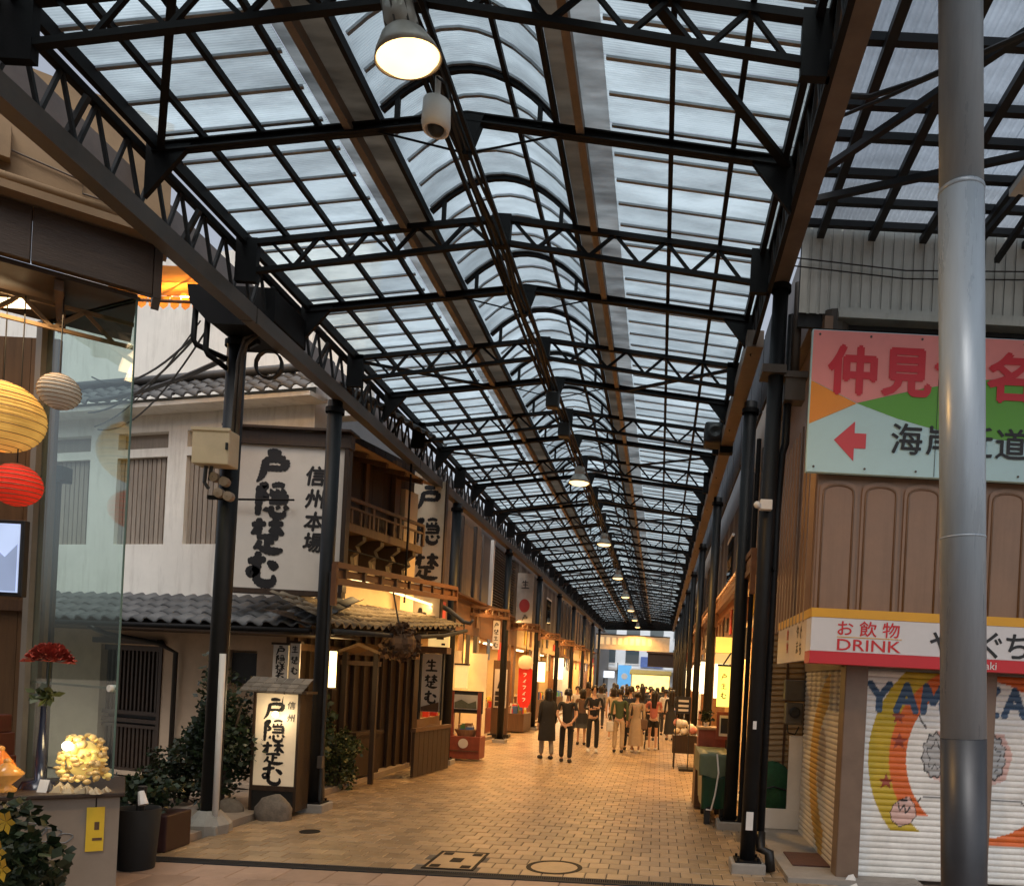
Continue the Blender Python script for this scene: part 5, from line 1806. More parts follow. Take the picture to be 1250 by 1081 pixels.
# display table
TO_, TA = (-4.05, 5.92), 0.6
T = lambda: WB(TO_, TA)
tb_ = thing('display_table', 'display table with pale drawn front panel at the souvenir shop corner', 'table', (-4.5, 5.8, 0))
mat('panel_cream', (.27, .22, .17), .6, 0, .12, 4, dirt=.15)
T().box(-1.5, 0, 0, .02, .04, .76).build('front_panel', 'panel_cream', tb_)
T().box(-1.55, .03, -.05, .9, .765, .8).build('table_top', 'dark_wood', tb_, bevel=.008)
T().box(-.03, 0, .021, .85, .0, .76).build('side_panel', 'dark_wood', tb_)
T().box(-1.5, -1.47, .021, .85, .0, .76).build('side_panel', 'dark_wood', tb_)
sk = T()
for ox, oz, sc in ((-.55, .52, .11), (-.42, .5, .07), (-.7, .47, .09), (-.33, .47, .05)):
    sk.tube([(ox + sc * math.cos(t * .5) * (1 + .3 * math.sin(t)), -.004, oz + sc * .7 * math.sin(t * .5)) for t in range(14)], .003, 4)
sk.build('line_drawing', 'bar_grey', tb_)
yc = thing('yellow_card', 'yellow hanging card on the front of the display table', 'card', (-4.15, 5.85, .4))
T().box(-.2, -.09, -.012, -.006, .36, .69).build('card', mat('card_yellow', (.75, .5, .03), .5, 0, .08, 6), yc)
T().tube([(-.145, -.006, .69), (-.145, -.004, .77)], .004, 4).build('string', 'black', yc)
T().box(-.16, -.1, -.015, -.0125, .44, .46).box(-.15, -.12, -.015, -.0125, .52, .58).build('mark', 'mid_wood', yc)
# glowing shell lamp
sl_ = thing('shell_lamp', 'glowing lamp made of pale yellow shells on the display table', 'lamp', (-4.4, 5.95, .8))
r = random.Random(11)
glow('shell_glow', (1.0, .68, .2), .3)
mat('shell', (.6, .42, .18), .4, 0, .25, 10, emit=(1, .65, .2), es=.04, rnd=.2)
for k in range(150):
    a, h = r.uniform(0, 2 * PI), r.uniform(0, 1)
    rad = .17 * (1 - .4 * h * h) * r.uniform(.85, 1.1)
    c = (-4.4 + rad * math.cos(a), 6.0 + rad * .6 * math.sin(a), .86 + .34 * h)
    s_ = r.uniform(.014, .03)
    MB().ball(c, s_, 8, 5, r.uniform(.6, 1.5), r.uniform(.4, 1), r.uniform(.4, 1.3)).build('shell', 'shell' if k % 6 else 'shell_glow', sl_, smooth=True)
MB().ball((-4.4, 6.0, 1.02), .12, 14, 9, 1, .7, 1.2).build('glass_core', 'shell_glow', sl_, smooth=True)
MB().ball((-4.44, 5.88, 1.13), .035, 12, 8).build('bulb', glow('bulb_hot', (1, .85, .45), 16), sl_, smooth=True)
lamp('shell_bulb', 'POINT', (-4.42, 5.78, 1.15), 3, (1, .75, .4), sl_, .06)
cr_ = thing('crystal_heap', 'heap of pale rock crystals at the foot of the shell lamp', 'crystals', (-4.2, 5.9, .8))
for k in range(30):
    c = (r.uniform(-4.55, -4.1), r.uniform(5.75, 5.9), .81)
    s_ = r.uniform(.015, .04)
    MB().add([(c[0] - s_, c[1] - s_, .8), (c[0] + s_, c[1] - s_ * .7, .8), (c[0] + s_ * .6, c[1] + s_, .8), (c[0] - s_ * .8, c[1] + s_ * .8, .8), (c[0] + r.uniform(-.02, .02), c[1], .8 + s_ * 1.5)],
             [(0, 1, 4), (1, 2, 4), (2, 3, 4), (3, 0, 4)]).build('crystal', mat('crystal', (.4, .33, .22), .25, 0, .3, 10, rnd=.3), cr_)
# rose on a stand
rs = thing('fabric_rose', 'big red fabric rose on a dark stem standing on the display table', 'flower', (-4.62, 5.9, .8))
mat('petal', (.3, .04, .025), .6, 0, .3, 12, rnd=.3)
for k in range(48):
    a = k * 2.4
    rd = .012 + .085 * (k / 48) ** .8
    tilt = .1 + 1.0 * k / 48
    c = Vector((-4.62 + rd * math.cos(a), 5.9 + rd * math.sin(a) * .8, 1.82 - .07 * (k / 48) ** 1.5))
    pv = MB()
    n = 6
    pts = [c]
    for i in range(n + 1):
        b_ = a + (i / n - .5) * 2.4
        l = (.05 + .045 * k / 48) * (1 + .2 * math.sin(i * 2.2 + k))
        pts.append(c + Vector((l * math.cos(b_), l * math.sin(b_) * .8, .075 * (1.15 - tilt) + .014 * math.sin(i * 3 + k))))
    pv.add(pts, [(0, i, i + 1) for i in range(1, n + 1)])
    pv.build('petal', 'petal', rs)
MB().tube([(-4.62, 5.9, 1.78), (-4.63, 5.9, 1.5), (-4.64, 5.9, 1.42)], .01, 6).build('stem', 'leaf', rs)
pm = MB(); leaves(pm, (-4.65, 5.9, 1.5), (.08, .08, .05), 50, .07, 15); pm.build('foliage', 'leaf_pale', rs)
MB().lathe([(.02, .62), (.022, .45), (.035, .2), (.035, .06), (.11, .05), (.13, .0)], (-4.65, 5.9, .8), 16).build('bottle_stand', mat('navy_glass', (.012, .016, .035), .2, 0, .2, 5), rs, smooth=True)
# orange glass ornaments
for k, (x, y, h, w_, col, lab) in enumerate(((-4.83, 5.75, .3, .09, 'a', 'tall peaked orange glass ornament at the edge of the display table'), (-4.72, 5.68, .22, .1, 'b', 'squat amber glass bowl beside the tall orange ornament'), (-4.95, 5.72, .26, .11, 'a', 'round orange glass jar behind the amber bowl'))):
    og = thing('glass_ornament', lab, 'ornament', (x, y, .8))
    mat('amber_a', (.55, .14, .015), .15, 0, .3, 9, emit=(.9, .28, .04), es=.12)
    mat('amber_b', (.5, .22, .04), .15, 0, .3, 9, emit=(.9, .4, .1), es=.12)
    MB().lathe([(w_ * .6, 0), (w_ * .65, .02), (w_ * .3, .05), (w_, .12), (w_ * 1.05, h * .6), (w_ * .5, h * .85), (.01, h)], (x, y, .8), 18).build('glass_body', 'amber_' + col, og, smooth=True)
    MB().ball((x, y, .8 + h), .025, 10, 6).build('knob', 'amber_b', og, smooth=True)
rb = thing('red_gift_box', 'stack of dark red gift boxes behind the glass ornaments', 'box', (-5.1, 6.0, .8))
for k, (z0, z1, w_) in enumerate(((.8, 1.0, .2), (1.002, 1.18, .18), (1.182, 1.32, .15))):
    MB().box(-5.28 - w_, -5.28 + w_, 5.95, 6.2, z0, z1).build('gift_box', mat('box_red', (.1, .014, .008), .5, 0, .2, 6), rb, bevel=.008)
pd = thing('pink_doll', 'little pink fabric figure on top of the red gift boxes', 'figurine', (-5.02, 5.98, 1.46))
mat('pink_cloth', (.6, .25, .22), .8, 0, .2, 12)
MB().lathe([(.06, 0), (.05, .06), (.025, .1), (.035, .13), (.03, .17), (.001, .19)], (-5.2, 6.0, 1.32), 14).build('body', 'pink_cloth', pd, smooth=True)
MB().lathe([(.02, 0), (.02, .02), (.05, .025)], (-5.2, 6.0, 1.49), 12).build('hat', 'white_paint', pd)
wc = thing('price_card', 'small white price card in front of the shell lamp', 'card', (-4.5, 5.72, .8))
MB().add([(-4.53, 5.72, .8), (-4.45, 5.71, .8), (-4.45, 5.74, .89), (-4.53, 5.75, .89), (-4.53, 5.78, .8), (-4.45, 5.77, .8)], [(0, 1, 2, 3), (4, 3, 2, 5)]).build('folded_card', 'white_paint', wc)
# yellow flowers at the table corner
fl_ = thing('lily_bouquet', 'bunch of yellow lilies with dark leaves below the display table', 'flowers', (-4.1, 5.0, 0))
mat('lily', (.45, .27, .02), .5, 0, .2, 8, rnd=.15)
lm = MB(); leaves(lm, (-4.15, 5.05, .45), (.32, .25, .42), 1500, .085, 21, .6); lm.build('foliage', 'leaf', fl_)
for k, (x, z) in enumerate(((-4.08, .76), (-3.97, .78), (-4.12, .55), (-4.0, .6), (-4.2, .66), (-3.95, .5))):
    for i in range(6):
        a = i * PI / 3
        d1 = Vector((math.cos(a), -.35, math.sin(a)))
        e_ = Vector((-math.sin(a), 0, math.cos(a)))
        c = Vector((x, 4.8 - .01 * k, z))
        MB().add([c, c + d1 * .045 + e_ * .022, c + d1 * .085, c + d1 * .045 - e_ * .022], [(0, 1, 2, 3)]).build('petal', 'lily', fl_)
MB().lathe([(.14, 0), (.18, .25), (.16, .25)], (-4.15, 5.05, 0), 18).build('vase', 'black', fl_, smooth=True)
# dark bags by the table
db = thing('umbrella_bin', 'dark bin with a folded white-tipped umbrella beside the display table', 'bin', (-4.45, 6.8, 0))
MB().lathe([(.14, 0), (.17, .52), (.155, .52), (.15, .45)], (-4.45, 6.75, .0), 20).build('bin_body', mat('bin_black', (.006, .006, .006), .85, 0, .3, 8), db, smooth=True)
MB().tube([(-4.42, 6.7, .3), (-4.38, 6.68, .72)], [.03, .035], 8).build('umbrella', 'black', db)
MB().tube([(-4.38, 6.66, .68), (-4.34, 6.64, .57)], [.025, .04], 8).build('umbrella_tip', 'white_paint', db)
rp = thing('red_planter', 'dark red planter with low plants behind the display table', 'planter', (-4.6, 7.6, 0))
MB().box(-5.2, -4.55, 7.3, 7.7, 0.0, .35).build('trough', mat('planter_red', (.025, .005, .005), .5, 0, .2, 6), rp, bevel=.015)
pm = MB(); leaves(pm, (-4.9, 7.5, .5), (.4, .25, .28), 1100, .07, 31); pm.build('foliage', 'leaf', rp)
lamp('shop_light', 'AREA', (-5.6, 6.2, 4.6), 16, (1, .66, .34), so_, 1.2, .5)
MB().box(-6.2, -5.4, 6.4, 6.5, 4.68, 4.72).build('tube_light', glow('tube_warm', (1, .72, .4), 5), so_)
# ================================================================== CEILING LAMPS
GL_ = 'pendant lamps along the ridge of the arcade'
for k, y in enumerate((4.64, 14.6, 21.2, 28.2, 34.6, 41.2, 47.8, 54)):
    pl = thing('pendant_lamp', 'large lit pendant lamp hung beside the white ceiling camera' if k == 0 else 'lit pendant lamp hanging from the arcade ridge far down the street', 'lamp', (XM, y, 5.5), None if k == 0 else GL_)
    MB().tube([(XM, y, 5.72), (XM, y, 6.02)], .025, 8).build('stem', 'steel', pl)
    MB().lathe([(.03, .32), (.09, .3), (.1, .2), (.085, .16)], (XM, y, 5.47), 20).build('housing', mat('lamp_metal', (.42, .39, .34), .4, .3, .2, 9), pl, smooth=True)
    MB().lathe([(.08, .17), (.13, .13), (.18, .05), (.2, .0), (.19, .005), (.12, .1)], (XM, y, 5.47), 28).build('reflector', 'lamp_metal', pl, smooth=True)
    MB().lathe([(.185, .012), (.15, -.02), (.08, -.035), (.001, -.04)], (XM, y, 5.47), 28).build('diffuser', glow('lamp_white', (1, .66, .27), 2.6), pl, smooth=True)
    if k == 0:
        pl.rotation_euler = (math.radians(9.5), math.radians(-13), 0)
        for i in range(7):
            a = i * PI / 3.5
            MB().box(XM + .09 * math.cos(a) - .006, XM + .09 * math.cos(a) + .006, y + .09 * math.sin(a) - .006, y + .09 * math.sin(a) + .006, 5.62, 5.84).build('cooling_fin', 'eave_grey', pl)
    lamp('pendant_light', 'SPOT', (XM, y, 5.4), 900 if k else 240, (1, .52, .13), pl, .16, spot=math.radians(150), blend=.5)
cm = thing('ceiling_camera', 'white cylindrical camera hanging from the arcade ridge near the large lamp', 'camera', (-1.69, 5.23, 5.45))
MB().lathe([(.001, .22), (.05, .22), (.09, .19), (.095, .04), (.085, .0), (.07, .0), (.07, .03), (.001, .03)], (-1.69, 5.23, 5.46), 22).build('housing', 'white_paint', cm, smooth=True)
MB().ball((-1.69, 5.23, 5.48), .055, 14, 8).build('lens_dome', 'black', cm, smooth=True)
MB().tube([(-1.69, 5.23, 5.67), (-1.69, 5.23, 5.82)], .02, 8).build('mount', 'white_paint', cm)
MB().tube([(-1.69, 5.2, 5.8), (-1.62, 5.18, 5.74), (-1.6, 5.2, 5.66)], .008, 5).build('lead', 'black', cm)
for k, y in enumerate((10.9, 12.2)):
    us = thing('ridge_speaker', 'black loudspeaker hung under the arcade ridge before the second lamp' if k == 0 else 'black loudspeaker hung under the arcade ridge right behind another speaker', 'speaker', (-1.69, y, 5.6))
    MB().box(-1.78, -1.6, y - .08, y + .08, 5.58, 5.8).build('cabinet', 'black', us, bevel=.02)
    MB().tube([(-1.69, y, 5.8), (-1.69, y, 5.95)], .015, 6).build('bracket', 'steel', us)

# ================================================================== SHOP FRONTS DOWN THE STREET
mat('goods_red', (.5, .04, .03), .5, rnd=.3)
mat('goods_yellow', (.6, .42, .08), .5, rnd=.3)
mat('goods_white', (.65, .6, .52), .5, rnd=.2)
mat('goods_green', (.1, .25, .07), .5, rnd=.3)
mat('goods_brown', (.25, .13, .06), .5, rnd=.3)
mat('goods_blue', (.06, .12, .3), .5, rnd=.3)
GOODS = ['goods_red', 'goods_yellow', 'goods_white', 'goods_green', 'goods_brown', 'goods_blue']
mat('grey_board', (.16, .15, .14), .6, 0, .2, 5, .1, 40, rnd=.15, dirt=.3)
mat('dark_board', (.055, .045, .038), .6, 0, .25, 5, .1, 40, rnd=.2, dirt=.3)
mat('tan_board', (.3, .22, .14), .6, 0, .2, 5, .1, 40, rnd=.15, dirt=.3)
glow('tube_shop', (1, .74, .4), 5.0)
glow('tube_white', (.95, .95, .85), 6.0)


def goods(mb, x0, x1, y0, y1, z, h, n, r):
    for _ in range(n):
        mb.k = r.randrange(6)
        w_ = r.uniform(.06, .16)
        x, y = r.uniform(x0, x1 - w_), r.uniform(y0, y1 - w_)
        mb.box(x, x + w_, y, y + w_, z, z + r.uniform(.35, 1) * h)


SHOP_LABEL = [
    'lit shop with pale board shutters upstairs, next to the noodle restaurant', 'lit shop with a dark louvred upper front behind the red cloth banner', 'lit shop under the hanging round red emblem sign',
    'lit shop with grey boarded upper wall past the red emblem sign', 'lit shop with dark boarded upper front deep in the arcade', 'lit shop with tan boarded upper front deep in the arcade',
    'small lit shop near the far arcade exit', 'last lit shop before the far arcade exit on the banner side']


def shop(side, y0, y1, seed, label, style, cool=False, power=105, cat='shop'):
    """A shop front between two columns: boarded upper wall, lit open front, shelves of goods inside."""
    r = random.Random(seed)
    sx = side
    xf = -4.82 if sx < 0 else 1.42
    out = lambda d: xf + sx * d          # d metres into the shop
    t = thing('shop_front', label, cat, (xf, (y0 + y1) / 2, 0))

    def bx(name, d0, d1, ya, yb, z0, z1, m, **k):
        a, b = out(d0), out(d1)
        return MB().box(min(a, b), max(a, b), ya, yb, z0, z1).build(name, m, t, **k)
    bx('upper_wall', .1, .25, y0, y1, 3.0, 5.75 if sx < 0 else 6.7, 'grey_board' if style % 2 else 'tan_board')
    if style in (0, 2):
        n = int((y1 - y0) / .24)
        for k in range(n):
            bx('board', .04, .1, y0 + .02 + k * .24, y0 + .25 + k * .24, 3.65, 5.4, ['tan_board', 'grey_board', 'dark_board'][style if style < 3 else 0])
        for k in (.25, .55, .8):
            bx('post', -.02, .05, y0 + (y1 - y0) * k, y0 + (y1 - y0) * k + .12, 3.6, 5.5, 'dark_board')
    elif style == 1:
        for k in range(22):
            bx('louvre', -.04, .08, y0 + 1.0, y1 - .9, 3.7 + k * .08, 3.735 + k * .08, 'dark_board')
        bx('post', -.06, .1, y0 + .85, y0 + 1.0, 3.6, 5.5, 'white_paint')
        bx('side_board', .03, .1, y0 + .02, y0 + .84, 3.6, 5.5, 'grey_board')
        bx('side_board', .03, .1, y1 - .88, y1 - .02, 3.6, 5.5, 'dark_board')
    else:
        n = int((y1 - y0) / .4)
        for k in range(n):
            bx('board', .02, .1, y0 + .02 + k * .4, y0 + .4 + k * .4, 3.6, 5.5, 'dark_board' if k % 3 else 'grey_board')
        bx('window', -.02, .02, y0 + 1.2, y0 + 2.2, 4.0, 5.0, 'glass_dark')
        bx('window_frame', -.03, .02, y0 + 1.12, y0 + 2.28, 5.0, 5.06, 'white_paint')
    bx('header', .0, .1, y0, y1, 2.75, 3.58, ['lit_plaster', 'mid_wood', 'cream', 'rust_wood'][r.randrange(4)])
    bx('cornice', -.2, .1, y0, y1, 3.585, 3.63, 'rust_wood')
    bx('back_wall', 2.0, 2.1, y0, y1, 0, 3.0, 'warm_wall')
    bx('ceiling', .1, 2.0, y0, y1, 2.75, 2.8, 'cream')
    bx('floor', -.0, 2.0, y0, y1, .0, .07, 'concrete_warm')
    for y in (y0, y1 - .1):
        bx('partition', .05, 2.0, y, y + .1, .07, 2.75, 'warm_wall' if r.random() < .5 else 'cream')
    for k in range(3):
        sh = bx('shelf', 1.55, 1.99, y0 + .15, y1 - .15, .7 + k * .55, .73 + k * .55, 'mid_wood')
        gm_ = MB()
        a, b = sorted((out(1.55), out(1.98)))
        goods(gm_, a, b, y0 + .2, y1 - .2, .73 + k * .55, .4, 34, r)
        gm_.build('goods', GOODS, sh, kind='stuff')
    a, b = sorted((out(.15), out(.75)))
    ctr = bx('counter', .15, .75, y0 + .5, y1 - 1.0, .07, .8, 'mid_wood' if r.random() < .6 else 'red_wood')
    gm_ = MB()
    goods(gm_, a, b, y0 + .55, y1 - 1.1, .8, .32, 46, r)
    gm_.build('goods', GOODS, ctr, kind='stuff')
    for k in range(2):
        yy = y0 + (y1 - y0) * (.3 + .4 * k)
        a, b = sorted((out(.5), out(.62)))
        MB().box(a, b, yy - .6, yy + .6, 2.7, 2.74).build('tube_light', 'tube_white' if cool else 'tube_shop', t)
    for k in range(5):
        yy = y0 + .3 + (y1 - y0 - .9) * k / 4 + r.uniform(-.1, .1)
        hh = r.uniform(.25, .6)
        z_ = r.uniform(2.85, 3.0)
        if r.random() < .75:
            bx('poster', -.03, -.005, yy, yy + r.uniform(.25, .6), z_, z_ + hh, r.choice(['goods_red', 'goods_yellow', 'sign_white', 'dark_board', 'mid_wood', 'rust_wood', 'goods_brown']))
    for k in range(6):
        if r.random() < .6:
            yy = y0 + .4 + (y1 - y0 - .8) * k / 6
            a, b = sorted((out(-.12), out(-.1)))
            z_ = r.uniform(2.0, 2.3)
            MB().box(a - .0, b + .0, yy, yy + .35, z_, 2.74).build('curtain_strip', r.choice(['goods_red', 'goods_blue', 'sign_white', 'goods_brown', 'dark_board']), t)
    bx('pier', -.02, .3, y1 - .55, y1 - .12, .05, 2.75, 'cream' if style % 2 == 0 else 'rust_wood')
    lamp('shop_light', 'AREA', (out(.35), (y0 + y1) / 2, 2.68), power, (1, .52, .15) if not cool else (1, .86, .62), t, .5, (y1 - y0) * .7)
    lamp('front_wash', 'AREA', (out(-.35), (y0 + y1) / 2, 3.45), power * .5, (1, .54, .18), t, .15, (y1 - y0) * .8, rot=(0, sx * math.radians(35), 0))
    return t


ys_l = [15.5, 20.7, 26.0, 31.2, 36.4, 41.6, 46.8, 52.0, 57.0]
for k in range(8):
    shop(-1, ys_l[k], ys_l[k + 1] - .02, 40 + k, SHOP_LABEL[k], [0, 1, 3, 3, 2, 0, 3, 2][k], cool=k in (4, 6))
RL = ['lit shop behind the covered cart with a boarded upper wall', 'lit shop behind the standing menu sign on the cart side', 'lit shop with louvred upper front on the cart side', 'lit shop on the cart side past the louvred front', 'narrow lit shop deep on the cart side',
      'bright shop deep on the cart side', 'small bright shop near the exit on the cart side', 'last bright shop by the exit on the cart side']
ys_r = [10.75, 15.4, 20.6, 25.8, 31.0, 36.2, 41.4, 46.6, 52.0]
for k in range(8):
    shop(1, ys_r[k], ys_r[k + 1] - .02, 60 + k, RL[k], [0, 3, 1, 2, 3, 0, 2, 3][k], cool=k in (3, 5, 6))

# canopies at the columns
CL_ = ['rust-red canopy beam across the pavement at the lit pale-shuttered shop', 'rust-red canopy beam just before the red cloth banner', 'rust-red canopy beam below the round red emblem sign',
       'rust-red canopy beam past the round red emblem sign', 'far rust-red canopy beam on the banner side']
for k, (y, x) in enumerate(((20.6, -4.9), (25.9, -4.9), (31.1, -4.9), (36.3, -4.9), (41.5, -4.9))):
    canopy((x - .35, y - 1.6), (-4.05, y - .1), 3.28, .2, CL_[k])
for k, (ya, yb) in enumerate(((9.35, 15.2), (15.4, 20.4), (20.6, 25.6))):
    canopy((1.06, ya), (1.06, yb), 3.25 + .1 * k, .22, ['rust-red canopy rail between the column of the covered cart and the menu sign', 'rust-red canopy rail past the standing menu sign', 'rust-red canopy rail deep on the cart side'][k])

# ================================================================== STREET THINGS, LEFT
ds = thing('photo_display_stand', 'dark red display stand with a framed landscape photo and baskets', 'stand', (-3.95, 16.3, 0))
MB().box(-4.3, -3.62, 16.0, 16.5, .04, .5).build('cabinet', 'red_wood', ds, bevel=.01)
MB().box(-4.28, -4.2, 16.05, 16.15, .5, 1.42).build('post', 'red_wood', ds)
MB().box(-3.72, -3.64, 16.05, 16.15, .5, 1.42).build('post', 'red_wood', ds)
MB().box(-4.3, -3.62, 16.06, 16.14, .98, 1.44).build('picture_frame', 'black', ds)
MB().box(-4.2, -3.72, 16.045, 16.059, 1.06, 1.36).build('landscape_photo', mat('photo_sky', (.45, .45, .42), .4, 0, .3, 3), ds)
MB().prism([(-4.19, 1.08), (-4.19, 1.2), (-4.05, 1.26), (-3.9, 1.18), (-3.75, 1.24), (-3.73, 1.08)], 'y', 16.038, 16.0445).build('photo_hills', mat('photo_hill', (.1, .11, .08), .4, 0, .4, 14), ds)
MB().lathe([(.16, 0), (.24, .14), (.22, .14), (.15, .03)], (-3.95, 16.2, .5), 16, 'z', 1.1, .7).build('basket', 'pale_wood', ds)
gm_ = MB(); rg = random.Random(9); goods(gm_, -4.12, -3.78, 16.1, 16.3, .56, .22, 14, rg); gm_.build('goods', GOODS, ds, kind='stuff')
MB().lathe([(.1, 0), (.1, -.01), (.085, -.012), (.001, -.012)], (-3.96, 15.998, .36), 20, 'y').build('crest', 'sign_white', ds)
MB().box(-4.28, -3.64, 15.985, 15.999, .2, .215).build('cabinet_rail', 'mid_wood', ds)
ss_ = thing('standing_sign', 'standing wooden signboard with dark picture squares under a lit pelmet', 'sign', (-4.5, 22.3, 0))
MB().box(-4.74, -4.27, 22.2, 22.3, .1, 2.2).build('board', 'mid_wood', ss_)
MB().box(-4.69, -4.33, 22.185, 22.199, .85, 1.95).build('sheet', 'sign_white', ss_)
for i in range(2):
    for j in range(3):
        MB().box(-4.65 + i * .16, -4.52 + i * .16, 22.17, 22.184, .9 + j * .15, 1.02 + j * .15).build('picture', 'ink', ss_)
MB().prism([(-4.6, 1.4), (-4.48, 1.92), (-4.42, 1.9), (-4.44, 1.4)], 'y', 22.17, 22.184).build('picture', 'ink', ss_)
MB().box(-4.8, -4.2, 22.1, 22.45, .02, .1).build('foot', 'black', ss_)
rb_ = thing('red_banner_lantern', 'red cloth banner with white writing below a cream lantern top', 'banner', (-4.1, 23.9, .8))
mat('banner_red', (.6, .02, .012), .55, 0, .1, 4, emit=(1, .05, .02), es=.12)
mat('banner_cream', (.75, .5, .25), .55, 0, .1, 4, emit=(1, .55, .2), es=.35)
bn = MB()
for j in range(9):
    t_ = j / 8
    for i in range(7):
        s_ = i / 6
        w_ = .21 * (1 if t_ < .85 else 1 - (t_ - .85) * 3)
        bn.v.append((-4.12 + (s_ - .5) * 2 * w_, 23.9 + .03 * math.sin(s_ * 7 + t_ * 3), 2.02 - 1.2 * t_))
for j in range(8):
    for i in range(6):
        a = j * 7 + i
        bn.f.append((a, a + 1, a + 8, a + 7)); bn.m.append(0)
bn.build('cloth', 'banner_red', rb_, smooth=True)
MB().lathe([(.1, .42), (.2, .34), (.23, .2), (.2, .06), (.1, .0)], (-4.12, 23.9, 2.0), 20).build('lantern_top', 'banner_cream', rb_, smooth=True)
MB().tube([(-4.12, 23.9, 2.4), (-4.12, 23.9, 3.2)], .012, 5).build('cord', 'black', rb_)
DASH = [[[(.15, .75, .12), (.5, .8, .16), (.85, .75, .12)], [(.8, .75, .12), (.6, .4, .14), (.3, .1, .08)]], [[(.2, .2, .1), (.5, .55, .14), (.8, .85, .1)], [(.55, .55, .12), (.55, .1, .1)]]]
put_text('white_mark', brush_column([DASH[0], DASH[1], DASH[0], DASH[1], DASH[0]], .15, .19, 1.1), 'white_paint', rb_, (-4.12, 23.85, 1.82))
es_ = thing('emblem_sign', 'white hanging sign with a round red emblem high on the banner side', 'sign', (-4.25, 24.0, 3.4))
MB().box(-4.52, -4.02, 24.0, 24.05, 3.42, 4.95).build('panel', 'concrete', es_)
MB().lathe([(.001, -.008), (.18, -.008), (.18, .0)], (-4.27, 23.999, 3.95), 26, 'y', .9, 1.15).build('emblem', mat('dull_red', (.25, .02, .02), .6), es_)
V_, F_ = stroke_glyph(NAMA, .28); put_text('brush_mark', (V_, F_), 'ink', es_, (-4.27, 23.99, 4.6))
V_, F_ = stroke_glyph(TO, .2); put_text('brush_mark', (V_, F_), 'ink', es_, (-4.24, 23.99, 3.56))
hs = thing('slim_hanging_sign', 'slim white hanging sign with dark writing under the canopy beam', 'sign', (-4.3, 20.3, 2.4))
MB().box(-4.4, -4.22, 20.3, 20.34, 2.45, 3.2).build('panel', 'sign_white', hs)
V_, F_ = brush_column([TO, SO, NAMA, MU], .13, .17, 1.1); put_text('writing', (V_, F_), 'ink', hs, (-4.31, 20.296, 3.08))
for k in range(3):
    sg = thing('lit_box_sign', ['pale yellow lit box sign beside the photo display stand', 'warm lit lantern sign past the red banner', 'warm lit lantern sign deep on the banner side'][k], 'sign', ((-4.35, -4.2, -4.25)[k], (17, 27.5, 33)[k], 1.4))
    x, y, z0, z1, w_ = ((-4.33, 17.0, 1.47, 1.97, .13), (-4.2, 27.5, 1.6, 2.3, .14), (-4.3, 33.0, 1.7, 2.6, .2))[k]
    MB().box(x - w_, x + w_, y, y + .12, z0, z1).build('light_box', 'lit_cream' if k == 0 else glow('box_warm', (1, .75, .4), 2.2), sg)
    MB().box(x - w_ - .02, x + w_ + .02, y - .02, y + .14, z1, z1 + .04).build('cap', 'dark_wood', sg)
    MB().bar((x, y + .06, z1 + .04), (x, y + .06, 2.9), .02).build('hanger', 'black', sg)
gsd = thing('goods_stand', 'low green slatted stand of goods under the red banner', 'stand', (-4.45, 24.8, 0))
MB().box(-4.8, -4.15, 24.2, 25.6, .05, .6).build('table', 'mid_wood', gsd)
gm_ = MB(); goods(gm_, -4.78, -4.2, 24.25, 25.5, .6, .3, 40, rg); gm_.build('goods', GOODS, gsd, kind='stuff')

# shop pieces of the first lit shop: open white door leaves
dl = thing('folding_door', 'pale folding door leaves opened at the pale-shuttered shop', 'door', (-4.5, 18.5, 0))
for k, (y, x0, x1) in enumerate(((17.6, -4.9, -4.5), (19.4, -4.9, -4.3))):
    MB().box(x0, x1, y, y + .05, .06, 2.3).build('leaf', 'cream', dl)
# ================================================================== STREET THINGS, CART SIDE
mn = thing('menu_stand', 'dark standing menu sign over a basket of soft toys', 'sign', (.55, 16.2, 0))
MB().box(.37, .68, 16.0, 16.05, 1.2, 1.55).build('menu_board', 'black', mn)
for z in (1.44, 1.34, 1.25):
    MB().box(.42, .63, 15.99, 15.999, z, z + .045).build('menu_line', 'sign_white', mn)
for x in (.38, .66):
    MB().box(x, x + .02, 16.06, 16.1, .06, 1.2).build('post', 'black', mn)
MB().box(.5, .9, 16.15, 16.55, .0, .05).build('foot', 'black', mn)
tc_ = thing('toy_basket', 'wooden bin heaped with pale soft toys behind the menu sign', 'bin', (.62, 17.2, 0))
MB().box(.36, .9, 16.9, 17.5, .3, .68).build('bin_box', 'dark_wood', tc_)
for x in (.38, .84):
    MB().box(x, x + .04, 16.92, 16.96, 0, .3).build('leg', 'dark_wood', tc_)
for k in range(12):
    c = (rg.uniform(.42, .84), rg.uniform(16.95, 17.4), rg.uniform(.7, .95))
    MB().ball(c, rg.uniform(.07, .11), 10, 7).build('soft_toy', ['goods_white', 'pink_cloth', 'cream'][k % 3], tc_, smooth=True)
for k in range(5):
    y = (13.5, 18.2, 22.5, 27, 33)[k]
    sg = thing('lit_lantern_sign', ['white lit lantern sign behind the covered cart', 'white lit lantern sign above the toy bin', 'white lit sign past the toy bin', 'white lit sign deep on the cart side', 'white lit sign farthest on the cart side'][k], 'sign', (1.0, y, 1.6))
    w_ = .12
    MB().box(1.08 - w_, 1.08 + w_, y, y + .15, 1.6, 2.35).build('light_box', glow('box_pale', (1, .86, .55), 2.2), sg)
    MB().box(1.08 - w_ - .02, 1.08 + w_ + .02, y - .02, y + .17, 2.35, 2.39).build('cap', 'dark_wood', sg)
    MB().bar((1.08, y + .07, 2.39), (1.08, y + .07, 3.0), .02).build('hanger', 'black', sg)

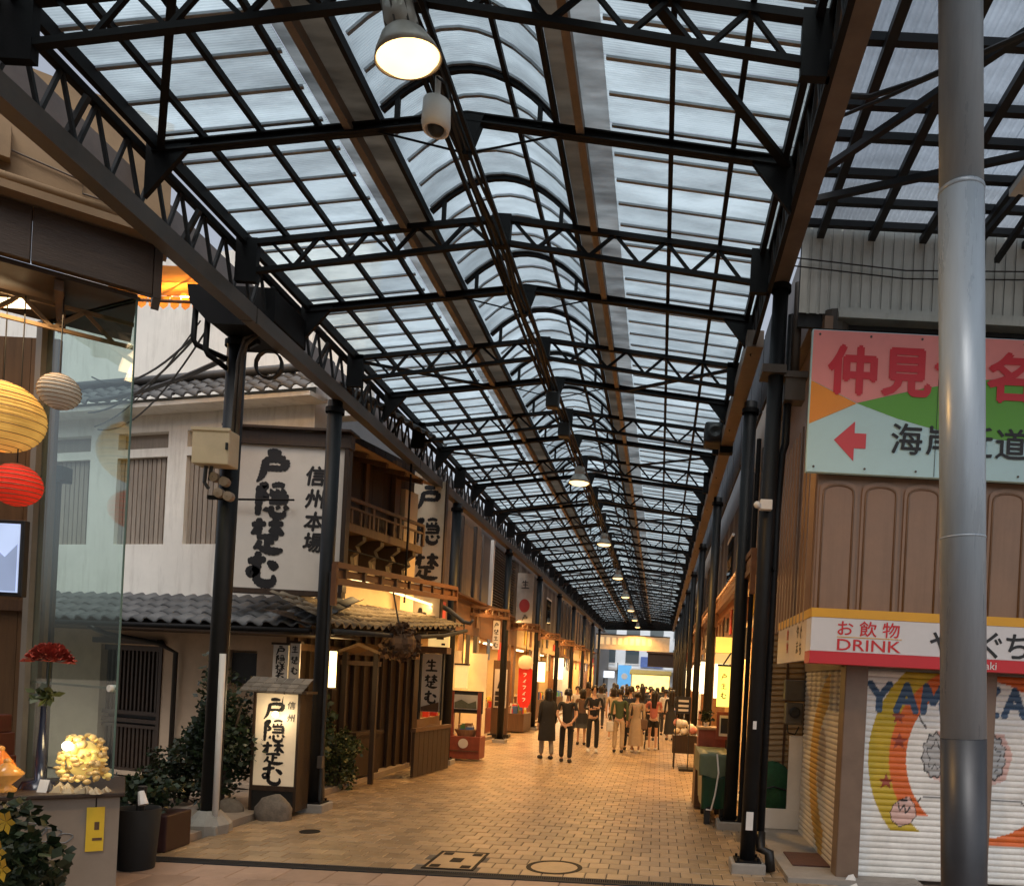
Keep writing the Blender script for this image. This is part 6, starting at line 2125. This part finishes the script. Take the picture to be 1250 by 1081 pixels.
# ================================================================== FAR END OF THE ARCADE
xs = thing('exit_sign_board', 'long amber lit sign board across the far end of the arcade', 'sign', (-2, 55, 3.9))
MB().box(-4.6, .6, 55, 55.1, 3.9, 4.9).build('panel', mat('amber_panel', (.5, .38, .24), .5, 0, .3, 2, emit=(1, .7, .4), es=.18), xs)
for k in range(9):
    x = -4.3 + k * .42
    MB().box(x, x + .26, 54.98, 54.999, 4.25, 4.75).build('lit_cell', mat('amber_cell', (.7, .5, .25), .5, 0, .2, 3, emit=(1, .7, .35), es=.5), xs)
MB().box(-4.62, .62, 54.99, 55.12, 4.9, 4.98).build('top_rail', 'dark_wood', xs)
V_, F_ = [], []
rd_ = thing('far_building', 'pale blue-white building with windows beyond the arcade exit', 'building', (-2, 76, 0))
mat('far_wall', (.8, .86, .9), .7, 0, .08, 1)
MB().box(-9, 6, 76, 84, 0, 14).build('wall', 'far_wall', rd_)
for i in range(6):
    for j in range(4):
        x, z = -8 + i * 2.3, 3.4 + j * 2.6
        wn = MB().box(x, x + 1.3, 75.95, 76.02, z, z + 1.5).build('window', 'glass_dark', rd_)
        MB().box(x - .06, x + 1.36, 75.9, 75.949, z - .12, z - .01).build('sill', 'white_paint', wn)
MB().box(-1.9, .3, 75.7, 75.9, 3.1, 4.1).build('blue_sign', mat('blue_sign', (.12, .2, .5), .5), rd_)
MB().box(-9, 6, 75.2, 76, 2.7, 2.95).build('canopy', 'white_paint', rd_)
bb = thing('blue_banner', 'bright blue vertical banner beyond the arcade exit', 'banner', (-3.2, 70, 0))
MB().box(-3.75, -2.55, 70, 70.05, .4, 3.1).build('cloth', glow('banner_blue_glow', (.12, .4, .75), .45), bb)  # plain cloth, its brightness put in as a faint glow
for z, w_ in ((2.1, .28), (1.1, .25)):
    MB().lathe([(.001, -.01), (w_, -.01), (w_, 0)], (-3.15, 69.99, z), 18, 'y').build('white_disc', 'white_paint', bb)
MB().bar((-3.8, 70.03, 0), (-3.8, 70.03, 3.3), .06).build('pole', 'steel', bb)
ws = thing('white_shop_sign', 'white lit shop sign beside the blue banner beyond the exit', 'sign', (-4.9, 69, 1.5))
MB().box(-5.8, -4.0, 69, 69.1, 1.9, 2.5).build('panel', glow('sign_cold', (.75, .85, 1), .9), ws)
MB().bar((-4.9, 69.05, 0), (-4.9, 69.05, 1.9), .08).build('post', 'steel', ws)
ysh = thing('yellow_shop', 'yellow lit market shop beyond the exit with a striped awning', 'shop', (-.6, 66, 0))
MB().box(-2.4, .9, 66.0, 68, 0, 2.6).build('body', 'cream', ysh)
MB().box(-2.3, .85, 65.9, 65.99, .9, 2.3).build('lit_window', glow('shop_yellow', (1, .75, .25), 1.6), ysh)
MB().prism([(64.8, 2.35), (66, 2.7), (66, 2.62), (64.8, 2.27)], 'x', -2.5, 1.0).build('awning', 'goods_yellow', ysh)
dbb = thing('dark_balcony', 'dark brown timber balcony beyond the exit on the cart side', 'balcony', (.4, 62, 2.8))
MB().box(-1.0, 1.5, 61.5, 63.5, 2.95, 4.1).build('front', 'dark_wood', dbb)
MB().box(-1.1, 1.6, 61.4, 61.49, 4.0, 4.15).build('rail', 'mid_wood', dbb)
MB().box(-6.2, -4.95, 57.2, 75, 0, 6).build('wall', 'grey_board', thing('side_building', 'grey building beyond the exit on the banner side', 'building', (-5.5, 65, 0)))
MB().box(1.55, 5, 52.2, 75, 0, 6).build('wall', 'grey_board', thing('side_building', 'grey building beyond the exit on the cart side', 'building', (3, 65, 0)))
MB().box(-12, -6.9, 14.9, 57, 0, 7.2).build('wall', 'grey_board', thing('rear_block', 'dark backing block behind the shops of the banner side', 'building', (-9, 36, 0)))
MB().box(3.6, 9, 9.85, 57, 0, 7.2).build('wall', 'grey_board', thing('rear_block', 'dark backing block behind the shops of the cart side', 'building', (6, 36, 0)))
# ================================================================== PEOPLE
import bmesh


def skin_obj(name, verts, edges, radii, m, parent, mw, levels=1, root=0):
    """Grow a continuous surface round connected joints (radii are pairs)."""
    bm = bmesh.new()
    lay = bm.verts.layers.skin.verify()
    vs = [bm.verts.new(mw @ Vector(v)) for v in verts]
    for a, b in edges:
        bm.edges.new((vs[a], vs[b]))
    for i, v in enumerate(vs):
        v[lay].radius = radii[i]
        v[lay].use_root = (i == root)
    me = bpy.data.meshes.new(name)
    bm.to_mesh(me)
    bm.free()
    me.materials.append(MATS[m] if isinstance(m, str) else m)
    o = link(name, me, parent)
    s = o.modifiers.new('skin', 'SKIN')
    s.use_smooth_shade = True
    sb_ = o.modifiers.new('smooth', 'SUBSURF')
    sb_.levels = levels
    sb_.render_levels = levels
    return o


def cloth(name, col, rough=.8):
    return mat(name, col, rough, 0, .15, 14, .3, 60)


def person(label, x, y, face, h, top, bottom, hair='short', sleeve='short', legs='trousers', arms='down', stride=.0, shoe='black', coat=None, group=None, lean=0.0):
    t = thing('person', label, 'person', (x, y, 0), group)
    mw = Matrix.Translation((x, y, 0)) @ Matrix.Rotation(face, 4, 'Z') @ Matrix.Scale(h, 4)
    A = {'down': [((.122, .01, .63), (.122, -.02, .48), (.118, -.03, .43)), ((-.122, .01, .63), (-.122, -.02, .48), (-.118, -.03, .43))],
         'back': [((.135, .04, .64), (.06, .09, .52), (.02, .1, .49)), ((-.135, .04, .64), (-.06, .09, .52), (-.02, .1, .5))],
         'front': [((.14, -.02, .65), (.06, -.12, .66), (.01, -.13, .67)), ((-.14, -.02, .65), (-.06, -.12, .63), (-.01, -.14, .64))],
         'phone': [((.135, .0, .64), (.09, -.14, .7), (.06, -.15, .74)), ((-.13, .01, .63), (-.1, -.1, .6), (-.06, -.13, .62))]}[arms]
    V_ = [(0, 0, .52), (0, .0, .62), (0, .005, .74), (0, .0, .83), (0, -.002, .868), (0, -.012, .915), (0, -.002, .962)]
    E_ = [(0, 1), (1, 2), (2, 3), (3, 4), (4, 5), (5, 6)]
    R_ = [(.09, .066), (.085, .06), (.104, .066), (.04, .036), (.034, .034), (.047, .055), (.036, .042)]
    sh_top = list(R_[:4])
    for k, sx in enumerate((1, -1)):
        el, wr, ha = A[k]
        b = len(V_)
        V_ += [(.098 * sx, 0, .8), el, wr, ha]
        R_ += [(.038, .038), (.03, .03), (.021, .021), (.022, .014)]
        E_ += [(2, b), (b, b + 1), (b + 1, b + 2), (b + 2, b + 3)]
        d = (Vector(ha) - Vector(wr)).normalized()
        side = d.cross(Vector((0, 1, .2))).normalized()
        hv = b + 3
        for f_ in range(4):
            o = (f_ - 1.5) * .009
            V_.append(tuple(Vector(ha) + d * (.036 - .004 * abs(f_ - 1.3)) + side * o))
            R_.append((.005, .005)); E_.append((hv, len(V_) - 1))
        V_.append(tuple(Vector(wr) + d * .03 + side * .026)); R_.append((.006, .006)); E_.append((b + 2, len(V_) - 1))
    legi = []
    for k, sx in enumerate((1, -1)):
        st = stride * sx
        b = len(V_)
        V_ += [(.05 * sx, 0, .49), (.055 * sx, -.012 - st * .5, .28), (.055 * sx, .012 - st, .05), (.06 * sx, -.065 - st, .018)]
        R_ += [(.06, .058), (.04, .042), (.024, .026), (.024, .016)]
        E_ += [(0, b), (b, b + 1), (b + 1, b + 2), (b + 2, b + 3)]
        legi.append(b)
    body = skin_obj('body', V_, E_, R_, 'skin', t, mw)
    # top
    g = .012
    tv_, te, tr_ = [(0, 0, .5), (0, 0, .62), (0, .005, .74), (0, 0, .815)], [(0, 1), (1, 2), (2, 3)], [(.108, .08), (.1 + g, .072), (.108 + g, .074), (.055, .048)]
    for k, sx in enumerate((1, -1)):
        el, wr, ha = A[k]
        b = len(tv_)
        s0 = Vector((.1 * sx, 0, .798))
        if sleeve == 'long':
            tv_ += [tuple(s0), el, tuple(Vector(el).lerp(Vector(wr), .92))]
            tr_ += [(.043, .043), (.037, .037), (.028, .028)]
            te += [(2, b), (b, b + 1), (b + 1, b + 2)]
        else:
            tv_ += [tuple(s0), tuple(s0.lerp(Vector(el), .7))]
            tr_ += [(.046, .046), (.044, .044)]
            te += [(2, b), (b, b + 1)]
    skin_obj('top', tv_, te, tr_, top, t, mw)
    # legs
    if legs in ('trousers', 'shorts'):
        pv, pe, pr = [(0, 0, .53)], [], [(.1, .078)]
        for k, sx in enumerate((1, -1)):
            st = stride * sx
            b = len(pv)
            if legs == 'trousers':
                pv += [(.052 * sx, 0, .47), (.058 * sx, -.012 - st * .5, .28), (.058 * sx, .012 - st, .06)]
                pr += [(.074, .074), (.062, .064), (.054, .056)]
                pe += [(0, b), (b, b + 1), (b + 1, b + 2)]
            else:
                pv += [(.052 * sx, 0, .47), (.056 * sx, -.006 - st * .2, .37)]
                pr += [(.072, .07), (.066, .064)]
                pe += [(0, b), (b, b + 1)]
        skin_obj('trousers' if legs == 'trousers' else 'shorts', pv, pe, pr, bottom, t, mw)
    else:
        z0 = .12 if legs == 'long_skirt' else .3
        mb = MB()
        n = 22
        prof = [(.088, .56), (.1, .5), (.115, .4), (.13 if z0 > .2 else .125, .3), (.14, z0)] if z0 > .2 else [(.088, .56), (.1, .48), (.11, .36), (.118, .24), (.125, z0)]
        for rr_, hh in prof:
            for i in range(n):
                a = 2 * PI * i / n
                f_ = 1 + .06 * math.sin(a * 5 + x * 7) * (.56 - hh) * 2
                mb.v.append(tuple(mw @ Vector((rr_ * f_ * math.cos(a), rr_ * .8 * f_ * math.sin(a), hh))))
        for j in range(len(prof) - 1):
            for i in range(n):
                i2 = (i + 1) % n
                mb.f.append((j * n + i, j * n + i2, (j + 1) * n + i2, (j + 1) * n + i)); mb.m.append(0)
        mb.build('skirt', bottom, t, smooth=True)
    if coat:
        mb = MB()
        n = 22
        prof = [(.06, .83), (.1, .79), (.112, .7), (.1, .6), (.115, .48), (.125, .36), (.13, .26)]
        for rr_, hh in prof:
            for i in range(n):
                a = -PI / 2 + .25 + (2 * PI - .5) * i / (n - 1)
                f_ = 1 + .05 * math.sin(a * 6) * (.85 - hh)
                mb.v.append(tuple(mw @ Vector((rr_ * f_ * math.cos(a), rr_ * .75 * f_ * math.sin(a), hh))))
        for j in range(len(prof) - 1):
            for i in range(n - 1):
                mb.f.append((j * n + i, j * n + i + 1, (j + 1) * n + i + 1, (j + 1) * n + i)); mb.m.append(0)
        mb.build('coat', coat, t, smooth=True)
    # hair: a cap open at the face, longer behind
    mb = MB()
    n = 18
    drop = {'short': .9, 'bob': .865, 'long': .7, 'bun': .9, 'cap': .925}[hair]
    rows_ = [(.012, .99), (.036, .984), (.051, .965), (.057, .94), (.056, .915), (.054, drop if drop > .88 else .88)]
    if drop < .88:
        rows_ += [(.056, .82), (.05, drop)]
    for rr_, hh in rows_:
        for i in range(n):
            a = PI / 2 + (i / (n - 1) - .5) * 2 * PI * (1.0 if hh > .95 else .68)
            mb.v.append(tuple(mw @ Vector((rr_ * math.cos(a), .002 + rr_ * 1.14 * math.sin(a), hh))))
    for j in range(len(rows_) - 1):
        for i in range(n - 1):
            mb.f.append((j * n + i, j * n + i + 1, (j + 1) * n + i + 1, (j + 1) * n + i)); mb.m.append(0)
    hr_ = mb.build('hair', 'hair', t, smooth=True)
    if hair == 'bun':
        c = mw @ Vector((0, .06, .95))
        MB().ball(tuple(c), .03 * h, 10, 8).build('bun', 'hair', hr_, smooth=True)
    # face: eyes, nose, mouth
    for sx in (1, -1):
        c = mw @ Vector((.018 * sx, -.062, .925))
        MB().ball(tuple(c), .005 * h, 8, 5).build('eye', 'black', body, smooth=True)
        c = mw @ Vector((.05 * sx, .0, .918))
        MB().ball(tuple(c), .011 * h, 8, 6, .5, 1, 1.4).build('ear', 'skin', body, smooth=True)
    c = mw @ Vector((0, -.068, .91))
    MB().ball(tuple(c), .008 * h, 8, 6, .8, 1, 1.4).build('nose', 'skin', body, smooth=True)
    c = mw @ Vector((0, -.062, .89))
    MB().ball(tuple(c), .011 * h, 8, 5, 1.2, .4, .35).build('mouth', mat('lip', (.35, .12, .1), .5), body, smooth=True)
    for k, sx in enumerate((1, -1)):
        st = stride * sx
        mb = MB()
        pts = [mw @ Vector((.057 * sx, .035 - st, .022)), mw @ Vector((.057 * sx, -.01 - st, .03)), mw @ Vector((.06 * sx, -.06 - st, .02)), mw @ Vector((.062 * sx, -.1 - st, .014))]
        mb.tube(pts, [.02 * h, .028 * h, .025 * h, .012 * h], 10)
        mb.build('shoe', shoe, t, smooth=True)
    return t


cloth('c_black', (.012, .012, .014)); cloth('c_dark', (.03, .028, .03)); cloth('c_green', (.05, .075, .035)); cloth('c_beige', (.42, .32, .21))
cloth('c_tan', (.36, .27, .18)); cloth('c_pink', (.42, .13, .1)); cloth('c_grey', (.28, .26, .24)); cloth('c_white', (.6, .58, .54)); cloth('c_navy', (.02, .028, .05)); cloth('c_brown', (.12, .07, .045))
p1 = person('person with very long dark hair in a dark long cardigan and grey patterned trousers', -2.42, 17.2, PI + .5, 1.58, 'c_black', 'c_grey', 'long', 'long', 'trousers', 'down', .05, 'c_dark', 'c_black')
person('person in black T-shirt and black trousers with hands clasped behind the back', -1.93, 16.7, PI, 1.6, 'c_black', 'c_black', 'short', 'short', 'trousers', 'back', .03, 'c_dark')
person('person in black walking this way while looking down at a phone', -1.58, 19.3, .15, 1.68, 'c_black', 'c_black', 'short', 'long', 'trousers', 'front', .02, 'c_white')
person('person in green jacket and pale trousers seen from behind', -.95, 19.5, PI, 1.62, 'c_green', 'c_beige', 'short', 'long', 'trousers', 'down', .01, 'c_dark')
person('person in a long beige dress seen from behind', -.52, 19.7, PI - .1, 1.56, 'c_tan', 'c_tan', 'bun', 'long', 'long_skirt', 'down', 0, 'c_white')
person('person in pink shirt and black shorts pushing a stroller', -.1, 20.6, PI, 1.6, 'c_pink', 'c_black', 'long', 'short', 'shorts', 'front', .0, 'c_white')
person('person in dark brown top and black skirt behind the black T-shirt walker', -2.05, 21.2, PI, 1.55, 'c_brown', 'c_black', 'bob', 'short', 'skirt', 'down', 0, 'c_dark')
person('person in beige top and black shorts walking behind the phone reader', -1.35, 23.5, PI, 1.6, 'c_beige', 'c_black', 'bob', 'short', 'shorts', 'down', .03, 'c_white')
person('person in a navy jacket beside the green jacket', -.72, 20.3, PI, 1.7, 'c_navy', 'c_black', 'short', 'long', 'trousers', 'down', .0, 'c_dark')
person('person in a black dress near the toy bin', .42, 24.5, PI + .2, 1.6, 'c_black', 'c_black', 'long', 'long', 'long_skirt', 'down', 0, 'c_dark')
person('person in white top and dark trousers near the black dress', .25, 26.5, PI, 1.6, 'c_white', 'c_dark', 'short', 'short', 'trousers', 'down', .03, 'c_dark')
GP = 'people far down the arcade'
far_p = [(-2.7, 26, 'c_white', 'c_navy'), (-2.1, 28.5, 'c_grey', 'c_dark'), (-1.1, 30, 'c_dark', 'c_black'), (-.3, 29, 'c_navy', 'c_beige'), (-3.0, 33, 'c_brown', 'c_dark'), (-1.6, 34, 'c_white', 'c_black'), (-.6, 36, 'c_black', 'c_grey'), (.2, 38, 'c_dark', 'c_dark'), (-2.3, 40, 'c_grey', 'c_black'), (-.9, 42, 'c_white', 'c_grey'), (-3.1, 44, 'c_black', 'c_dark'), (-1.9, 46, 'c_beige', 'c_dark'), (-.2, 24.2, 'c_navy', 'c_black'), (-1.0, 25.2, 'c_black', 'c_black'), (-.55, 26.6, 'c_dark', 'c_navy'), (.55, 29.5, 'c_black', 'c_navy'), (-.05, 32, 'c_dark', 'c_grey'), (.5, 34, 'c_navy', 'c_dark'), (-.9, 33, 'c_brown', 'c_black'), (-1.5, 27.5, 'c_navy', 'c_navy')]
NMS = {'c_white': 'white', 'c_navy': 'navy', 'c_grey': 'grey', 'c_dark': 'dark grey', 'c_black': 'black', 'c_beige': 'beige', 'c_brown': 'brown'}
for k, (x, y, a, b) in enumerate(far_p):
    person('distant person in %s top and %s trousers in the crowd' % (NMS[a], NMS[b]), x, y, PI if k % 3 else 0, 1.56 + .03 * (k % 5), a, b, ['short', 'bob', 'long'][k % 3], 'long' if k % 2 else 'short', 'trousers', 'down', .03, 'c_dark', None, GP)
for nm, lab, x, y, z, m_ in (('handbag', 'small brown handbag hanging at the side of the person in the beige dress', -.33, 19.66, .74, 'c_brown'), ('tote_bag', 'white tote bag carried by the person in green', -1.17, 19.46, .66, 'c_white'), ('backpack', 'dark backpack worn by the person in the navy jacket', -.72, 20.12, 1.12, 'c_dark')):
    bg_ = thing(nm, lab, 'bag', (x, y, z))
    MB().box(x - .09, x + .09, y - .05, y + .05, z - .14, z + .12).build('bag_body', m_, bg_, bevel=.03)
    MB().tube([(x - .06, y, z + .1), (x - .03, y, z + .26), (x + .03, y, z + .26), (x + .06, y, z + .1)], .008, 5).build('strap', m_, bg_)
sr = thing('stroller', 'small black stroller in front of the person in pink', 'stroller', (-.12, 20.95, 0))
MB().box(-.3, .06, 20.9, 21.3, .35, .75).build('seat', 'c_black', sr, bevel=.04)
MB().tube([(-.3, 20.75, 1.0), (-.3, 21.0, .6), (-.3, 21.3, .1)], .015, 6).tube([(.06, 20.75, 1.0), (.06, 21.0, .6), (.06, 21.3, .1)], .015, 6).tube([(-.3, 20.75, 1.0), (.06, 20.75, 1.0)], .018, 6).build('frame', 'steel', sr)
for x in (-.31, .07):
    for y in (20.85, 21.3):
        MB().lathe([(.001, -.015), (.08, -.015), (.085, 0), (.08, .015), (.001, .015)], (x, y, .085), 14, 'x').build('wheel', 'black', sr)
MB().tube([(-.3, 20.86, .09), (-.28, 21.0, .5)], .012, 5).tube([(.06, 20.86, .09), (.05, 21.0, .5)], .012, 5).build('strut', 'steel', sr)
# ================================================================== BUILDINGS BEHIND THE VIEWER (unseen, added to hold back daylight)
ob = thing('daylight_blocker', 'unseen plain plastered block added behind the viewer to hold back daylight', 'building', (0, -7, 0))
MB().box(-16, -1.5, -12, -4.5, 0, 11).build('wall', 'plaster_warm', ob)
for i in range(4):
    wn = MB().box(-14 + i * 3.3, -12.4 + i * 3.3, -4.5, -4.46, 3.6, 5.2).build('window', 'glass_dark', ob)
ob3 = thing('daylight_blocker', 'unseen dark clad block added beyond the souvenir shop to hold back daylight', 'building', (-12, -1, 0))
MB().box(-16, -6.9, -4.4, 3.2, 0, 8).build('wall', 'grey_board', ob3)
